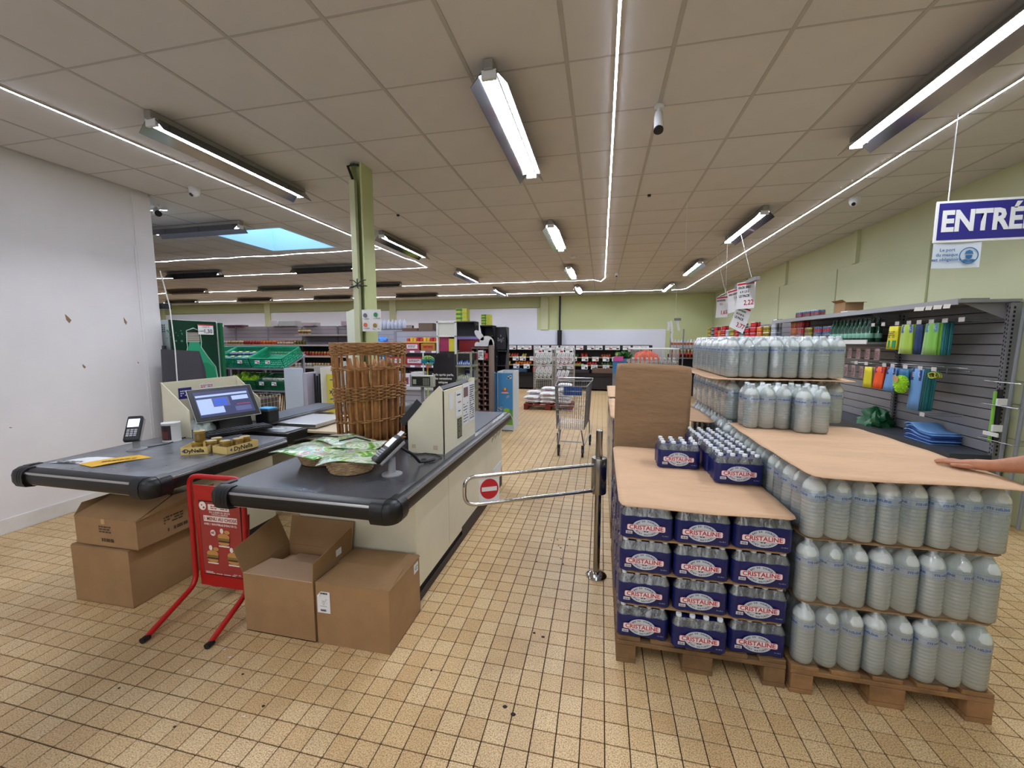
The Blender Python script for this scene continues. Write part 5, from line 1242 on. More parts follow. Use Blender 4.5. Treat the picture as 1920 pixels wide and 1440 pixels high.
lime = pm('cloth_lime', '#9cbf2a', .8, sheen=.4); lime2 = pm('cloth_green', '#79b93d', .8, sheen=.4); teal = pm('cloth_teal', '#2f7f86', .7); blueh = pm('header_blue', '#4a63a8', .3); bluel = pm('cloth_blue', '#6b9bd0', .8); orange = pm('cloth_orange', '#ee5a22', .7); redh = pm('header_red', '#a8223a', .4); yel = pm('pack_yellow', '#d8ce2a', .5); beige = pm('cloth_beige', '#a8987c', .8); dblue = pm('header_navy', '#26386e', .4); olive = pm('cloth_olive', '#7b8a22', .8)
cloth('cloth_pack', 'yellow and green sponge cloth packet on the upper hook left of the lime cloths', 5.56, 1.865, .15, .27, [yel, yel], 3, .03, .15, None, 'cleaning cloth', .02)
q = MB().box(3.295, 5.50, 1.615, 3.30, 5.62, 1.70).build('printed_green', pm('pack_green', '#1f8a5a', .5)); q.parent = bpy.data.objects['cloth_pack']; q.location = (-3.31, -5.56, -1.865)
q = MB(); lines(q, (3.293, 5.57, 1.77), (0, -1, 0), (0, 0, 1), .10, .08, 4, 0, 9, .45); q = q.build('printing', INK); q.parent = bpy.data.objects['cloth_pack']; q.location = (-3.31, -5.56, -1.865)
cloth('microfibre_cloth', 'lime green microfibre cloths with blue header on the upper hook', 5.335, 1.875, .17, .325, [lime, lime, lime, olive], 6, .022, .2, blueh)
cloth('microfibre_cloth', 'dark blue and olive cloths on the upper hook between the two green stacks', 5.17, 1.87, .10, .32, [pm('cloth_navy', '#1f3560', .8), olive, olive], 5, .028, .1)
cloth('microfibre_cloth', 'bright green microfibre cloths in front of teal ones on the upper hook', 4.99, 1.875, .165, .325, [lime2, lime2, teal, teal, teal], 7, .02, .15, pm('header_bluegreen', '#5c8fae', .3), lean=.015)
cloth('cloth_pack', 'yellow packets of beige floor cloths on the lower hooks', 5.95, 1.37, .14, .26, [yel, beige, beige], 5, .03, .2, None)
cloth('cloth_pack', 'orange cloths with dark red header on the lower hooks', 5.73, 1.385, .15, .27, [orange, pm('cloth_red', '#c23b1e', .7)], 6, .025, .15, redh, lean=.03)
cloth('microfibre_cloth', 'light blue cloths with navy header on the lower hooks', 5.52, 1.385, .15, .28, [bluel, pm('cloth_bluegrey', '#4f7398', .7)], 6, .025, .2, dblue, lean=.04)
cloth('mop_refill', 'long light blue mop cloths hanging lowest on the lower hooks', 5.13, 1.40, .16, .45, [bluel, pm('cloth_teal_grey', '#3e6e74', .7), teal], 8, .017, .0, dblue, 'mop refill', lean=.03)
cloth('glove_pack', 'blue and green packet behind the chenille mitt', 5.33, 1.38, .14, .2, [pm('pack_bluegreen', '#2c6d9a', .5), teal], 3, .04, .1, None, 'cleaning packet')
t = T('chenille_mitt', 'bright green chenille cleaning mitt hanging on the lower hook', 'mitt', (3.27, 5.30, 1.22))
q = MB(); rd = random.Random(4); chm = pm('chenille_green', '#a6dc28', .8)
q.lathe([(.001, -.09), (.05, -.08), (.075, -.04), (.08, 0), (.07, .05), (.04, .08), (.001, .09)], 14, sx=.6, caps=False)
for k in range(330):
    a_ = rd.uniform(0, 2 * PI); b__ = rd.uniform(-1.3, 1.3)
    d_ = Vector((.6 * math.cos(a_) * math.cos(b__), math.sin(a_) * math.cos(b__), math.sin(b__))); p0 = Vector((d_.x * .07, d_.y * .075, d_.z * .085)); p1 = p0 + d_ * .018 + Vector((0, 0, -.006))
    q.tube([p0, p1], [.006, .005], 4)
o = q.build('chenille', chm, None, smooth=True); o.parent = t; stuff(o)
o = MB().cbox((-.056, .0, .055), (.004, .08, .06), 0, Matrix.Rotation(.5, 3, 'X')).build('paper_tag', pm('kraft_tag', '#c29a62', .7), None); o.parent = t
for k in range(6):
    y = 4.95 - .0 + k * .0
t = T('scrubber_pack', 'green and yellow ringed scourers at the right end of the lower hooks', 'cleaning packet', (3.3, 4.93, 1.36))
q = MB(); rd = random.Random(8)
for k in range(7): q.tube([(3.30 + k * .008, 4.93 + .045 * math.cos(a_ * PI / 6) + rd.uniform(-.01, .01), 1.345 + .03 * math.sin(a_ * PI / 6)) for a_ in range(12)], .006, 5, k % 2, True)
q.build('rings', [pm('scour_yellow', '#b9b53a', .7), pm('scour_green', '#3f6a3a', .7)], t)
def carded(name, label, cat, y0, y1, z, n, w_, h_, mt, ink, grp, x=3.30):
    p = T(name, label, cat, (x, y0, z), grp)
    MB().box(0, -w_ / 2, -h_, .012, w_ / 2, 0).build('packet', mt, None, bevel=.003).parent = p
    q = MB(); lines(q, (-.001, 0, -h_ * .55), (0, -1, 0), (0, 0, 1), w_ * .75, h_ * .7, 5, 0, n, .5); q.build('printing', ink, None).parent = p
    for k in range(1, n): dup(p, (x + (k % 2) * .04, y0 + (y1 - y0) * k / (n - 1), z), 0)
spm = pm('spice_packet', '#9c8480', .6); carded('food_packet', 'pale pink printed packet hanging in the row under the green bottles', 'packet', 5.80, 6.55, 1.60, 9, .075, .14, spm, pm('spice_ink', '#54323a', .7), 'packets under the green bottles')
carded('food_packet', 'pale pink printed packet in the second row below the green bottles', 'packet', 6.08, 6.5, 1.37, 6, .07, .15, spm, pm('spice_ink'), 'lower row of pink packets')
MB().tube([(3.34, 5.74, 1.615), (3.34, 6.6, 1.615)], .005, 5).build('packet_bar', STEEL, bpy.data.objects['wall_shelving'])
# bottles under the top shelf
gbm = pm('green_bottle_glass', '#0c4a34', .12, trans=.3, coat=.5); glab = pm('bottle_label_green', '#7fb59f', .5)
def bottle_proto(name, cat, prof, mats, ms, n=12): return MB().lathe(prof, n, ms=ms).mesh(name, mats, smooth=True)
gb = bottle_proto('bottle', 'b', [(.038, 0), (.042, .01), (.042, .05), (.0425, .051), (.0425, .11), (.042, .111), (.042, .17), (.03, .21), (.016, .25), (.014, .28), (.017, .281), (.017, .30)], [gbm, glab], [0, 0, 0, 1, 0, 0, 0, 0, 0, 0, 0])
def row(name, label, cat, me, xs, ys, z, grp, jit=.004):
    for x in xs:
        for y in ys:
            o = put(name, me, None, (x + random.uniform(-jit, jit), y + random.uniform(-jit, jit), z)); o.rotation_euler = (0, 0, random.uniform(0, 6)); tag(o, label, cat, grp)
for i_, x_ in enumerate((3.31, 3.40)):
    for k in range(10): row('green_bottle', '%s dark green bottle from the near end, %s row under the top shelf' % (ORD[k], ('front', 'back')[i_]), 'bottle', gb, (x_,), (6.0 + k * .092,), 1.682, 'green bottles under the top shelf')
def canmesh(c1, c2, r=.033, h=.115): return MB().lathe([(r * .85, 0), (r, .006), (r, h * .3), (r * 1.01, h * .3), (r * 1.01, h * .75), (r, h * .75), (r, h - .008), (r * .85, h), (r * .8, h - .003)], 12, ms=[0, 0, 1, 1, 1, 0, 2, 2, ]).mesh('can', [pm(c1[0], c1[1], .35), pm(c2[0], c2[1], .4), STEEL], smooth=True)
redc = canmesh(('can_red', '#a91a22'), ('can_red2', '#c22a2e')); orc = canmesh(('can_orange', '#d4562a'), ('can_amber', '#c9802f')); blc = canmesh(('can_blue', '#2f6da8'), ('can_red3', '#b23548')); yec = canmesh(('can_yellow', '#b5a434'), ('can_olive', '#7d6f26')); dkc = canmesh(('can_dark', '#2a2326'), ('can_grey', '#8c8f94')); whc = canmesh(('can_white', '#c9cdd2'), ('can_silver', '#8f9ba8'))
def canpack(label, x, y, z, me, nx=2, ny=3, film=None, lay=1):
    t = T('drink_pack', label, 'drinks pack', (x, y, z))
    for i in range(nx):
        for j in range(ny):
            for l in range(lay): put('can', me, t, ((i - (nx - 1) / 2) * .068, (j - (ny - 1) / 2) * .068, l * .118))
    if film: put('film', film_mesh(nx, ny, .068, .035, [(.002, 1, 0), (.05, 1, 0), (.116 + .118 * (lay - 1), .8, 0)], top=False).mesh('film', film, smooth='all'), t)
    return t
stripe = pm('pack_print_blue', '#4785b8', .35, alpha=.75)
for k, (y, me, n_, nm) in enumerate(((7.05, blc, 2, 'blue and red'), (7.32, blc, 2, 'blue and red'), (7.62, yec, 2, 'yellow'), (7.9, redc, 3, 'red'), (8.15, orc, 3, 'orange'))):
    canpack('pack of %s drink cans on the wall shelf, %s from the green bottles' % (nm, ('next', 'second', 'third', 'fourth', 'fifth')[k]), 3.38, y, 1.682, me, 2, 3, FILM, n_)
for k in range(3): canpack('shrink wrapped blue and red can pack on the top shelf, %s' % ('nearest', 'middle', 'farthest')[k], 3.40, 7.5 + k * .27, 2.077, blc, 2, 3, FILM, 1)
kinds = [(whc, 'white', 3), (yec, 'yellow', 2), (orc, 'orange', 2), (redc, 'red', 3), (redc, 'bright red', 2), (dkc, 'dark', 3), (redc, 'deep red', 2), (yec, 'yellow topped', 3), (whc, 'white labelled', 2), (redc, 'scarlet', 3), (orc, 'amber', 2), (redc, 'crimson', 3), (dkc, 'black', 3), (yec, 'pale yellow', 3)]
for k, (me, nm, l_) in enumerate(kinds):
    canpack('pack of %s cans on the far wall shelf, %s from the near end' % (nm, ('first', 'second', 'third', 'fourth', 'fifth', 'sixth', 'seventh', 'eighth', 'ninth', 'tenth', 'eleventh', 'twelfth', 'thirteenth', 'last')[k]), 3.36, 8.95 + k * .38, 1.765, me, 2, 4 if k % 2 else 3, None, l_)
botm = bottle_proto('bottle', 'b', [(.036, 0), (.04, .01), (.04, .08), (.0405, .081), (.0405, .16), (.04, .161), (.036, .19), (.016, .25), (.014, .27), (.017, .271), (.017, .295)], [pm('soda_amber', '#7a3b1c', .2), pm('soda_label', '#b8353a', .5), WHITE], [0, 0, 0, 1, 0, 0, 0, 0, 2, 2])
row('soda_bottle', 'amber drink bottle on the lower far shelf of the right wall', 'bottle', botm, (3.33,), [9.0 + k * .16 for k in range(30)], 1.28, 'amber bottles on the far shelf')
# box on top shelf
t = T('open_box', 'small open brown box on the top shelf of the right wall', 'box', (3.42, 6.75, 2.077))
q = MB(); P = obox((3.32, 6.60, 2.077), .22, .26, .2); wallbox(q, P, .22, .26, .16); flap(q, P(0, 0, .16), P(0, .26, .16), P(-.05, .27, .19), P(-.05, -.01, .19)); flap(q, P(0, 0, .16), P(.22, 0, .16), P(.22, -.07, .15), P(0, -.07, .15)); q.build('carton_body', CARD, t)
t = tag(MB().box(3.26, 6.42, 2.077, 3.42, 6.58, 2.105).build('white_tray', WHITE, None, bevel=.004), 'small white tray next to the open brown box on the top shelf', 'tray')
t = tag(MB().box(3.28, 4.66, 2.077, 3.5, 4.9, 2.09).build('flat_carton', GREYM, None), 'flat grey carton at the near end of the top shelf', 'carton')
# green bag and folded blue cloths
heap('green_bag', 'crumpled dark green plastic sheet on the base shelf', 'bag', (3.45, 5.98, .62), (.13, .17, .20), pm('bag_green', '#1d5a34', .4), 2, crumple=.8)
for k in range(8):
    o = MB().grid(lambda u, v: (3.38 + .26 * u, 4.97 + .38 * v + .02 * math.sin(k * 2), .624 + k * .016 + .035 * math.exp(-((v - .8) * 4) ** 2) * k / 4), 3, 10).build('folded_cloth', bluel if k % 2 == 0 or k > 5 else pm('cloth_deepblue', '#1d3f8f', .7), None, smooth='all')
    md = o.modifiers.new('thickness', 'SOLIDIFY'); md.thickness = .012
    tag(o, '%s folded blue cloth from the bottom of the stack on the base shelf' % ORD[k], 'cloth', 'folded blue cloths')
# brooms and handles at the end of the shelving
t = T('handle_rack', 'wire rack holding brush handles at the near end of the wall shelving', 'rack', (3.6, 4.4, 0))
for z in (.80, 1.12, 1.33): MB().tube([(3.46, 4.56, z), (3.46, 4.22, z), (3.70, 4.22, z), (3.70, 4.56, z), (3.46, 4.56, z)], .004, 5).build('rack_wire', STEEL, t)
MB().box(3.45, 4.36, .84, 3.46, 4.50, .875).build('ticket_rail', WHITE, t)
hgrey = pm('handle_grey', '#85898d', .35)
for k, (x0, y0, x1, y1) in enumerate(((3.57, 4.47, 3.64, 4.5), (3.63, 4.42, 3.70, 4.46), (3.55, 4.33, 3.64, 4.36), (3.62, 4.28, 3.68, 4.30))):
    o = MB().tube([(x0, y0, .04), (x1, y1, 2.0)], .014, 8).build('broom_handle', hgrey, None, smooth=True); tag(o, 'grey broom handle standing in the wire rack', 'handle', 'grey broom handles'); 
t = T('squeegee', 'black and lime green squeegee hanging at the end of the wall shelving', 'squeegee', (3.5, 4.47, .8))
MB().tube([(3.505, 4.45, .78), (3.51, 4.46, 1.26)], .02, 10).build('grip', BLACK, t, smooth=True); MB().tube([(3.475, 4.46, .78), (3.485, 4.47, 1.24)], .013, 8).build('lime_edge', lime2, t, smooth=True)
MB().box(3.46, 4.42, .88, 3.53, 4.44, .94).box(3.47, 4.42, 1.12, 3.54, 4.44, 1.18).build('white_clip', WHITE, t)
o = MB().box(3.56, 4.27, 1.90, 3.60, 4.30, 2.06).build('green_hang_tag', pm('tag_green', '#5fc030', .5)); tag(o, 'bright green hang tag at the top of the broom handles', 'tag')

# ================================================================== ARM ON THE SHEET
skin = pm('skin', '#b07a5c', .5, noise=(30, .12), spec=.4)
t = T('person', 'bare forearm of a person resting one hand on the tan cardboard sheet', 'person', (1.72, 2.17, 1.11))
zt_ = ZC2 + .012
F0 = Vector((1.590, 2.355, zt_)); Wp = Vector((1.702, 2.195, zt_ + .028)); dirv = (F0 - Wp); dirv.z = 0; dirv.normalize(); sd = Vector((dirv.y, -dirv.x, 0))
def skinned(chains, name, sub=2):
    me = bpy.data.meshes.new(name); vs, es, rs = [], [], []
    for ch in chains:
        base = None
        for k, (p_, r) in enumerate(ch['pts']):
            if k == 0 and 'root' in ch: base = ch['root']; 
            if k == 0 and base is not None: prev = base; continue_ = True
            else: continue_ = False
            if k == 0 and base is not None:
                vs.append(p_); rs.append(r); es.append((base, len(vs) - 1)); prev = len(vs) - 1
            else:
                vs.append(p_); rs.append(r)
                if k: es.append((prev, len(vs) - 1))
                prev = len(vs) - 1
    off = Vector(t.location)
    me.from_pydata([tuple(Vector(p_) - off) for p_ in vs], es, []); me.materials.append(skin)
    o = bpy.data.objects.new(name, me); COL.objects.link(o); o.parent = t
    m_ = o.modifiers.new('skin', 'SKIN'); m_.use_smooth_shade = True
    for k, sv in enumerate(me.skin_vertices[0].data): sv.radius = (rs[k][0], rs[k][1]) if isinstance(rs[k], tuple) else (rs[k], rs[k]); sv.use_root = (k == 0)
    s_ = o.modifiers.new('sub', 'SUBSURF'); s_.levels = sub; s_.render_levels = sub
    return o
elbow = Vector((1.905, 1.95, 1.225)); upper = Vector((2.03, 1.72, 1.42))
palm0 = Wp + dirv * .045 + Vector((0, 0, -.006))
chains = [dict(pts=[(Wp, .027), (Wp - dirv * .05 + Vector((0, 0, .012)), .031), (Wp.lerp(elbow, .45) + Vector((0, 0, .002)), .046), (Wp.lerp(elbow, .8), .058), (elbow, .056), (upper, .060)])]
chains.append(dict(root=0, pts=[(palm0, (.030, .020))]))
np_ = 6
names_ = [(-.033, .058, -.32), (-.012, .072, -.08), (.011, .076, .06), (.031, .066, .22)]
for offs, ln, spread in names_:
    kn = Wp + dirv * .088 + sd * offs + Vector((0, 0, -.012)); dd = (dirv + sd * spread * .5).normalized()
    chains.append(dict(root=6, pts=[(kn, .0115), (kn + dd * ln * .45 + Vector((0, 0, .002)), .0088), (kn + dd * ln * .75 + Vector((0, 0, -.004)), .0078), (kn + dd * ln + Vector((0, 0, -.010)), .0066)]))
th0 = Wp + dirv * .03 - sd * .030 + Vector((0, 0, -.012))
chains.append(dict(root=6, pts=[(th0, .0135), (th0 + dirv * .03 - sd * .022, .0105), (th0 + dirv * .06 - sd * .030 + Vector((0, 0, -.004)), .0085)]))
skinned(chains, 'arm_and_hand')
o = MB().tube([elbow.lerp(upper, .62), elbow.lerp(upper, .85), elbow.lerp(upper, 1.25)], [.066, .072, .078], 16).build('sleeve', pm('sleeve_grey', '#55585e', .9), t, smooth=True)

# ================================================================== LEFT: FRIDGE, PANELS
fg = pm('fridge_green', '#053324', .25, noise=(4, .25)); 
t = T('drinks_fridge', 'tall green drinks fridge with a large printed bottle neck on its side', 'fridge', (-5.3, 4.05, 0))
MB().box(-5.6, 3.86, 0, -4.92, 4.38, 1.945).build('fridge_body', pm('fridge_white', '#b9c2c2', .4), t, bevel=.006)
MB().box(-4.92, 3.76, .05, -4.90, 4.34, 1.94).build('printed_side', fg, t)
MB().box(-5.0, 4.38, 0, -4.885, 4.42, 1.93).build('door', pm('fridge_door_green', '#0a5a34', .3), t)
q = MB()
for i in range(4):
    for j in range(3): q.box(-5.18 + .03 * j, 3.857, 1.80 + i * .025, -5.17 + .03 * j, 3.861, 1.815 + i * .025)
stuff(q.build('vent_slots', BLACK, t))
X0 = -4.898
def yz(pts, mi, q, dx=0.0): q.ext([(X0 + dx, (y - 4.0) * 1.25 + 3.93, z) for y, z in pts], (.002, 0, 0), mi)
q = MB()
yz([(3.98, 1.20), (4.30, 1.20), (4.28, 1.35), (4.20, 1.5), (4.14, 1.62), (4.13, 1.68), (4.03, 1.68), (4.02, 1.62), (3.99, 1.5), (3.96, 1.36)], 0, q)
yz([(3.985, 1.20), (4.29, 1.20), (4.265, 1.36), (4.20, 1.42), (4.08, 1.43), (3.97, 1.41)], 1, q, .002)
for k in range(6): z = 1.68 + k * .022; yz([(4.015, z), (4.135, z), (4.138, z + .018), (4.012, z + .018)], 2, q)
yz([(4.02, 1.80), (4.13, 1.80), (4.125, 1.825), (4.03, 1.83)], 3, q)
out_ = [(4.30, 1.2), (4.285, 1.36), (4.205, 1.5), (4.145, 1.62), (4.15, 1.68), (4.145, 1.82), (4.08, 1.85), (4.01, 1.82), (4.005, 1.68), (4.01, 1.62), (3.98, 1.5)]
q.tube([(X0 + .003, (y - 4.0) * 1.25 + 3.93, z) for y, z in out_], .006, 4, 4)
rd = random.Random(5)
for k in range(26):
    y, z, r = rd.uniform(3.80, 3.97), rd.uniform(1.25, 1.85), rd.uniform(.004, .013); yz([(y + r * math.cos(a_ * PI / 4), z + r * math.sin(a_ * PI / 4)) for a_ in range(8)], 5, q)
q.build('printed_bottle', [pm('print_green_light', '#2a9a72', .3), pm('print_green_mid', '#128058', .3), pm('print_silver', '#9a968a', .35), BLACK, pm('print_pale', '#a8cbbb', .4), pm('print_drop', '#2f7d5e', .3)], t)
t = T('price_card', 'white price card reading 1,30 on the green fridge', 'price tag', (-4.88, 4.13, 1.86))
MB().box(-4.886, 4.08, 1.775, -4.882, 4.28, 1.90, 0).box(-4.8815, 4.08, 1.885, -4.881, 4.28, 1.90, 1).build('card', [PAPER, REDINK], t)
txt(t, '1,30', .07, (-4.880, 4.205, 1.815), r=(0, 1, 0), mat=INK, bold=.001); txt(t, 'CANETTE', .022, (-4.880, 4.18, 1.868), r=(0, 1, 0), mat=GREYINK, bold=.0005); txt(t, 'L’UNITÉ', .02, (-4.880, 4.115, 1.815), r=(0, 1, 0), mat=INK, bold=.0005)
pg_ = pm('panel_dark', '#3d3c43', .5)
o = MB().ext([(-5.05, 3.70, 0), (-4.99, 3.70, 0), (-5.045, 3.78, 1.64), (-5.075, 3.78, 1.64)], (0, .03, 0)).build('dark_panel', pg_); tag(o, 'narrow dark grey panel leaning against the wall corner', 'panel')
o = MB().ext([(-4.86, 3.55, .0), (-4.86, 4.18, .0), (-4.86, 4.10, 1.35), (-4.88, 4.06, 1.57), (-4.88, 3.62, 1.60)], (.012, 0, 0)).build('dark_panel', pg_); tag(o, 'wide dark grey panel leaning in front of the green fridge', 'panel')
o = MB().tube([(-5.0, 3.78, 2.5), (-4.88, 3.76, 2.1), (-4.83, 3.74, 1.6), (-4.82, 3.72, .9)], .007, 6).build('white_cable', WHITE, smooth=True); tag(o, 'white cable hanging down in front of the green fridge', 'cable')
o = MB().box(-5.14, 3.81, 2.07, -5.04, 3.91, 2.14).build('junction_box', BLACK, None, bevel=.006); tag(o, 'black junction box at the wall corner above the fridge', 'electrical box')

# ================================================================== PRODUCE CRATES, BOARDS
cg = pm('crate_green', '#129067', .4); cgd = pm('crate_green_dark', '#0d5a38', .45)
def crate(label, x0, y0, z, w_, d_, h_, mt, tilt, cat='crate', rows=3):
    t = T('produce_crate', label, cat, (x0, y0, z)); R = Matrix.Rotation(tilt, 3, 'X'); O = Vector((x0, y0, z))
    def P(a_, b__, c_): return O + R @ Vector((a_, b__, c_))
    def bx(q, a0, b0, c0, a1, b1, c1): q.add([P(a0, b0, c0), P(a1, b0, c0), P(a1, b1, c0), P(a0, b1, c0), P(a0, b0, c1), P(a1, b0, c1), P(a1, b1, c1), P(a0, b1, c1)], [(0, 3, 2, 1), (4, 5, 6, 7), (0, 1, 5, 4), (1, 2, 6, 5), (2, 3, 7, 6), (3, 0, 4, 7)])
    q = MB(); bx(q, 0, 0, 0, w_, d_, .008); bx(q, 0, 0, h_ - .03, w_, .012, h_); bx(q, 0, d_ - .012, h_ - .03, w_, d_, h_); bx(q, 0, 0, h_ - .03, .012, d_, h_); bx(q, w_ - .012, 0, h_ - .03, w_, d_, h_); q.build('crate_frame', mt, t)
    q = MB(); n = int(w_ / .03)
    for k in range(n + 1):
        x = k * (w_ - .01) / n; bx(q, x, 0, 0, x + .010, .006, h_ - .02); bx(q, x, d_ - .006, 0, x + .010, d_, h_ - .02)
    for k in range(int(d_ / .035) + 1): y = k * .035; bx(q, 0, y, 0, .006, y + .012, h_ - .02); bx(q, w_ - .006, y, 0, w_, y + .012, h_ - .02)
    for k in range(1, 4): z_ = k * h_ / 4.6; bx(q, 0, 0, z_, w_, .007, z_ + .012); bx(q, 0, 0, z_, .007, d_, z_ + .012); bx(q, w_ - .007, 0, z_, w_, d_, z_ + .012); bx(q, 0, d_ - .007, z_, w_, d_, z_ + .012)
    stuff(q.build('crate_lattice', mt, t))
    return t, P
t1, P1 = crate('green produce crate with bagged goods on the upper tilted rack', -6.24, 5.55, 1.26, .62, .46, .17, cg, .42)
t2, P2_ = crate('empty green produce crate at the right end of the upper tilted rack', -5.60, 5.55, 1.26, .62, .46, .17, cg, .42)
t3, P3_ = crate('green produce crate cut off by the fridge on the upper rack', -6.88, 5.55, 1.26, .62, .46, .17, cg, .42)
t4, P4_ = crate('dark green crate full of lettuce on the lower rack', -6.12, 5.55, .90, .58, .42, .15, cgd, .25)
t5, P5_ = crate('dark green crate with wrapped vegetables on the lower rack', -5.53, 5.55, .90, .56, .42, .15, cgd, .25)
rk = T('crate_rack', 'grey metal rack carrying the green produce crates', 'rack', (-6.1, 5.9, 0))
MB().ext([(-6.88, 5.53, 1.245), (-6.88, 6.02, 1.463), (-6.88, 6.02, 1.443), (-6.88, 5.53, 1.225)], (1.92, 0, 0)).build('upper_tray', GREYM, rk)
MB().ext([(-6.15, 5.53, .885), (-6.15, 6.0, 1.003), (-6.15, 6.0, .983), (-6.15, 5.53, .865)], (1.22, 0, 0)).build('lower_tray', GREYM, rk)
for x in (-6.60, -5.85, -5.05): MB().box(x - .02, 6.03, 0, x + .02, 6.07, 1.5).build('post', upm, rk)
bagm = pm('produce_bag', '#5d6b8a', .3, noise=(20, .4, '#2a3148')); 
rd = random.Random(2)
for k in range(8):
    p_ = P1(.1 + (k % 4) * .14, .1 + (k // 4) * .17, .12); o = MB().lathe([(.001, -.03), (.06, -.02), (.075, 0), (.055, .025), (.001, .035)], 10, (p_.x, p_.y, p_.z), sx=1.0, sy=1.3, caps=False).build('bagged_produce', bagm, None, smooth=True); tag(o, 'dark blue bag of produce in the left green crate', 'bag', 'bags of produce in the upper crate')
    l = MB().cbox((p_.x, p_.y - .03, p_.z + .03), (.06, .04, .004), 0, Matrix.Rotation(.5, 3, 'X')).build('bag_label', pm('label_yellow', '#cfd35a', .5), None); l.parent = o
lett = pm('lettuce_light', '#b9e63f', .6, noise=(30, .3)); lett2 = pm('lettuce_dark', '#4f9a2c', .6, noise=(30, .3))
def leafy(name, label, cat, c, r, mt, seed, n=22, grp=None, hgt=1.0):
    rd = random.Random(seed); q = MB()
    for k in range(n):
        a_ = rd.uniform(0, 2 * PI); el = rd.uniform(.1, 1.3); L = r * rd.uniform(.8, 1.15)
        d_ = Vector((math.cos(a_) * math.cos(el), math.sin(a_) * math.cos(el), math.sin(el) * hgt)); s_ = Vector((-math.sin(a_), math.cos(a_), 0)); n_ = d_.cross(s_)
        def fn(u, v): return Vector(c) + d_ * L * v + s_ * (u - .5) * r * .9 * math.sin(PI * min(1, .15 + .8 * v)) + n_ * (.12 * r * math.sin(9 * u + 5 * v + k) + .2 * r * v * v)
        q.grid(fn, 5, 4)
    o = q.build(name, mt, None, smooth='all'); tag(o, label, cat, grp); return o
for k in range(6):
    p_ = P4_(.09 + (k % 3) * .19, .1 + (k // 3) * .18, .06); leafy('lettuce', 'leafy light green lettuce in the lower crate' if k < 4 else 'darker green lettuce at the back of the lower crate', 'lettuce', p_, .13, lett if k < 4 else lett2, k, 20, 'light lettuces' if k < 4 else 'dark lettuces')
for k in range(5):
    p_ = P5_(.08 + k * .1, .2, .09); o = MB().lathe([(.001, -.15), (.03, -.12), (.045, 0), (.03, .12), (.001, .15)], 10, caps=False).mesh('v', pm('wrapped_veg', '#a9b3a6', .3, noise=(15, .3)), smooth=True); o = put('wrapped_vegetable', o, None, tuple(p_)); o.rotation_euler = (1.35, 0, 0); tag(o, 'pale wrapped vegetable in the lower right crate', 'vegetable', 'wrapped vegetables')
def shelftag(parent, pts, w_=.1, h_=.07, ny=-1, name='price_ticket', ink=True):
    for k, (x, y, z) in enumerate(pts):
        o = MB().box(x - w_ / 2, y - .003, z - h_ / 2, x + w_ / 2, y, z + h_ / 2, 0)
        if ink: lines(o, (x - w_ * .1, y - .0035, z + h_ * .15), (1, 0, 0), (0, 0, 1), w_ * .7, h_ * .4, 2, 1, k); o.box(x + w_ * .05, y - .0038, z - h_ * .36, x + w_ * .4, y - .003, z - h_ * .05, 2)
        o.build(name, [PAPER, GREYINK, REDINK if k % 3 == 0 else INK], parent)
for (P_, t_, xs) in ((P1, t1, (.12, .45)), (P2_, t2, (.15, .35)), (P5_, t5, (.12, .36))):
    for x in xs: shelftag(t_, [tuple(P_(x, -.008, .11))], .09, .055)
# shopping cart under crates
def wirebox(q, x0, y0, z0, x1, y1, z1, nx, ny, nz, r=.003, top=True):
    for k in range(nx + 1):
        x = x0 + (x1 - x0) * k / nx; q.tube([(x, y0, z1), (x, y0, z0), (x, y1, z0), (x, y1, z1)], r, 4)
    for k in range(ny + 1):
        y = y0 + (y1 - y0) * k / ny; q.tube([(x0, y, z1), (x0, y, z0), (x1, y, z0), (x1, y, z1)], r, 4)
    for k in range(nz + 1):
        z = z0 + (z1 - z0) * k / nz; q.tube([(x0, y0, z), (x1, y0, z), (x1, y1, z), (x0, y1, z)], r, 4, 0, True)
wire = pm('wire_white', '#b9b7b0', .4, .4); 
t = T('wire_basket', 'wire basket trolley with a blue and white bag behind the left screen', 'trolley', (-5.6, 4.9, 0))
q = MB(); wirebox(q, -6.0, 5.0, .55, -4.95, 5.4, .86, 16, 6, 3); q.build('basket_wires', wire, t); MB().box(-5.98, 5.02, .56, -4.97, 5.38, .82).build('brown_liner', pm('liner_brown', '#4d4238', .8), t)
for x in (-5.95, -5.0):
    for y in (5.03, 5.37): MB().tube([(x, y, 0), (x, y, .55)], .012, 6).build('leg', STEEL, t)
shelftag(t, [(-5.35, 4.99, .82)], .06, .05)
q = MB()
for k in range(16): q.tube([(-5.9 + k * .055, 5.9, .35), (-5.85 + k * .055 + .03 * math.sin(k), 5.9, .80)], .010, 5)
o = q.build('folded_trolleys', pm('dark_metal', '#2c2a2e', .4)); tag(o, 'row of dark folded trolley frames under the produce rack', 'trolleys'); stuff(o)
heap('shopping_bag', 'blue and white shopping bag in the wire basket', 'bag', (-5.3, 5.15, .66), (.22, .1, .2), pm('bag_blue', '#6aa6d6', .4), 8)
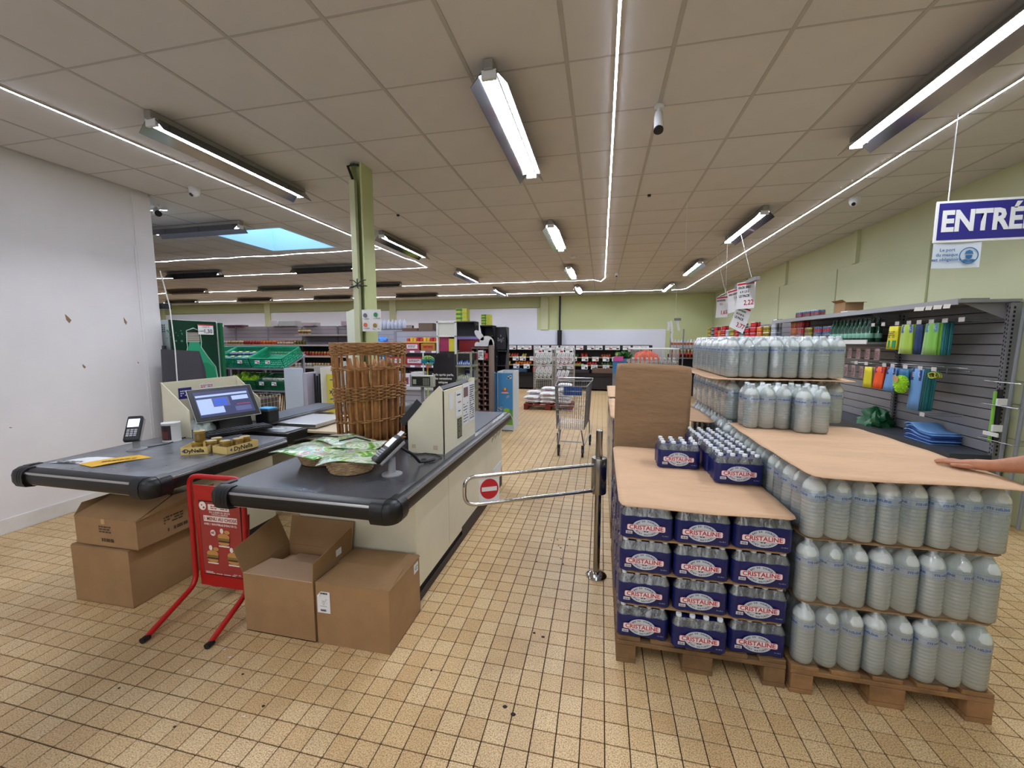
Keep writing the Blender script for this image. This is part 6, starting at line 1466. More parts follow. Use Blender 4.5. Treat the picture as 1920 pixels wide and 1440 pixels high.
# boards
whb = pm('board_white', '#c3cddb', .4)
t = T('display_board', 'tall white display board standing behind the left till belt', 'board', (-4.25, 5.0, 0))
MB().box(-4.49, 4.98, .45, -4.18, 5.0, 1.305).build('board_front', whb, t, bevel=.004); MB().box(-4.17, 4.98, .45, -4.11, 5.2, 1.24).build('board_side', pm('board_lilac', '#b5b0bf', .5), t); MB().box(-4.2, 5.25, .45, -3.88, 5.27, 1.33).build('board_rear', pm('board_beige', '#aba39c', .5), t)
MB().box(-3.885, 4.98, .45, -3.865, 5.27, 1.32).build('board_edge', WHITE, t); MB().box(-4.45, 5.0, 0, -3.9, 5.24, .45).build('base', GREYM, t)
for k in range(5):
    o = MB().tube([(-4.08 + k * .036, 5.1, .5), (-4.09 + k * .042, 5.12, 1.22 - .03 * (k % 2))], .014, 6).build('black_rod', BLACK, None, smooth=True); tag(o, 'black umbrella like rod standing in the white display board', 'rod', 'black rods in the display board')
t = T('banner', 'narrow yellow banner with blue marks beside the display board', 'banner', (-3.75, 5.1, 0))
MB().box(-3.86, 5.08, .0, -3.68, 5.10, 1.22).build('banner_board', pm('banner_yellow', '#cfc24a', .5), t)
q = MB()
for cx_, cz_, w_ in ((-3.77, 1.13, .05), (-3.77, .85, .06), (-3.78, .72, .04)):
    q.ext([(cx_ + w_ * math.cos(a_ * PI / 6), 5.079, cz_ + w_ * .4 * abs(math.sin(a_ * PI / 6))) for a_ in range(7)], (0, -.001, 0))
q.build('printed_umbrella', pm('print_petrol', '#4b7f96', .5), t); txt(t, 'x i', .11, (-3.77, 5.077, .97), mat=pm('print_navy', '#26345a', .5), bold=.002)
for k in range(6):
    o = MB().tube([(-3.98 + k * .055, 5.6, .6), (-3.99 + k * .05, 5.62, 1.40 - .02 * (k % 3))], .024, 8).build('poster_roll', pm('roll_white', '#bcc6cc', .5), None, smooth=True); tag(o, 'white roll standing behind the yellow banner', 'roll', 'white rolls behind the banner')
o = MB().box(-4.05, 5.5, 0, -3.6, 5.75, .6).build('roll_stand', GREYM); tag(o, 'grey stand holding the white rolls', 'stand')
t = T('bag_stack', 'stack of folded white paper bags strapped left of the pillar', 'bags', (-2.45, 3.70, 1.4))
for k in range(5): MB().ext([(-2.56 + k * .006, 3.74, .95), (-2.40 + k * .004, 3.74, .95), (-2.395 + k * .003, 3.74, 1.97 - .012 * k), (-2.48, 3.74, 2.02 - .008 * k), (-2.565 + k * .004, 3.74, 1.99)], (0, -.006, 0)).build('paper_bag', pm('bag_paper_green', '#dde3d6', .6), None).parent = t
for ch in t.children: ch.location = (2.45, -3.70 - .0 - .009 * list(t.children).index(ch), -1.4)

# ================================================================== BACK LEFT GONDOLA
mauve = pm('shelf_mauve', '#a09699', .5)
t = T('gondola', 'long grey slatted gondola at the back left with jars', 'shelving', (-9, 11, 0))
for k in range(6):
    x0 = -12.9 + k * 1.25
    sm_ = MB().box(0, 0, 0, 1.2, .012, .112).mesh('slat', mauve, bevel=.003, seg=1)
    for j in range(5): put('slat', sm_, t, (x0 + .02 + 9, 11.0 - 11, 1.58 + j * .118))
    MB().box(x0 - .02, 10.97, 0, x0 + .02, 11.03, 2.15).build('upright', upm, t)
MB().box(-12.9, 11.02, 0, -5.4, 11.06, 2.15).build('back_board', pm('shelf_back_dark'), t)
for z, x0, x1 in ((1.555, -12.9, -5.4), (1.22, -12.9, -5.4), (.88, -12.9, -5.4), (.2, -12.9, -5.4), (1.86, -9.1, -6.4)):
    MB().box(x0, 10.62, z, x1, 11.0, z + .025).build('shelf', upm if z > 1.5 else GREYM, t); MB().box(x0, 10.61, z - .01, x1, 10.622, z + .04).build('price_rail', pm('rail_light', '#b3aba8', .4), t)
jarm = []
for nm, c1, c2 in (('cream', '#c9b48a', '#7a5a34'), ('red', '#a8352a', '#7d1f1c'), ('orange', '#c96a2e', '#a03a22'), ('brown', '#7d4a2c', '#c8b9a0'), ('olive', '#8a6a2a', '#4a5a2a'), ('white', '#cfcac2', '#9a9894')):
    jarm.append((nm, MB().lathe([(.038, 0), (.042, .008), (.042, .035), (.0425, .036), (.0425, .09), (.042, .091), (.038, .115), (.034, .12), (.036, .121), (.036, .14)], 10, ms=[0, 0, 0, 1, 1, 0, 0, 2, 2]).mesh('jar', [pm('jar_' + nm, c1, .3), pm('jar_label_' + nm, c2, .5), lidm], smooth=True)))
for z, nrow, y in ((1.582, 'upper', 10.68), (1.246, 'middle', 10.68), (.906, 'lower', 10.68)):
    for k in range(34 if z > 1.4 else 46):
        nm, me = jarm[(k // 6 + int(z * 7)) % 6]
        o = put('sauce_jar', me, None, (-12.2 + k * .102, y + random.uniform(-.01, .01), z)); tag(o, '%s jar in the row on the %s shelf of the back left gondola' % (nm, nrow), 'jar', '%s jars on the %s gondola shelf' % (nm, nrow))
for k in range(4): o = put('sauce_jar', jarm[0][1], None, (-9.0 + k * .11, 10.72, 1.886)); o.scale = (1.2, 1.2, 1.2); tag(o, 'cream labelled jar alone on the high bracket shelf', 'jar', 'jars on the high bracket shelf')
def boxobj(name, label, cat, x0, y0, z0, x1, y1, z1, col, col2=None, grp=None, ink=0):
    o = MB().box(x0, y0, z0, x1, y1, z1).build(name, pm('box_' + col.strip('#'), col, .5), None, bevel=.004)
    if col2:
        q = MB().box(x0 + (x1 - x0) * .12, y0 - .002, z0 + (z1 - z0) * .2, x1 - (x1 - x0) * .12, y0, z1 - (z1 - z0) * .25, 0)
        if ink: lines(q, ((x0 + x1) / 2, y0 - .003, (z0 + z1) / 2), (1, 0, 0), (0, 0, 1), (x1 - x0) * .6, (z1 - z0) * .3, 2, 1, ink)
        o2 = q.build('printed_panel', [pm('box_' + col2.strip('#'), col2, .5), INK], None); o2.parent = o
    return tag(o, label, cat, grp)
for k, (x0, x1, h_, c_, l_) in enumerate(((-12.0, -11.3, .05, '#5a2a38', 'flat dark red carton'), (-10.2, -9.95, .18, '#b9b4b4', 'white upright box'), (-9.9, -9.3, .16, '#9a9a96', 'grey open tray'), (-9.1, -8.6, .10, '#a8989a', 'low pale tray'), (-7.7, -6.9, .13, '#bca4ae', 'pale pink tray'))):
    boxobj('storage_box', '%s lying on top of the back left gondola' % l_, 'box', x0, 10.9, 2.165, x1, 11.15, 2.165 + h_, c_)
# white bottle pack on the next gondola
t = T('gondola', 'grey metal gondola behind the pillar with household goods', 'shelving', (-4.4, 8.3, 0))
for (x0, x1, zt, y) in ((-5.55, -4.55, 1.98, 8.8), (-4.5, -3.5, 1.92, 8.3)):
    for j in range(7): MB().box(x0, y, zt - .13 - j * .115, x1, y + .012, zt - .022 - j * .115).build('slat', pm('slat_lilac', '#9f9ea8', .45), t)
    MB().box(x0 - .03, y - .02, 0, x0 + .02, y + .04, zt).box(x1 - .02, y - .02, 0, x1 + .03, y + .04, zt).build('upright', upm, t)
    MB().box(x0, y + .013, 0, x1, y + .05, zt).build('back_board', GREYM, t)
for z in (1.50, 1.20, .95): MB().box(-4.75, 7.75, z - .03, -2.9, 8.28, z).build('shelf', GREYM, t); MB().box(-4.75, 7.74, z - .05, -2.9, 7.752, z + .005).build('price_rail', pm('rail_mauve', '#8a6570', .5), t)
MB().box(-4.8, 7.35, .73, -2.9, 8.28, .765).build('base_shelf', pm('shelf_pale', '#b9b8ba', .5), t)
for j in range(5): MB().box(-4.8, 7.4, .16 + j * .115, -2.9, 7.412, .265 + j * .115).build('slat', pm('slat_lilac'), t)
tk = MB()
for z in (1.475, 1.175, .925):
    for k in range(7): tk.box(-4.6 + k * .24, 7.736, z - .02, -4.5 + k * .24, 7.74, z + .02)
tk.build('shelf_ticket', PAPER, t)
for k in range(9):
    o = MB().lathe([(.035, 0), (.045, .02), (.045, .14), (.02, .19), (.02, .22)], 10, (-5.35 + k * .10, 8.82, 1.985)).build('white_bottle', pm('bottle_lilac', '#b8bccb', .4), None, smooth=True); tag(o, 'small white bottle on top of the gondola behind the pillar', 'bottle', 'white bottles on the gondola top')
boxobj('open_carton', 'dark brown open carton on top of the gondola next to the white frame', 'box', -3.95, 8.32, 1.925, -3.62, 8.6, 2.09, '#6a5a4c')
boxobj('garlic_tray', 'low brown tray of roots on top of the gondola', 'tray', -4.35, 8.32, 1.925, -3.98, 8.6, 1.98, '#6b4a38')
prods = [(-4.55, -4.28, .17, '#a8203a', '#d9d6d8'), (-4.26, -4.05, .15, '#6a5a60', '#b5b0b0'), (-4.02, -3.7, .16, '#b0304a', '#e0dcd8'), (-3.66, -3.35, .14, '#a37a24', '#c9452a')]
for k, (x0, x1, h_, c1, c2) in enumerate(prods): boxobj('product_box', ('red framed white carton', 'grey patterned carton', 'white and red carton', 'yellow and orange carton')[k] + ' on the top product shelf behind the pillar', 'product', x0, 7.8, 1.505, x1, 8.0, 1.505 + h_, c1, c2, None, k + 1)
for k, (x0, x1, h_, c1, c2) in enumerate(((-4.65, -4.5, .2, '#3b8ac4', '#cfd9e2'), (-4.48, -4.05, .16, '#b32a3a', '#dcd8da'), (-4.02, -3.62, .16, '#a5202e', '#d7c9cc'), (-3.58, -3.3, .15, '#5a9a5a', '#cfd5cf'), (-3.26, -2.95, .17, '#3a4a8a', '#b9c2d8'))): boxobj('product_box', ('light blue carton', 'red carton with white label', 'dark red carton', 'green carton', 'navy carton')[k] + ' on the second product shelf behind the pillar', 'product', x0, 7.8, 1.205, x1, 8.0, 1.205 + h_, c1, c2, None, k + 11)
for k, (x0, x1, h_, c1, c2) in enumerate(((-4.7, -4.35, .33, '#d8d6d6', '#c4242a'), (-4.3, -4.05, .3, '#c8d2cc', '#3f9a70'), (-4.0, -3.78, .26, '#cfc9cb', '#8a4a5a'), (-3.75, -3.5, .30, '#c9c6cc', '#a82a3a'), (-3.45, -3.1, .22, '#b8b4b8', '#8a8a92'))): boxobj('product_box', ('big white carton with a red letter shape', 'white and green carton', 'pale pink printed carton', 'white carton with a red disc', 'grey multipack')[k] + ' on the base shelf behind the pillar', 'product', x0, 7.5, .77, x1, 7.7, .77 + h_, c1, c2, None, k + 21)
for k in range(14):
    c_ = ('#2a2026', '#50303a', '#7a6a30', '#c4b24a', '#8a2030')[k % 5]; boxobj('snack_pack', 'small dark snack pack on the third row behind the pillar', 'product', -4.6 + k * .11, 7.8, .955, -4.51 + k * .11, 7.95, 1.07, c_, None, 'small dark snack packs')
for k in range(10): boxobj('sweet_pack', 'small bright sweet pack lying on the shelf left of the white frame', 'product', -4.0 + k * .075, 7.85, 1.69, -3.94 + k * .075, 8.0, 1.75 + .02 * (k % 2), ('#c43a2a', '#d8b02a', '#d8a02a', '#b32030')[k % 4], None, 'bright sweet packs')
MB().box(-4.1, 7.8, 1.66, -3.1, 8.28, 1.685).build('shelf', pm('shelf_yellow', '#c9a53a', .5), t)
heap('blue_pack', 'crumpled blue packet on the white shelf right of the pillar', 'packet', (-4.6, 7.9, 1.68), (.14, .1, .10), pm('pack_brightblue', '#3a78c4', .4), 4); MB().box(-5.0, 7.7, 1.63, -4.2, 8.28, 1.66).build('shelf', WHITE, t)

# white frame stand, black displays
t = T('framed_stand', 'white framed stand with blank header above the red panel', 'display stand', (-3.0, 7.2, 0))
fx0, fx1 = -3.06, -2.66
MB().box(fx0, 7.2, 1.45, fx0 + .04, 7.24, 2.08).box(fx1 - .04, 7.2, 1.45, fx1, 7.24, 2.06).box(fx0, 7.2, 2.03, fx1, 7.24, 2.07).box(fx0, 7.2, 1.77, fx1, 7.24, 1.80).build('frame', pm('frame_white', '#cfcfca', .5), t, bevel=.004)
MB().box(fx0 + .04, 7.215, 1.80, fx1 - .04, 7.225, 2.03).build('header_board', pm('header_cream', '#c6c5ba', .6), t); MB().box(fx0 + .05, 7.23, 1.50, fx1 - .16, 7.24, 1.77).build('red_panel', pm('panel_magenta', '#8f2550', .5), t)
MB().box(fx1 - .16, 7.225, 1.5, fx1 - .03, 7.235, 1.74).build('yellow_panel', pm('panel_yellow', '#c8bb35', .5), t); MB().box(fx0, 7.24, 0, fx1, 7.34, 1.5).build('stand_body', DARK, t)
t = T('perle_display', 'black cardboard display printed Perle après perle, des sensations uniques', 'display stand', (-2.6, 6.5, 0))
MB().ext([(-2.84, 6.48, 0), (-2.45, 6.48, 0), (-2.45, 6.48, 1.49), (-2.50, 6.48, 1.49), (-2.51, 6.48, 1.42), (-2.55, 6.48, 1.42), (-2.56, 6.48, 1.49), (-2.74, 6.48, 1.49), (-2.78, 6.48, 1.42), (-2.82, 6.48, 1.42)], (0, .02, 0)).build('display_panel', pm('display_black', '#15121a', .4), t)
for s_, z in (('Perle après perle,', 1.12), ('des sensations', 1.055), ('uniques', .99)): txt(t, s_, .056, (-2.645, 6.475, z), mat=WHITE, bold=.0015)
t = T('chewing_gum_rack', 'grey wire rack with blue, white and red snack packs right of the black display', 'display stand', (-2.3, 6.6, 0))
MB().box(-2.44, 6.6, 0, -2.42, 7.0, 1.5).box(-2.20, 6.6, 0, -2.17, 6.64, 1.5).box(-2.42, 6.96, 0, -2.17, 7.0, 1.5).build('rack_frame', pm('rack_olive', '#8f9382', .5), t); MB().box(-2.42, 6.62, 1.36, -2.20, 6.96, 1.48).build('dark_header', BLACK, t)
for z in (1.28, 1.03, .83): MB().box(-2.44, 6.56, z - .03, -2.17, 6.96, z).build('shelf', pm('rack_olive'), t)
for zi, (z, c_, l_) in enumerate(((1.28, '#2f62b8', 'blue'), (1.03, '#b3bfa8', 'pale green'), (.83, '#b8202c', 'red'))):
    for k in range(7): boxobj('snack_pack', '%s snack pack on the %s shelf of the wire rack' % (l_, ('upper', 'middle', 'lower')[zi]), 'product', -2.42 + k * .033, 6.58, z, -2.395 + k * .033, 6.72, z + .06 + .012 * (k % 3), c_, '#c9d0d8', '%s packs in the wire rack' % l_)
# black tall displays
bk = pm('display_dark', '#1d1f24', .45)
for (x0, x1, y, zt, l_) in ((-3.5, -2.78, 9.0, 2.13, 'largest black display stand with open shelves'), (-2.74, -2.44, 9.3, 2.05, 'middle black display stand'), (-2.44, -2.2, 9.6, 2.02, 'right black display stand with white printing')):
    t = T('black_display', l_, 'display stand', ((x0 + x1) / 2, y, 0))
    MB().box(x0, y, 0, x1, y + .02, zt).build('back_panel', bk, t); MB().ext([(x0, y, 0), (x0, y - .35, 0), (x0, y - .35, .9), (x0, y - .10, 1.7), (x0, y - .32, zt), (x0, y, zt)], (.02, 0, 0)).ext([(x1 - .02, y, 0), (x1 - .02, y - .35, 0), (x1 - .02, y - .35, .9), (x1 - .02, y - .10, 1.7), (x1 - .02, y - .32, zt), (x1 - .02, y, zt)], (.02, 0, 0)).build('side_panel', bk, t)
    for z in (.3, .7, 1.1, 1.45, 1.8): MB().box(x0 + .02, y - .28, z, x1 - .02, y, z + .02).build('shelf', pm('display_shelf', '#3a3a3e', .5), t)
    MB().box(x0, y - .33, zt - .012, x1, y, zt + .006).build('top_board', pm('display_top', '#4b4d52', .5), t)
    if x0 > -2.5: q = MB(); lines(q, (-2.32, y - .331, 1.72), (1, 0, 0), (0, 0, 1), .16, .12, 4, 0, 5, .6); q.box(-2.33, y - .332, 1.80, -2.31, y - .331, 1.84, 0); MB().box(x0, y - .33, 1.5, x1, y - .32, zt).build('front_panel', bk, t); q.build('printed_text', pm('print_grey', '#8b8f94', .5), t)
for q_, (x, y, n, zt) in enumerate(((-3.09, 8.8, 3, 2.14), (-2.62, 9.12, 4, 2.06))):
    for k in range(n):
        z = zt + .002 + k * (.094 if q_ == 0 else .062); h_ = .09 if q_ == 0 else .058; w_ = .26 if q_ == 0 else .21
        o = MB().box(x - w_ / 2, y - .1, z, x + w_ / 2, y + .12, z + h_).build('tea_carton', pm('carton_yellow', '#cdd04a', .5), None, bevel=.003)
        o2 = MB().box(x - w_ / 2 + .01, y - .102, z + h_ * .45, x + w_ * .1, y - .1, z + h_ * .9).box(x - .01, y - .1025, z, x + .01, y - .1, z + h_).build('printed_panel', pm('carton_green', '#2f8a3a', .5), None); o2.parent = o
        tag(o, 'yellow and green carton, %s of the %s stack on the black displays' % (('bottom', 'second', 'third', 'top')[k], ('left', 'right')[q_]), 'carton')
# egg display with rabbit
pk = pm('display_brown', '#6e5450', .6); pkd = pm('display_brown_dark', '#43302f', .7)
t = T('pigeonhole_display', 'brown cardboard pigeonhole display with a white rabbit cutout on top', 'display stand', (-2.12, 7.1, 0))
ex0, ex1 = -2.30, -1.96
MB().box(ex0, 7.14, .3, ex1, 7.20, 1.60).build('back_panel', pkd, t); q = MB()
for k in range(4): x = ex0 + (ex1 - ex0 - .012) * k / 3; q.box(x, 6.98, .32, x + .012, 7.14, 1.58)
for k in range(13): q.box(ex0, 6.98, .32 + k * .103, ex1, 7.14, .332 + k * .103)
q.build('dividers', pk, t)
q = MB()
rd = random.Random(9)
for k in range(12):
    for j in range(3):
        x = ex0 + .02 + j * .112; q.box(x, 6.975, .335 + k * .103, x + .03, 6.985, .37 + k * .103 + rd.uniform(0, .02))
stuff(q.build('compartment_lips', pm('display_lip', '#9c7f7a', .6), t)); MB().box(ex0 - .01, 6.98, 0, ex1 + .01, 7.2, .32).build('base', pk, t)
MB().box(ex1, 6.96, .3, ex1 + .03, 7.22, 1.62).build('side_edge', pm('display_taupe', '#7a6a60', .6), t)
def ellp(cx_, cz_, rx, rz, rot=0, n=18): return [(cx_ + rx * math.cos(a_ * 2 * PI / n) * math.cos(rot) - rz * math.sin(a_ * 2 * PI / n) * math.sin(rot), 7.16, cz_ + rx * math.cos(a_ * 2 * PI / n) * math.sin(rot) + rz * math.sin(a_ * 2 * PI / n) * math.cos(rot)) for a_ in range(n)]
q = MB(); q.ext(ellp(-2.06, 1.66, .14, .13), (0, .01, 0)); q.ext(ellp(-2.20, 1.80, .055, .12, .75), (0, .012, 0)); q.ext(ellp(-1.98, 1.55, .05, .18), (0, .011, 0)); q.ext(ellp(-2.24, 1.62, .05, .06), (0, .013, 0)); q.build('rabbit_cutout', pm('rabbit_white', '#c9c9c9', .6), t)
q = MB().box(-2.16, 6.955, 1.36, -2.06, 6.96, 1.53, 0).box(-2.26, 6.957, 1.37, -2.18, 6.962, 1.48, 1).box(-2.04, 6.957, 1.38, -1.98, 6.962, 1.48, 1); lines(q, (-2.11, 6.953, 1.45), (1, 0, 0), (0, 0, 1), .08, .12, 4, 2, 3); q.build('price_cards', [PAPER, pm('card_red', '#b3323c', .5), INK], t)
for k, z in enumerate((1.30, 1.08)): boxobj('egg_box', '%s navy chocolate box hanging left of the pigeonhole display' % ('upper', 'lower')[k], 'product', -2.40, 6.93, z - .1, -2.25, 7.0, z + .08, '#1f2a72', '#c9ccdd', None, 5 + k)
boxobj('snack_tower', 'narrow dark stand filled with mixed bars left of the pigeonhole display', 'display stand', -2.42, 6.95, .2, -2.31, 7.2, .95, '#241a2c', '#3a3560', None, 9)
boxobj('red_display', 'dark red display box behind the wire rack', 'display stand', -2.75, 7.6, 0, -2.30, 7.9, 1.72, '#7d1820'); boxobj('lilac_tray', 'lilac carton tray on the dark red display', 'tray', -2.78, 7.58, 1.725, -2.35, 7.88, 1.78, '#7a6aa0')
# blue displays
skyb = pm('display_blue', '#3d86bf', .4)
t = T('blue_display', 'sky blue cardboard display with clouds and a green hill facing the aisle', 'display stand', (-1.73, 7.5, 0))
bx0_, bx1_ = -1.885, -1.60
MB().box(bx0_, 7.30, .02, bx1_, 7.32, 1.10).build('front_panel', skyb, t); MB().box(bx1_, 7.30, 0, bx1_ + .018, 7.78, 1.13).box(bx0_ - .01, 7.30, 0, bx0_, 7.78, 1.13).box(bx0_, 7.76, 0, bx1_, 7.78, 1.13).build('side_panel', pm('display_white', '#c3c9cc', .5), t)
q = MB(); Yb = 7.298
def e2(cx_, cz_, rx, rz, mi, n=16, dy=0, half=False): q.ext([(cx_ + rx * math.cos(a_ * 2 * PI / n), Yb - dy, cz_ + rz * math.sin(a_ * 2 * PI / n)) for a_ in range(n // 2 + 1 if half else n)], (0, -.0015, 0), mi)
for cx_, cz_, s_ in ((-1.66, 1.02, 1), (-1.69, .66, .6), (-1.84, .42, 1)): e2(cx_, cz_, .045 * s_, .03 * s_, 0); e2(cx_ - .03 * s_, cz_ - .015, .03 * s_, .02 * s_, 0); e2(cx_ + .02 * s_, cz_ + .025 * s_, .025 * s_, .02 * s_, 0)
q.ext([(bx0_, Yb, .12), (bx1_, Yb, .12), (bx1_, Yb, .42), (-1.70, Yb, .36), (-1.78, Yb, .30), (bx0_, Yb, .26)], (0, -.002, 0), 1); e2(-1.72, .40, .06, .04, 2, dy=.002)
e2(-1.745, .73, .085, .022, 3, dy=.002); e2(-1.745, .73, .075, .014, 0, dy=.004); e2(-1.745, .79, .045, .03, 3, dy=.003); e2(-1.745, .80, .022, .028, 4, dy=.005)
q.box(bx0_, Yb - .002, .02, bx1_, Yb, .12, 0); q.build('printed_scene', [pm('cloud_white', '#b9c4cc', .5), pm('hill_green', '#5d9a2f', .5), pm('hill_lime', '#8fb83a', .5), pm('badge_red', '#c23a3a', .5), pm('badge_yellow', '#d8b23a', .5)], t)
t = T('blue_display', 'narrow blue display standing left of the cloud display', 'display stand', (-2.0, 7.7, 0))
MB().ext([(-1.97, 7.5, 0), (-1.92, 7.36, 0), (-1.92, 7.36, 1.08), (-2.06, 7.5, 1.10), (-2.06, 7.7, 1.10), (-1.97, 7.7, 0)], (-.01, .02, 0)).build('side_panel', skyb, t)
MB().box(-2.02, 7.42, 0, -1.90, 7.44, 1.09).build('front_panel', pm('display_blue_light', '#4f9ad0', .4), t)

# scale display and feather duster
t = T('scale_display', 'grey customer scale display on a pole behind the tall basket', 'scale', (-2.02, 4.3, 0))
MB().tube([(-2.02, 4.32, .86), (-2.02, 4.32, 1.18)], .02, 8).build('pole', GREYM, t); MB().box(-2.145, 4.28, 1.165, -1.87, 4.36, 1.30).build('display_case', pm('case_grey', '#a3a596', .5), t, bevel=.012); MB().box(-2.13, 4.276, 1.18, -1.905, 4.281, 1.285).build('display_face', BLACK, t)
q = MB().box(-2.115, 4.272, 1.20, -2.075, 4.276, 1.255)
for i in range(4):
    for j in range(5): q.box(-1.99 + i * .02, 4.272, 1.19 + j * .017, -1.978 + i * .02, 4.276, 1.20 + j * .017)
q.build('key', pm('key_pale', '#9fa396', .5), t); MB().box(-2.3, 4.15, .66, -1.9, 4.5, .86).build('scale_base', pm('case_grey'), t)
t = T('feather_duster', 'green and blue feather duster with a lime handle', 'duster', (-2.79, 6.2, 1.2))
dz = MB(); rd = random.Random(6)
for k in range(260):
    a_ = rd.uniform(0, 2 * PI); el = rd.uniform(-.5, 1.5); d_ = Vector((math.cos(a_) * math.cos(el), math.sin(a_) * math.cos(el), math.sin(el) * .75)); dz.tube([Vector((-2.79, 6.2, 1.37)), Vector((-2.79, 6.2, 1.37)) + d_ * .115], [.012, .006], 4, 0 if el > .45 else (1 if el > .1 else 2))
stuff(dz.build('bristles', [pm('duster_lime', '#9cb86a', .8), pm('duster_green', '#4fa08a', .8), pm('duster_blue', '#2f8fae', .8)], t))
MB().tube([(-2.80, 6.2, 1.22), (-2.79, 6.2, 1.32)], .014, 8).build('orange_collar', pm('collar_orange', '#d4602a', .5), t); MB().tube([(-2.80, 6.2, .82), (-2.80, 6.2, 1.24)], .010, 8).build('handle', lime, t); MB().tube([(-2.82, 6.22, .0), (-2.80, 6.2, .82)], .010, 8).build('handle_lower', lime, t)
MB().tube([(-2.92, 6.3, .7), (-2.92, 6.3, 1.5)], .012, 6).build('white_rod', WHITE, t)
# clipboard of the till B far end
o = MB().tube([(-1.02, 4.522, .845), (-.99, 4.525, .79), (-.99, 4.535, .72)], .004, 5).build('white_string', WHITE); tag(o, 'short white string hanging at the far end of the right till bumper', 'string')

# ================================================================== PRODUCE CASE AT THE BACK
t = T('produce_case', 'long black refrigerated produce case along the back wall', 'refrigerated case', (-1, 14.5, 0))
kx0, kx1 = -4.6, 1.62
MB().box(kx0, 14.75, 0, kx1, 15.1, 1.55).build('back', BLACK, t); MB().box(kx0, 14.2, 1.40, kx1, 15.1, 1.56).build('canopy', BLACK, t); MB().box(kx0 - .04, 14.2, 0, kx0, 15.1, 1.56).box(kx1, 14.2, 0, kx1 + .04, 15.1, 1.56).build('end_panel', BLACK, t)
MB().box(kx0, 14.0, .06, kx1, 15.0, .50).build('lower_body', pm('case_dark', '#1d1d1f', .4), t); MB().box(kx0, 13.95, .50, kx1, 14.75, .60).build('front_bumper', pm('case_bumper', '#1a1a1c', .2), t)
for z in (.86, 1.14): MB().box(kx0, 14.28, z - .03, kx1, 14.75, z).build('shelf', pm('shelf_wood_light', '#a08a64', .5), t)
def ticks(x0, x1, z, n, seed): 
    rd = random.Random(seed); return [(x0 + (x1 - x0) * (k + .5 + rd.uniform(-.15, .15)) / n, 14.19 if z > 1.4 else 14.27, z) for k in range(n)]
shelftag(t, ticks(-3.6, 1.6, 1.47, 17, 1), .25, .14); shelftag(t, [p_ for p_ in ticks(-3.6, 1.4, 1.08, 14, 2)], .22, .15); shelftag(t, [p_ for p_ in ticks(-3.6, 1.2, .80, 12, 3)], .22, .16)
fruit = {}
def fr(name, col, x, y, z, r, grp):
    key = (name, col, r)
    if key not in fruit: fruit[key] = MB().lathe([(.15 * r, -.98 * r), (.7 * r, -.75 * r), (r, -.1 * r), (.85 * r, .55 * r), (.4 * r, .9 * r), (.05 * r, .85 * r)], 8).mesh(name, pm('fruit_' + col.strip('#'), col, .4), smooth='all')
    o = put(name, fruit[key], None, (x, y, z + r)); tag(o, grp, name.replace('_', ' '), grp); return o
runs = [(1.14, -3.6, -3.2, 'orange', '#c9793a', .045), (1.14, -3.2, -2.85, 'apple', '#b0462c', .045), (1.14, -2.8, -2.6, 'lemon', '#c9b24a', .04), (1.14, -2.1, -1.7, 'pineapple_top', '#8f8a4a', .06), (1.14, -1.1, -.75, 'cucumber', '#3f5a2a', .04), (1.14, -.7, -.5, 'pepper', '#a82f22', .06), (1.14, .0, .35, 'carrot', '#b5562a', .04), (1.14, .45, .8, 'cabbage', '#9db86a', .10),
        (.86, -3.5, -3.15, 'lemon', '#c4a446', .045), (.86, -3.05, -2.35, 'orange', '#c86a26', .05), (.86, -2.3, -1.95, 'clementine', '#c25a20', .045), (.86, -.95, -.6, 'tomato', '#a8302a', .045), (.86, -.5, -.1, 'tomato', '#ab3428', .045), (.86, 0, .5, 'courgette', '#3d5f30', .045)]
for z, x0, x1, nm, col, r in runs:
    n = max(2, int((x1 - x0) / (2 * r)))
    for k in range(n):
        for j in range(2): fr(nm, col, x0 + (k + .5) * 2 * r, 14.34 + j * 2 * r + .01 * (k % 2), z + j * .035, r, '%s lying in the row on the %s shelf of the produce case' % (nm.replace('_', ' '), 'upper' if z > 1 else 'lower'))
for k, (x0, x1, z, h_, c_, l_) in enumerate(((-2.35, -1.75, .60, .18, '#8a2420', 'dark red crate'), (-3.1, -2.6, .60, .12, '#22405f', 'blue crate'), (-3.5, -3.15, .60, .10, '#26304a', 'dark blue crate'), (-.9, -.4, .6, .1, '#2c2228', 'black crate of aubergines'), (-.3, .45, .6, .17, '#5f4a3a', 'brown crate of potatoes'), (-.97, -.6, .862, .055, '#7fae3a', 'lime carton of tomatoes'))):
    q = MB(); y0 = 14.0 if z < .7 else 14.29; P = obox((x0, y0, z), 0, 0, 0); wallbox(q, P, x1 - x0, .35 if z < .7 else .1, h_ if z < .7 else .05, .01); o = q.build('produce_box', pm('box_' + c_.strip('#'), c_, .6)); tag(o, '%s in the lower part of the produce case' % l_, 'crate')
    if z < .7:
        for i in range(int((x1 - x0) / .09)): fr('vegetable', c_ if k != 4 else '#7a6040', x0 + .05 + i * .09, 14.1, z + h_ - .06, .04, 'round vegetables heaped in the %s' % l_)
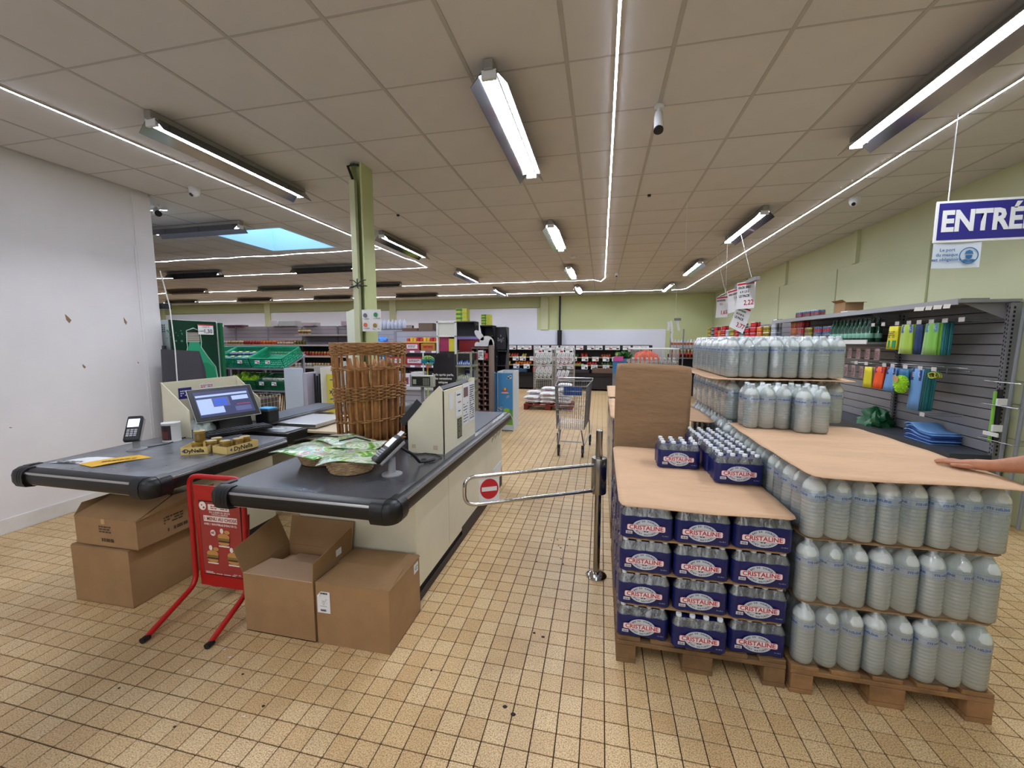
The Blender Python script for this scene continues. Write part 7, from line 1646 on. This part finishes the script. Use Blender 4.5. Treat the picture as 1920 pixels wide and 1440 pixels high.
# ================================================================== SUGAR RACKS, PALLET, TROLLEY
sg = pm('sugar_white', '#e2e2e2', .5, bump=(12, .3, .01)); 
def rack(label, x0, y0, stripe_col, fill):
    t = T('wire_rack', label, 'wire rack', (x0, y0, 0)); q = MB()
    for z0, z1 in ((.30, .58), (.62, .95), (1.0, 1.35)): wirebox(q, x0, y0, z0, x0 + .52, y0 + .4, z1, 9, 5, 3, .004)
    q.build('basket_wires', wire, t)
    for x in (x0, x0 + .52):
        for y in (y0, y0 + .4): MB().tube([(x, y, 0), (x, y, 1.50)], .010, 6).build('post', wire, t)
    shelftag(t, [(x0 + .13, y0 - .01, 1.44), (x0 + .39, y0 - .01, 1.44)], .22, .15)
    me = MB().box(-.045, -.03, -.11, .045, .03, .11, 0).box(-.046, -.031, -.10, .046, .031, -.08, 1).box(-.006, -.032, -.04, .006, -.0305, .04, 2).mesh('sugar_pack', [sg, pm('stripe_' + label[:6].strip(), stripe_col, .5), GREYINK], bevel=.004, seg=1)
    for z, n in fill:
        for k in range(n):
            o = put('sugar_pack', me, None, (x0 + .09 + k * .115, y0 + .12, z + .12)); o.rotation_euler = (-.35, .35, 0); tag(o, 'white sugar packet with %s stripe in the wire rack basket' % ('green' if stripe_col == '#3f7a5a' else 'red'), 'sugar packet', 'sugar packets with %s stripe' % ('green' if stripe_col == '#3f7a5a' else 'red'))
rack('left white wire rack filled with green striped sugar packets', -1.86, 11.3, '#3f7a5a', ((1.03, 4), (1.16, 4), (.65, 4), (.74, 4)))
rack('right white wire rack filled with red striped sugar packets', -1.26, 11.3, '#a82a3a', ((1.03, 4), (1.16, 4), (.65, 3)))
pallet('red brown pallet loaded with white sugar bags', 0, 0, pm('pallet_red', '#7a3428', .8), .8, 1.2).location = (-1.86, 9.76, 0)
bagp = T('sugar_bag', 'plump white sugar bag stacked on the red brown pallet', 'sugar bag', (0, 0, 0), 'sugar bags on the red brown pallet')
def bag_fn(u, v):
    a_, b__ = (u - .5) * 2, (v - .5) * 2; return (.19 * a_ * (1 - .06 * b__ * b__), .13 * b__ * (1 - .06 * a_ * a_), .05 + .045 * (1 - a_ ** 4) ** .5 * (1 - b__ ** 4) ** .5)
def bag_fn2(u, v): p_ = bag_fn(u, v); return (p_[0], p_[1], .1 - p_[2])
q = MB().grid(bag_fn, 8, 8); q.grid(bag_fn2, 8, 8); o = q.build('bag', sg, None, smooth='all'); o.parent = bagp
q = MB(); lines(q, (0, -.128, .055), (1, 0, 0), (0, 0, 1), .2, .025, 1, 0, 3, .6); q.box(-.1, -.1295, .03, .1, -.128, .036, 1); o = q.build('printing', [GREYINK, pm('bag_stripe', '#c2543f', .5)], None); o.parent = bagp; o.scale = (.9, 1, 1)
first = True
for l in range(6):
    for i in range(3):
        for j in range(2):
            if l >= 2 + i + (1 if j else 0): continue
            loc = (-1.68 + i * .40 + random.uniform(-.015, .015), 9.92 + j * .32, .146 + l * .098)
            lb = 'white sugar bag, %s layer, %s stack from the left, %s row of the pallet' % (ORD[l], ORD[i], ('front', 'back')[j])
            if first: bagp.location = loc; first = False; bagp['label'] = lb
            else: dup(bagp, loc, random.uniform(-.06, .06), lb)
t = T('shopping_trolley', 'empty wire shopping trolley with a blue slatted seat panel in the aisle', 'trolley', (-.4, 6.2, 0))
tw = pm('trolley_wire', '#8f9196', .3, .9)
q = MB()
def TP(u, v, w_):   # tapered basket: u across, v depth (0 near, 1 far), w height
    xh = .225 + .035 * w_ * 0 + .0; sc_ = 1 - .0 * v; x = -.42 + (u - .5) * (.40 + .05 * w_) * (1 + .24 * v); y = 5.9 + v * .80; z = .40 + .12 * v * 0 + (.64 * w_) + .0; return (x, y + (0 if v > .5 else -.04 * w_), z)
for k in range(15): u = k / 14; q.tube([TP(u, 0, 1), TP(u, 0, 0), TP(u, 1, 0), TP(u, 1, 1)], .0028, 4)
for k in range(10): w_ = k / 9; q.tube([TP(0, 0, w_), TP(1, 0, w_), TP(1, 1, w_), TP(0, 1, w_)], .0028, 4, 0, True)
for k in range(20): v = k / 19; q.tube([TP(0, v, 1), TP(0, v, 0)], .0028, 4); q.tube([TP(1, v, 1), TP(1, v, 0)], .0028, 4)
for k in range(8): v = k / 7; q.tube([TP(0, v, 0), TP(1, v, 0)], .0028, 4)
q.build('basket_wires', tw, t)
MB().tube([TP(0, 0, 1), TP(1, 0, 1), TP(1, 1, 1), TP(0, 1, 1)], .008, 6, 0, True).tube([TP(0, 0, 0), TP(0, 0, 1)], .008, 6).tube([TP(1, 0, 0), TP(1, 0, 1)], .008, 6).build('rim', tw, t, smooth=True)
q = MB()
for k in range(9): x = -.53 + k * .029; q.box(x, 5.93, .90, x + .022, 5.945, 1.03)
q.box(-.535, 5.94, .90, -.27, 5.95, 1.03); q.build('seat_panel', pm('trolley_blue', '#1f4a8c', .4), t)
for s_ in (-1, 1):
    cx_ = -.41
    MB().tube(bend([(cx_ + s_ * .24, 6.6, .42), (cx_ + s_ * .25, 6.6, .18), (cx_ + s_ * .19, 5.88, .16), (cx_ + s_ * .15, 5.86, .40)], .05), .011, 8).build('leg', tw, t, smooth=True)
    for y, xx in ((5.86, .175), (6.6, .26)):
        MB().tube([(cx_ + s_ * xx - .014, y, .062), (cx_ + s_ * xx + .014, y, .062)], .062, 16).build('wheel', BLACK, t, smooth=True); MB().ext([(cx_ + s_ * xx - .02, y - .02, .06), (cx_ + s_ * xx - .02, y + .02, .06), (cx_ + s_ * xx - .02, y + .02, .17), (cx_ + s_ * xx - .02, y - .02, .17)], (.04, 0, 0)).build('caster_fork', DARK, t)
MB().tube([(-.41 - .16, 5.87, .22), (-.41 + .16, 5.87, .22)], .010, 8).build('lower_bar', tw, t)
MB().tube([TP(0, 1, 1), (-.70, 6.78, 1.08), (-.12, 6.78, 1.08), TP(1, 1, 1)], .012, 8).build('push_handle', tw, t, smooth=True)
# wire cage with water bottles behind upright sheet
t = T('wire_cage', 'white wire cage on a stand filled with orange nets and water bottles', 'wire rack', (.9, 7.5, 0))
q = MB(); wirebox(q, .50, 7.4, 1.12, 1.30, 8.0, 1.56, 26, 10, 2, .004); q.build('cage_wires', wire, t); MB().tube([(.50, 7.4, 1.56), (1.30, 7.4, 1.56), (1.30, 8.0, 1.56), (.50, 8.0, 1.56)], .012, 6, 0, True).build('cage_rim', WHITE, t); MB().box(.50, 7.4, 0, 1.30, 8.0, 1.12).build('cage_base', GREYM, t)
for k in range(10):
    for j in range(2): o = put('small_bottle', bot5, None, (.56 + k * .076, 7.46 + j * .08, 1.128)); o.scale = (1.1, 1.1, 1.6); tag(o, 'clear water bottle standing in the white wire cage', 'bottle', 'bottles in the wire cage')
heap('orange_net', 'orange net bag lying behind the bottles in the wire cage', 'net bag', (.80, 7.72, 1.30), (.24, .12, .21), pm('net_orange', '#d8542f', .6), 3)
t = T('herb_stand', 'blue and pink display box with green potted herbs by the wire cage', 'display stand', (.35, 7.2, 0)); MB().box(.20, 7.0, 1.15, .42, 7.2, 1.40).build('display_box', pm('herb_blue', '#2c6d9c', .5), t); MB().box(.21, 6.99, 1.36, .36, 7.0, 1.44).build('pink_header', pm('herb_pink', '#b8488c', .5), t); MB().box(.20, 7.0, 0, .42, 7.2, 1.15).build('base', GREYM, t)
leafy('potted_herb', 'bushy dark green herb beside the white wire cage', 'plant', (.40, 7.12, 1.40), .13, pm('herb_green', '#2f5f22', .6), 33, 30)
t = T('far_shelf', 'far corner shelf with white and red bottles near the back wall', 'shelving', (2.6, 13, 0))
for z in (1.48, 1.20, .9): MB().box(2.0, 12.9, z - .03, 3.2, 13.3, z).build('shelf', GREYM, t)
for x in (2.02, 2.38): MB().tube([(x, 12.92, 0), (x, 12.92, 2.05)], .02, 6).build('post', upm, t)
MB().box(2.0, 13.3, 0, 3.2, 13.32, 1.3).build('back_board', BLACK, t)
spray = MB().lathe([(.035, 0), (.04, .01), (.04, .1), (.041, .101), (.041, .17), (.035, .19), (.02, .24), (.02, .27)], 10, ms=[0, 0, 1, 1, 0, 0, 0]).mesh('bottle', [pm('bottle_white', '#c3c9d2', .4), pm('bottle_orange', '#b0562e', .5)], smooth=True)
for k in range(12): o = put('white_bottle', spray, None, (2.08 + k * .09, 13.0, 1.482)); tag(o, '%s white bottle from the left on the far corner shelf' % ORD[k], 'bottle', 'white bottles on the far corner shelf')
row('juice_bottle', 'dark red bottle on the lower board of the far corner shelf', 'bottle', botm, [2.1 + k * .1 for k in range(10)], (13.0,), 1.202, 'bottles on the lower far corner shelf')
t = T('hanging_labels', 'bunch of white paper labels hanging from a small rail near the back wall', 'labels', (2.0, 12.5, 2.2)); MB().box(2.02, 12.4, 2.28, 2.20, 12.45, 2.35).build('rail', GREYM, t)
for k, (x, z0, z1) in enumerate(((1.86, 2.0, 2.25), (1.95, 1.97, 2.27), (2.14, 2.0, 2.27), (1.99, 1.68, 1.98))): MB().grid(lambda u, v: (x - .035 + .07 * u + .02 * math.sin(3 * v + k), 12.42 + .03 * u, z0 + (z1 - z0) * v), 2, 4).build('paper_label', PAPER, t)
MB().tube([(2.05, 12.42, 2.33), (2.05, 12.42, CZ)], .003, 4).build('hanging_cord', WHITE, t)
# marks on the floor
gum = pm('gum_spot', '#2b211c', .7)
for k, (x, y, r) in enumerate(((-.345, 2.16, .008), (-.29, 2.14, .009), (-.40, 1.66, .010), (-.355, 1.63, .011), (-.27, 3.0, .006), (-.25, 2.93, .008), (-.45, 2.92, .007), (-.31, 3.2, .006), (-.29, 3.17, .007), (-.24, 3.22, .006), (-.33, 3.3, .006), (-.23, 3.36, .005), (-.38, 3.28, .005), (-.19, 3.3, .005), (-.82, 1.78, .005), (-2.27, 1.35, .006), (-1.75, 1.55, .006), (-1.8, 1.25, .006), (-1.5, 1.42, .007))):
    o = MB().lathe([(r, 0), (r * .9, .0015), (r * .5, .003)], 9, (x, y, .0002), sx=1.15, sy=.9).build('gum_spot', gum, None, smooth=True); tag(o, 'dark flattened gum spot on the aisle tiles', 'floor stain', 'gum spots')
o = MB().ext([(-2.36, 2.14, .001), (-2.33, 2.14, .001), (-2.33, 2.17, .001)], (0, 0, .002)).build('paper_scrap', PAPER); tag(o, 'tiny white paper scrap on the tiles', 'litter', 'paper scraps')
for x, y in ((-2.0, 1.66), (-2.05, 1.5), (-1.55, 1.35), (-1.92, 1.62)):
    o = MB().ext([(x, y, .001), (x + .015, y + .004, .001), (x + .01, y + .012, .001)], (0, 0, .002)).build('paper_scrap', PAPER); tag(o, 'tiny white paper scrap on the tiles', 'litter', 'paper scraps')
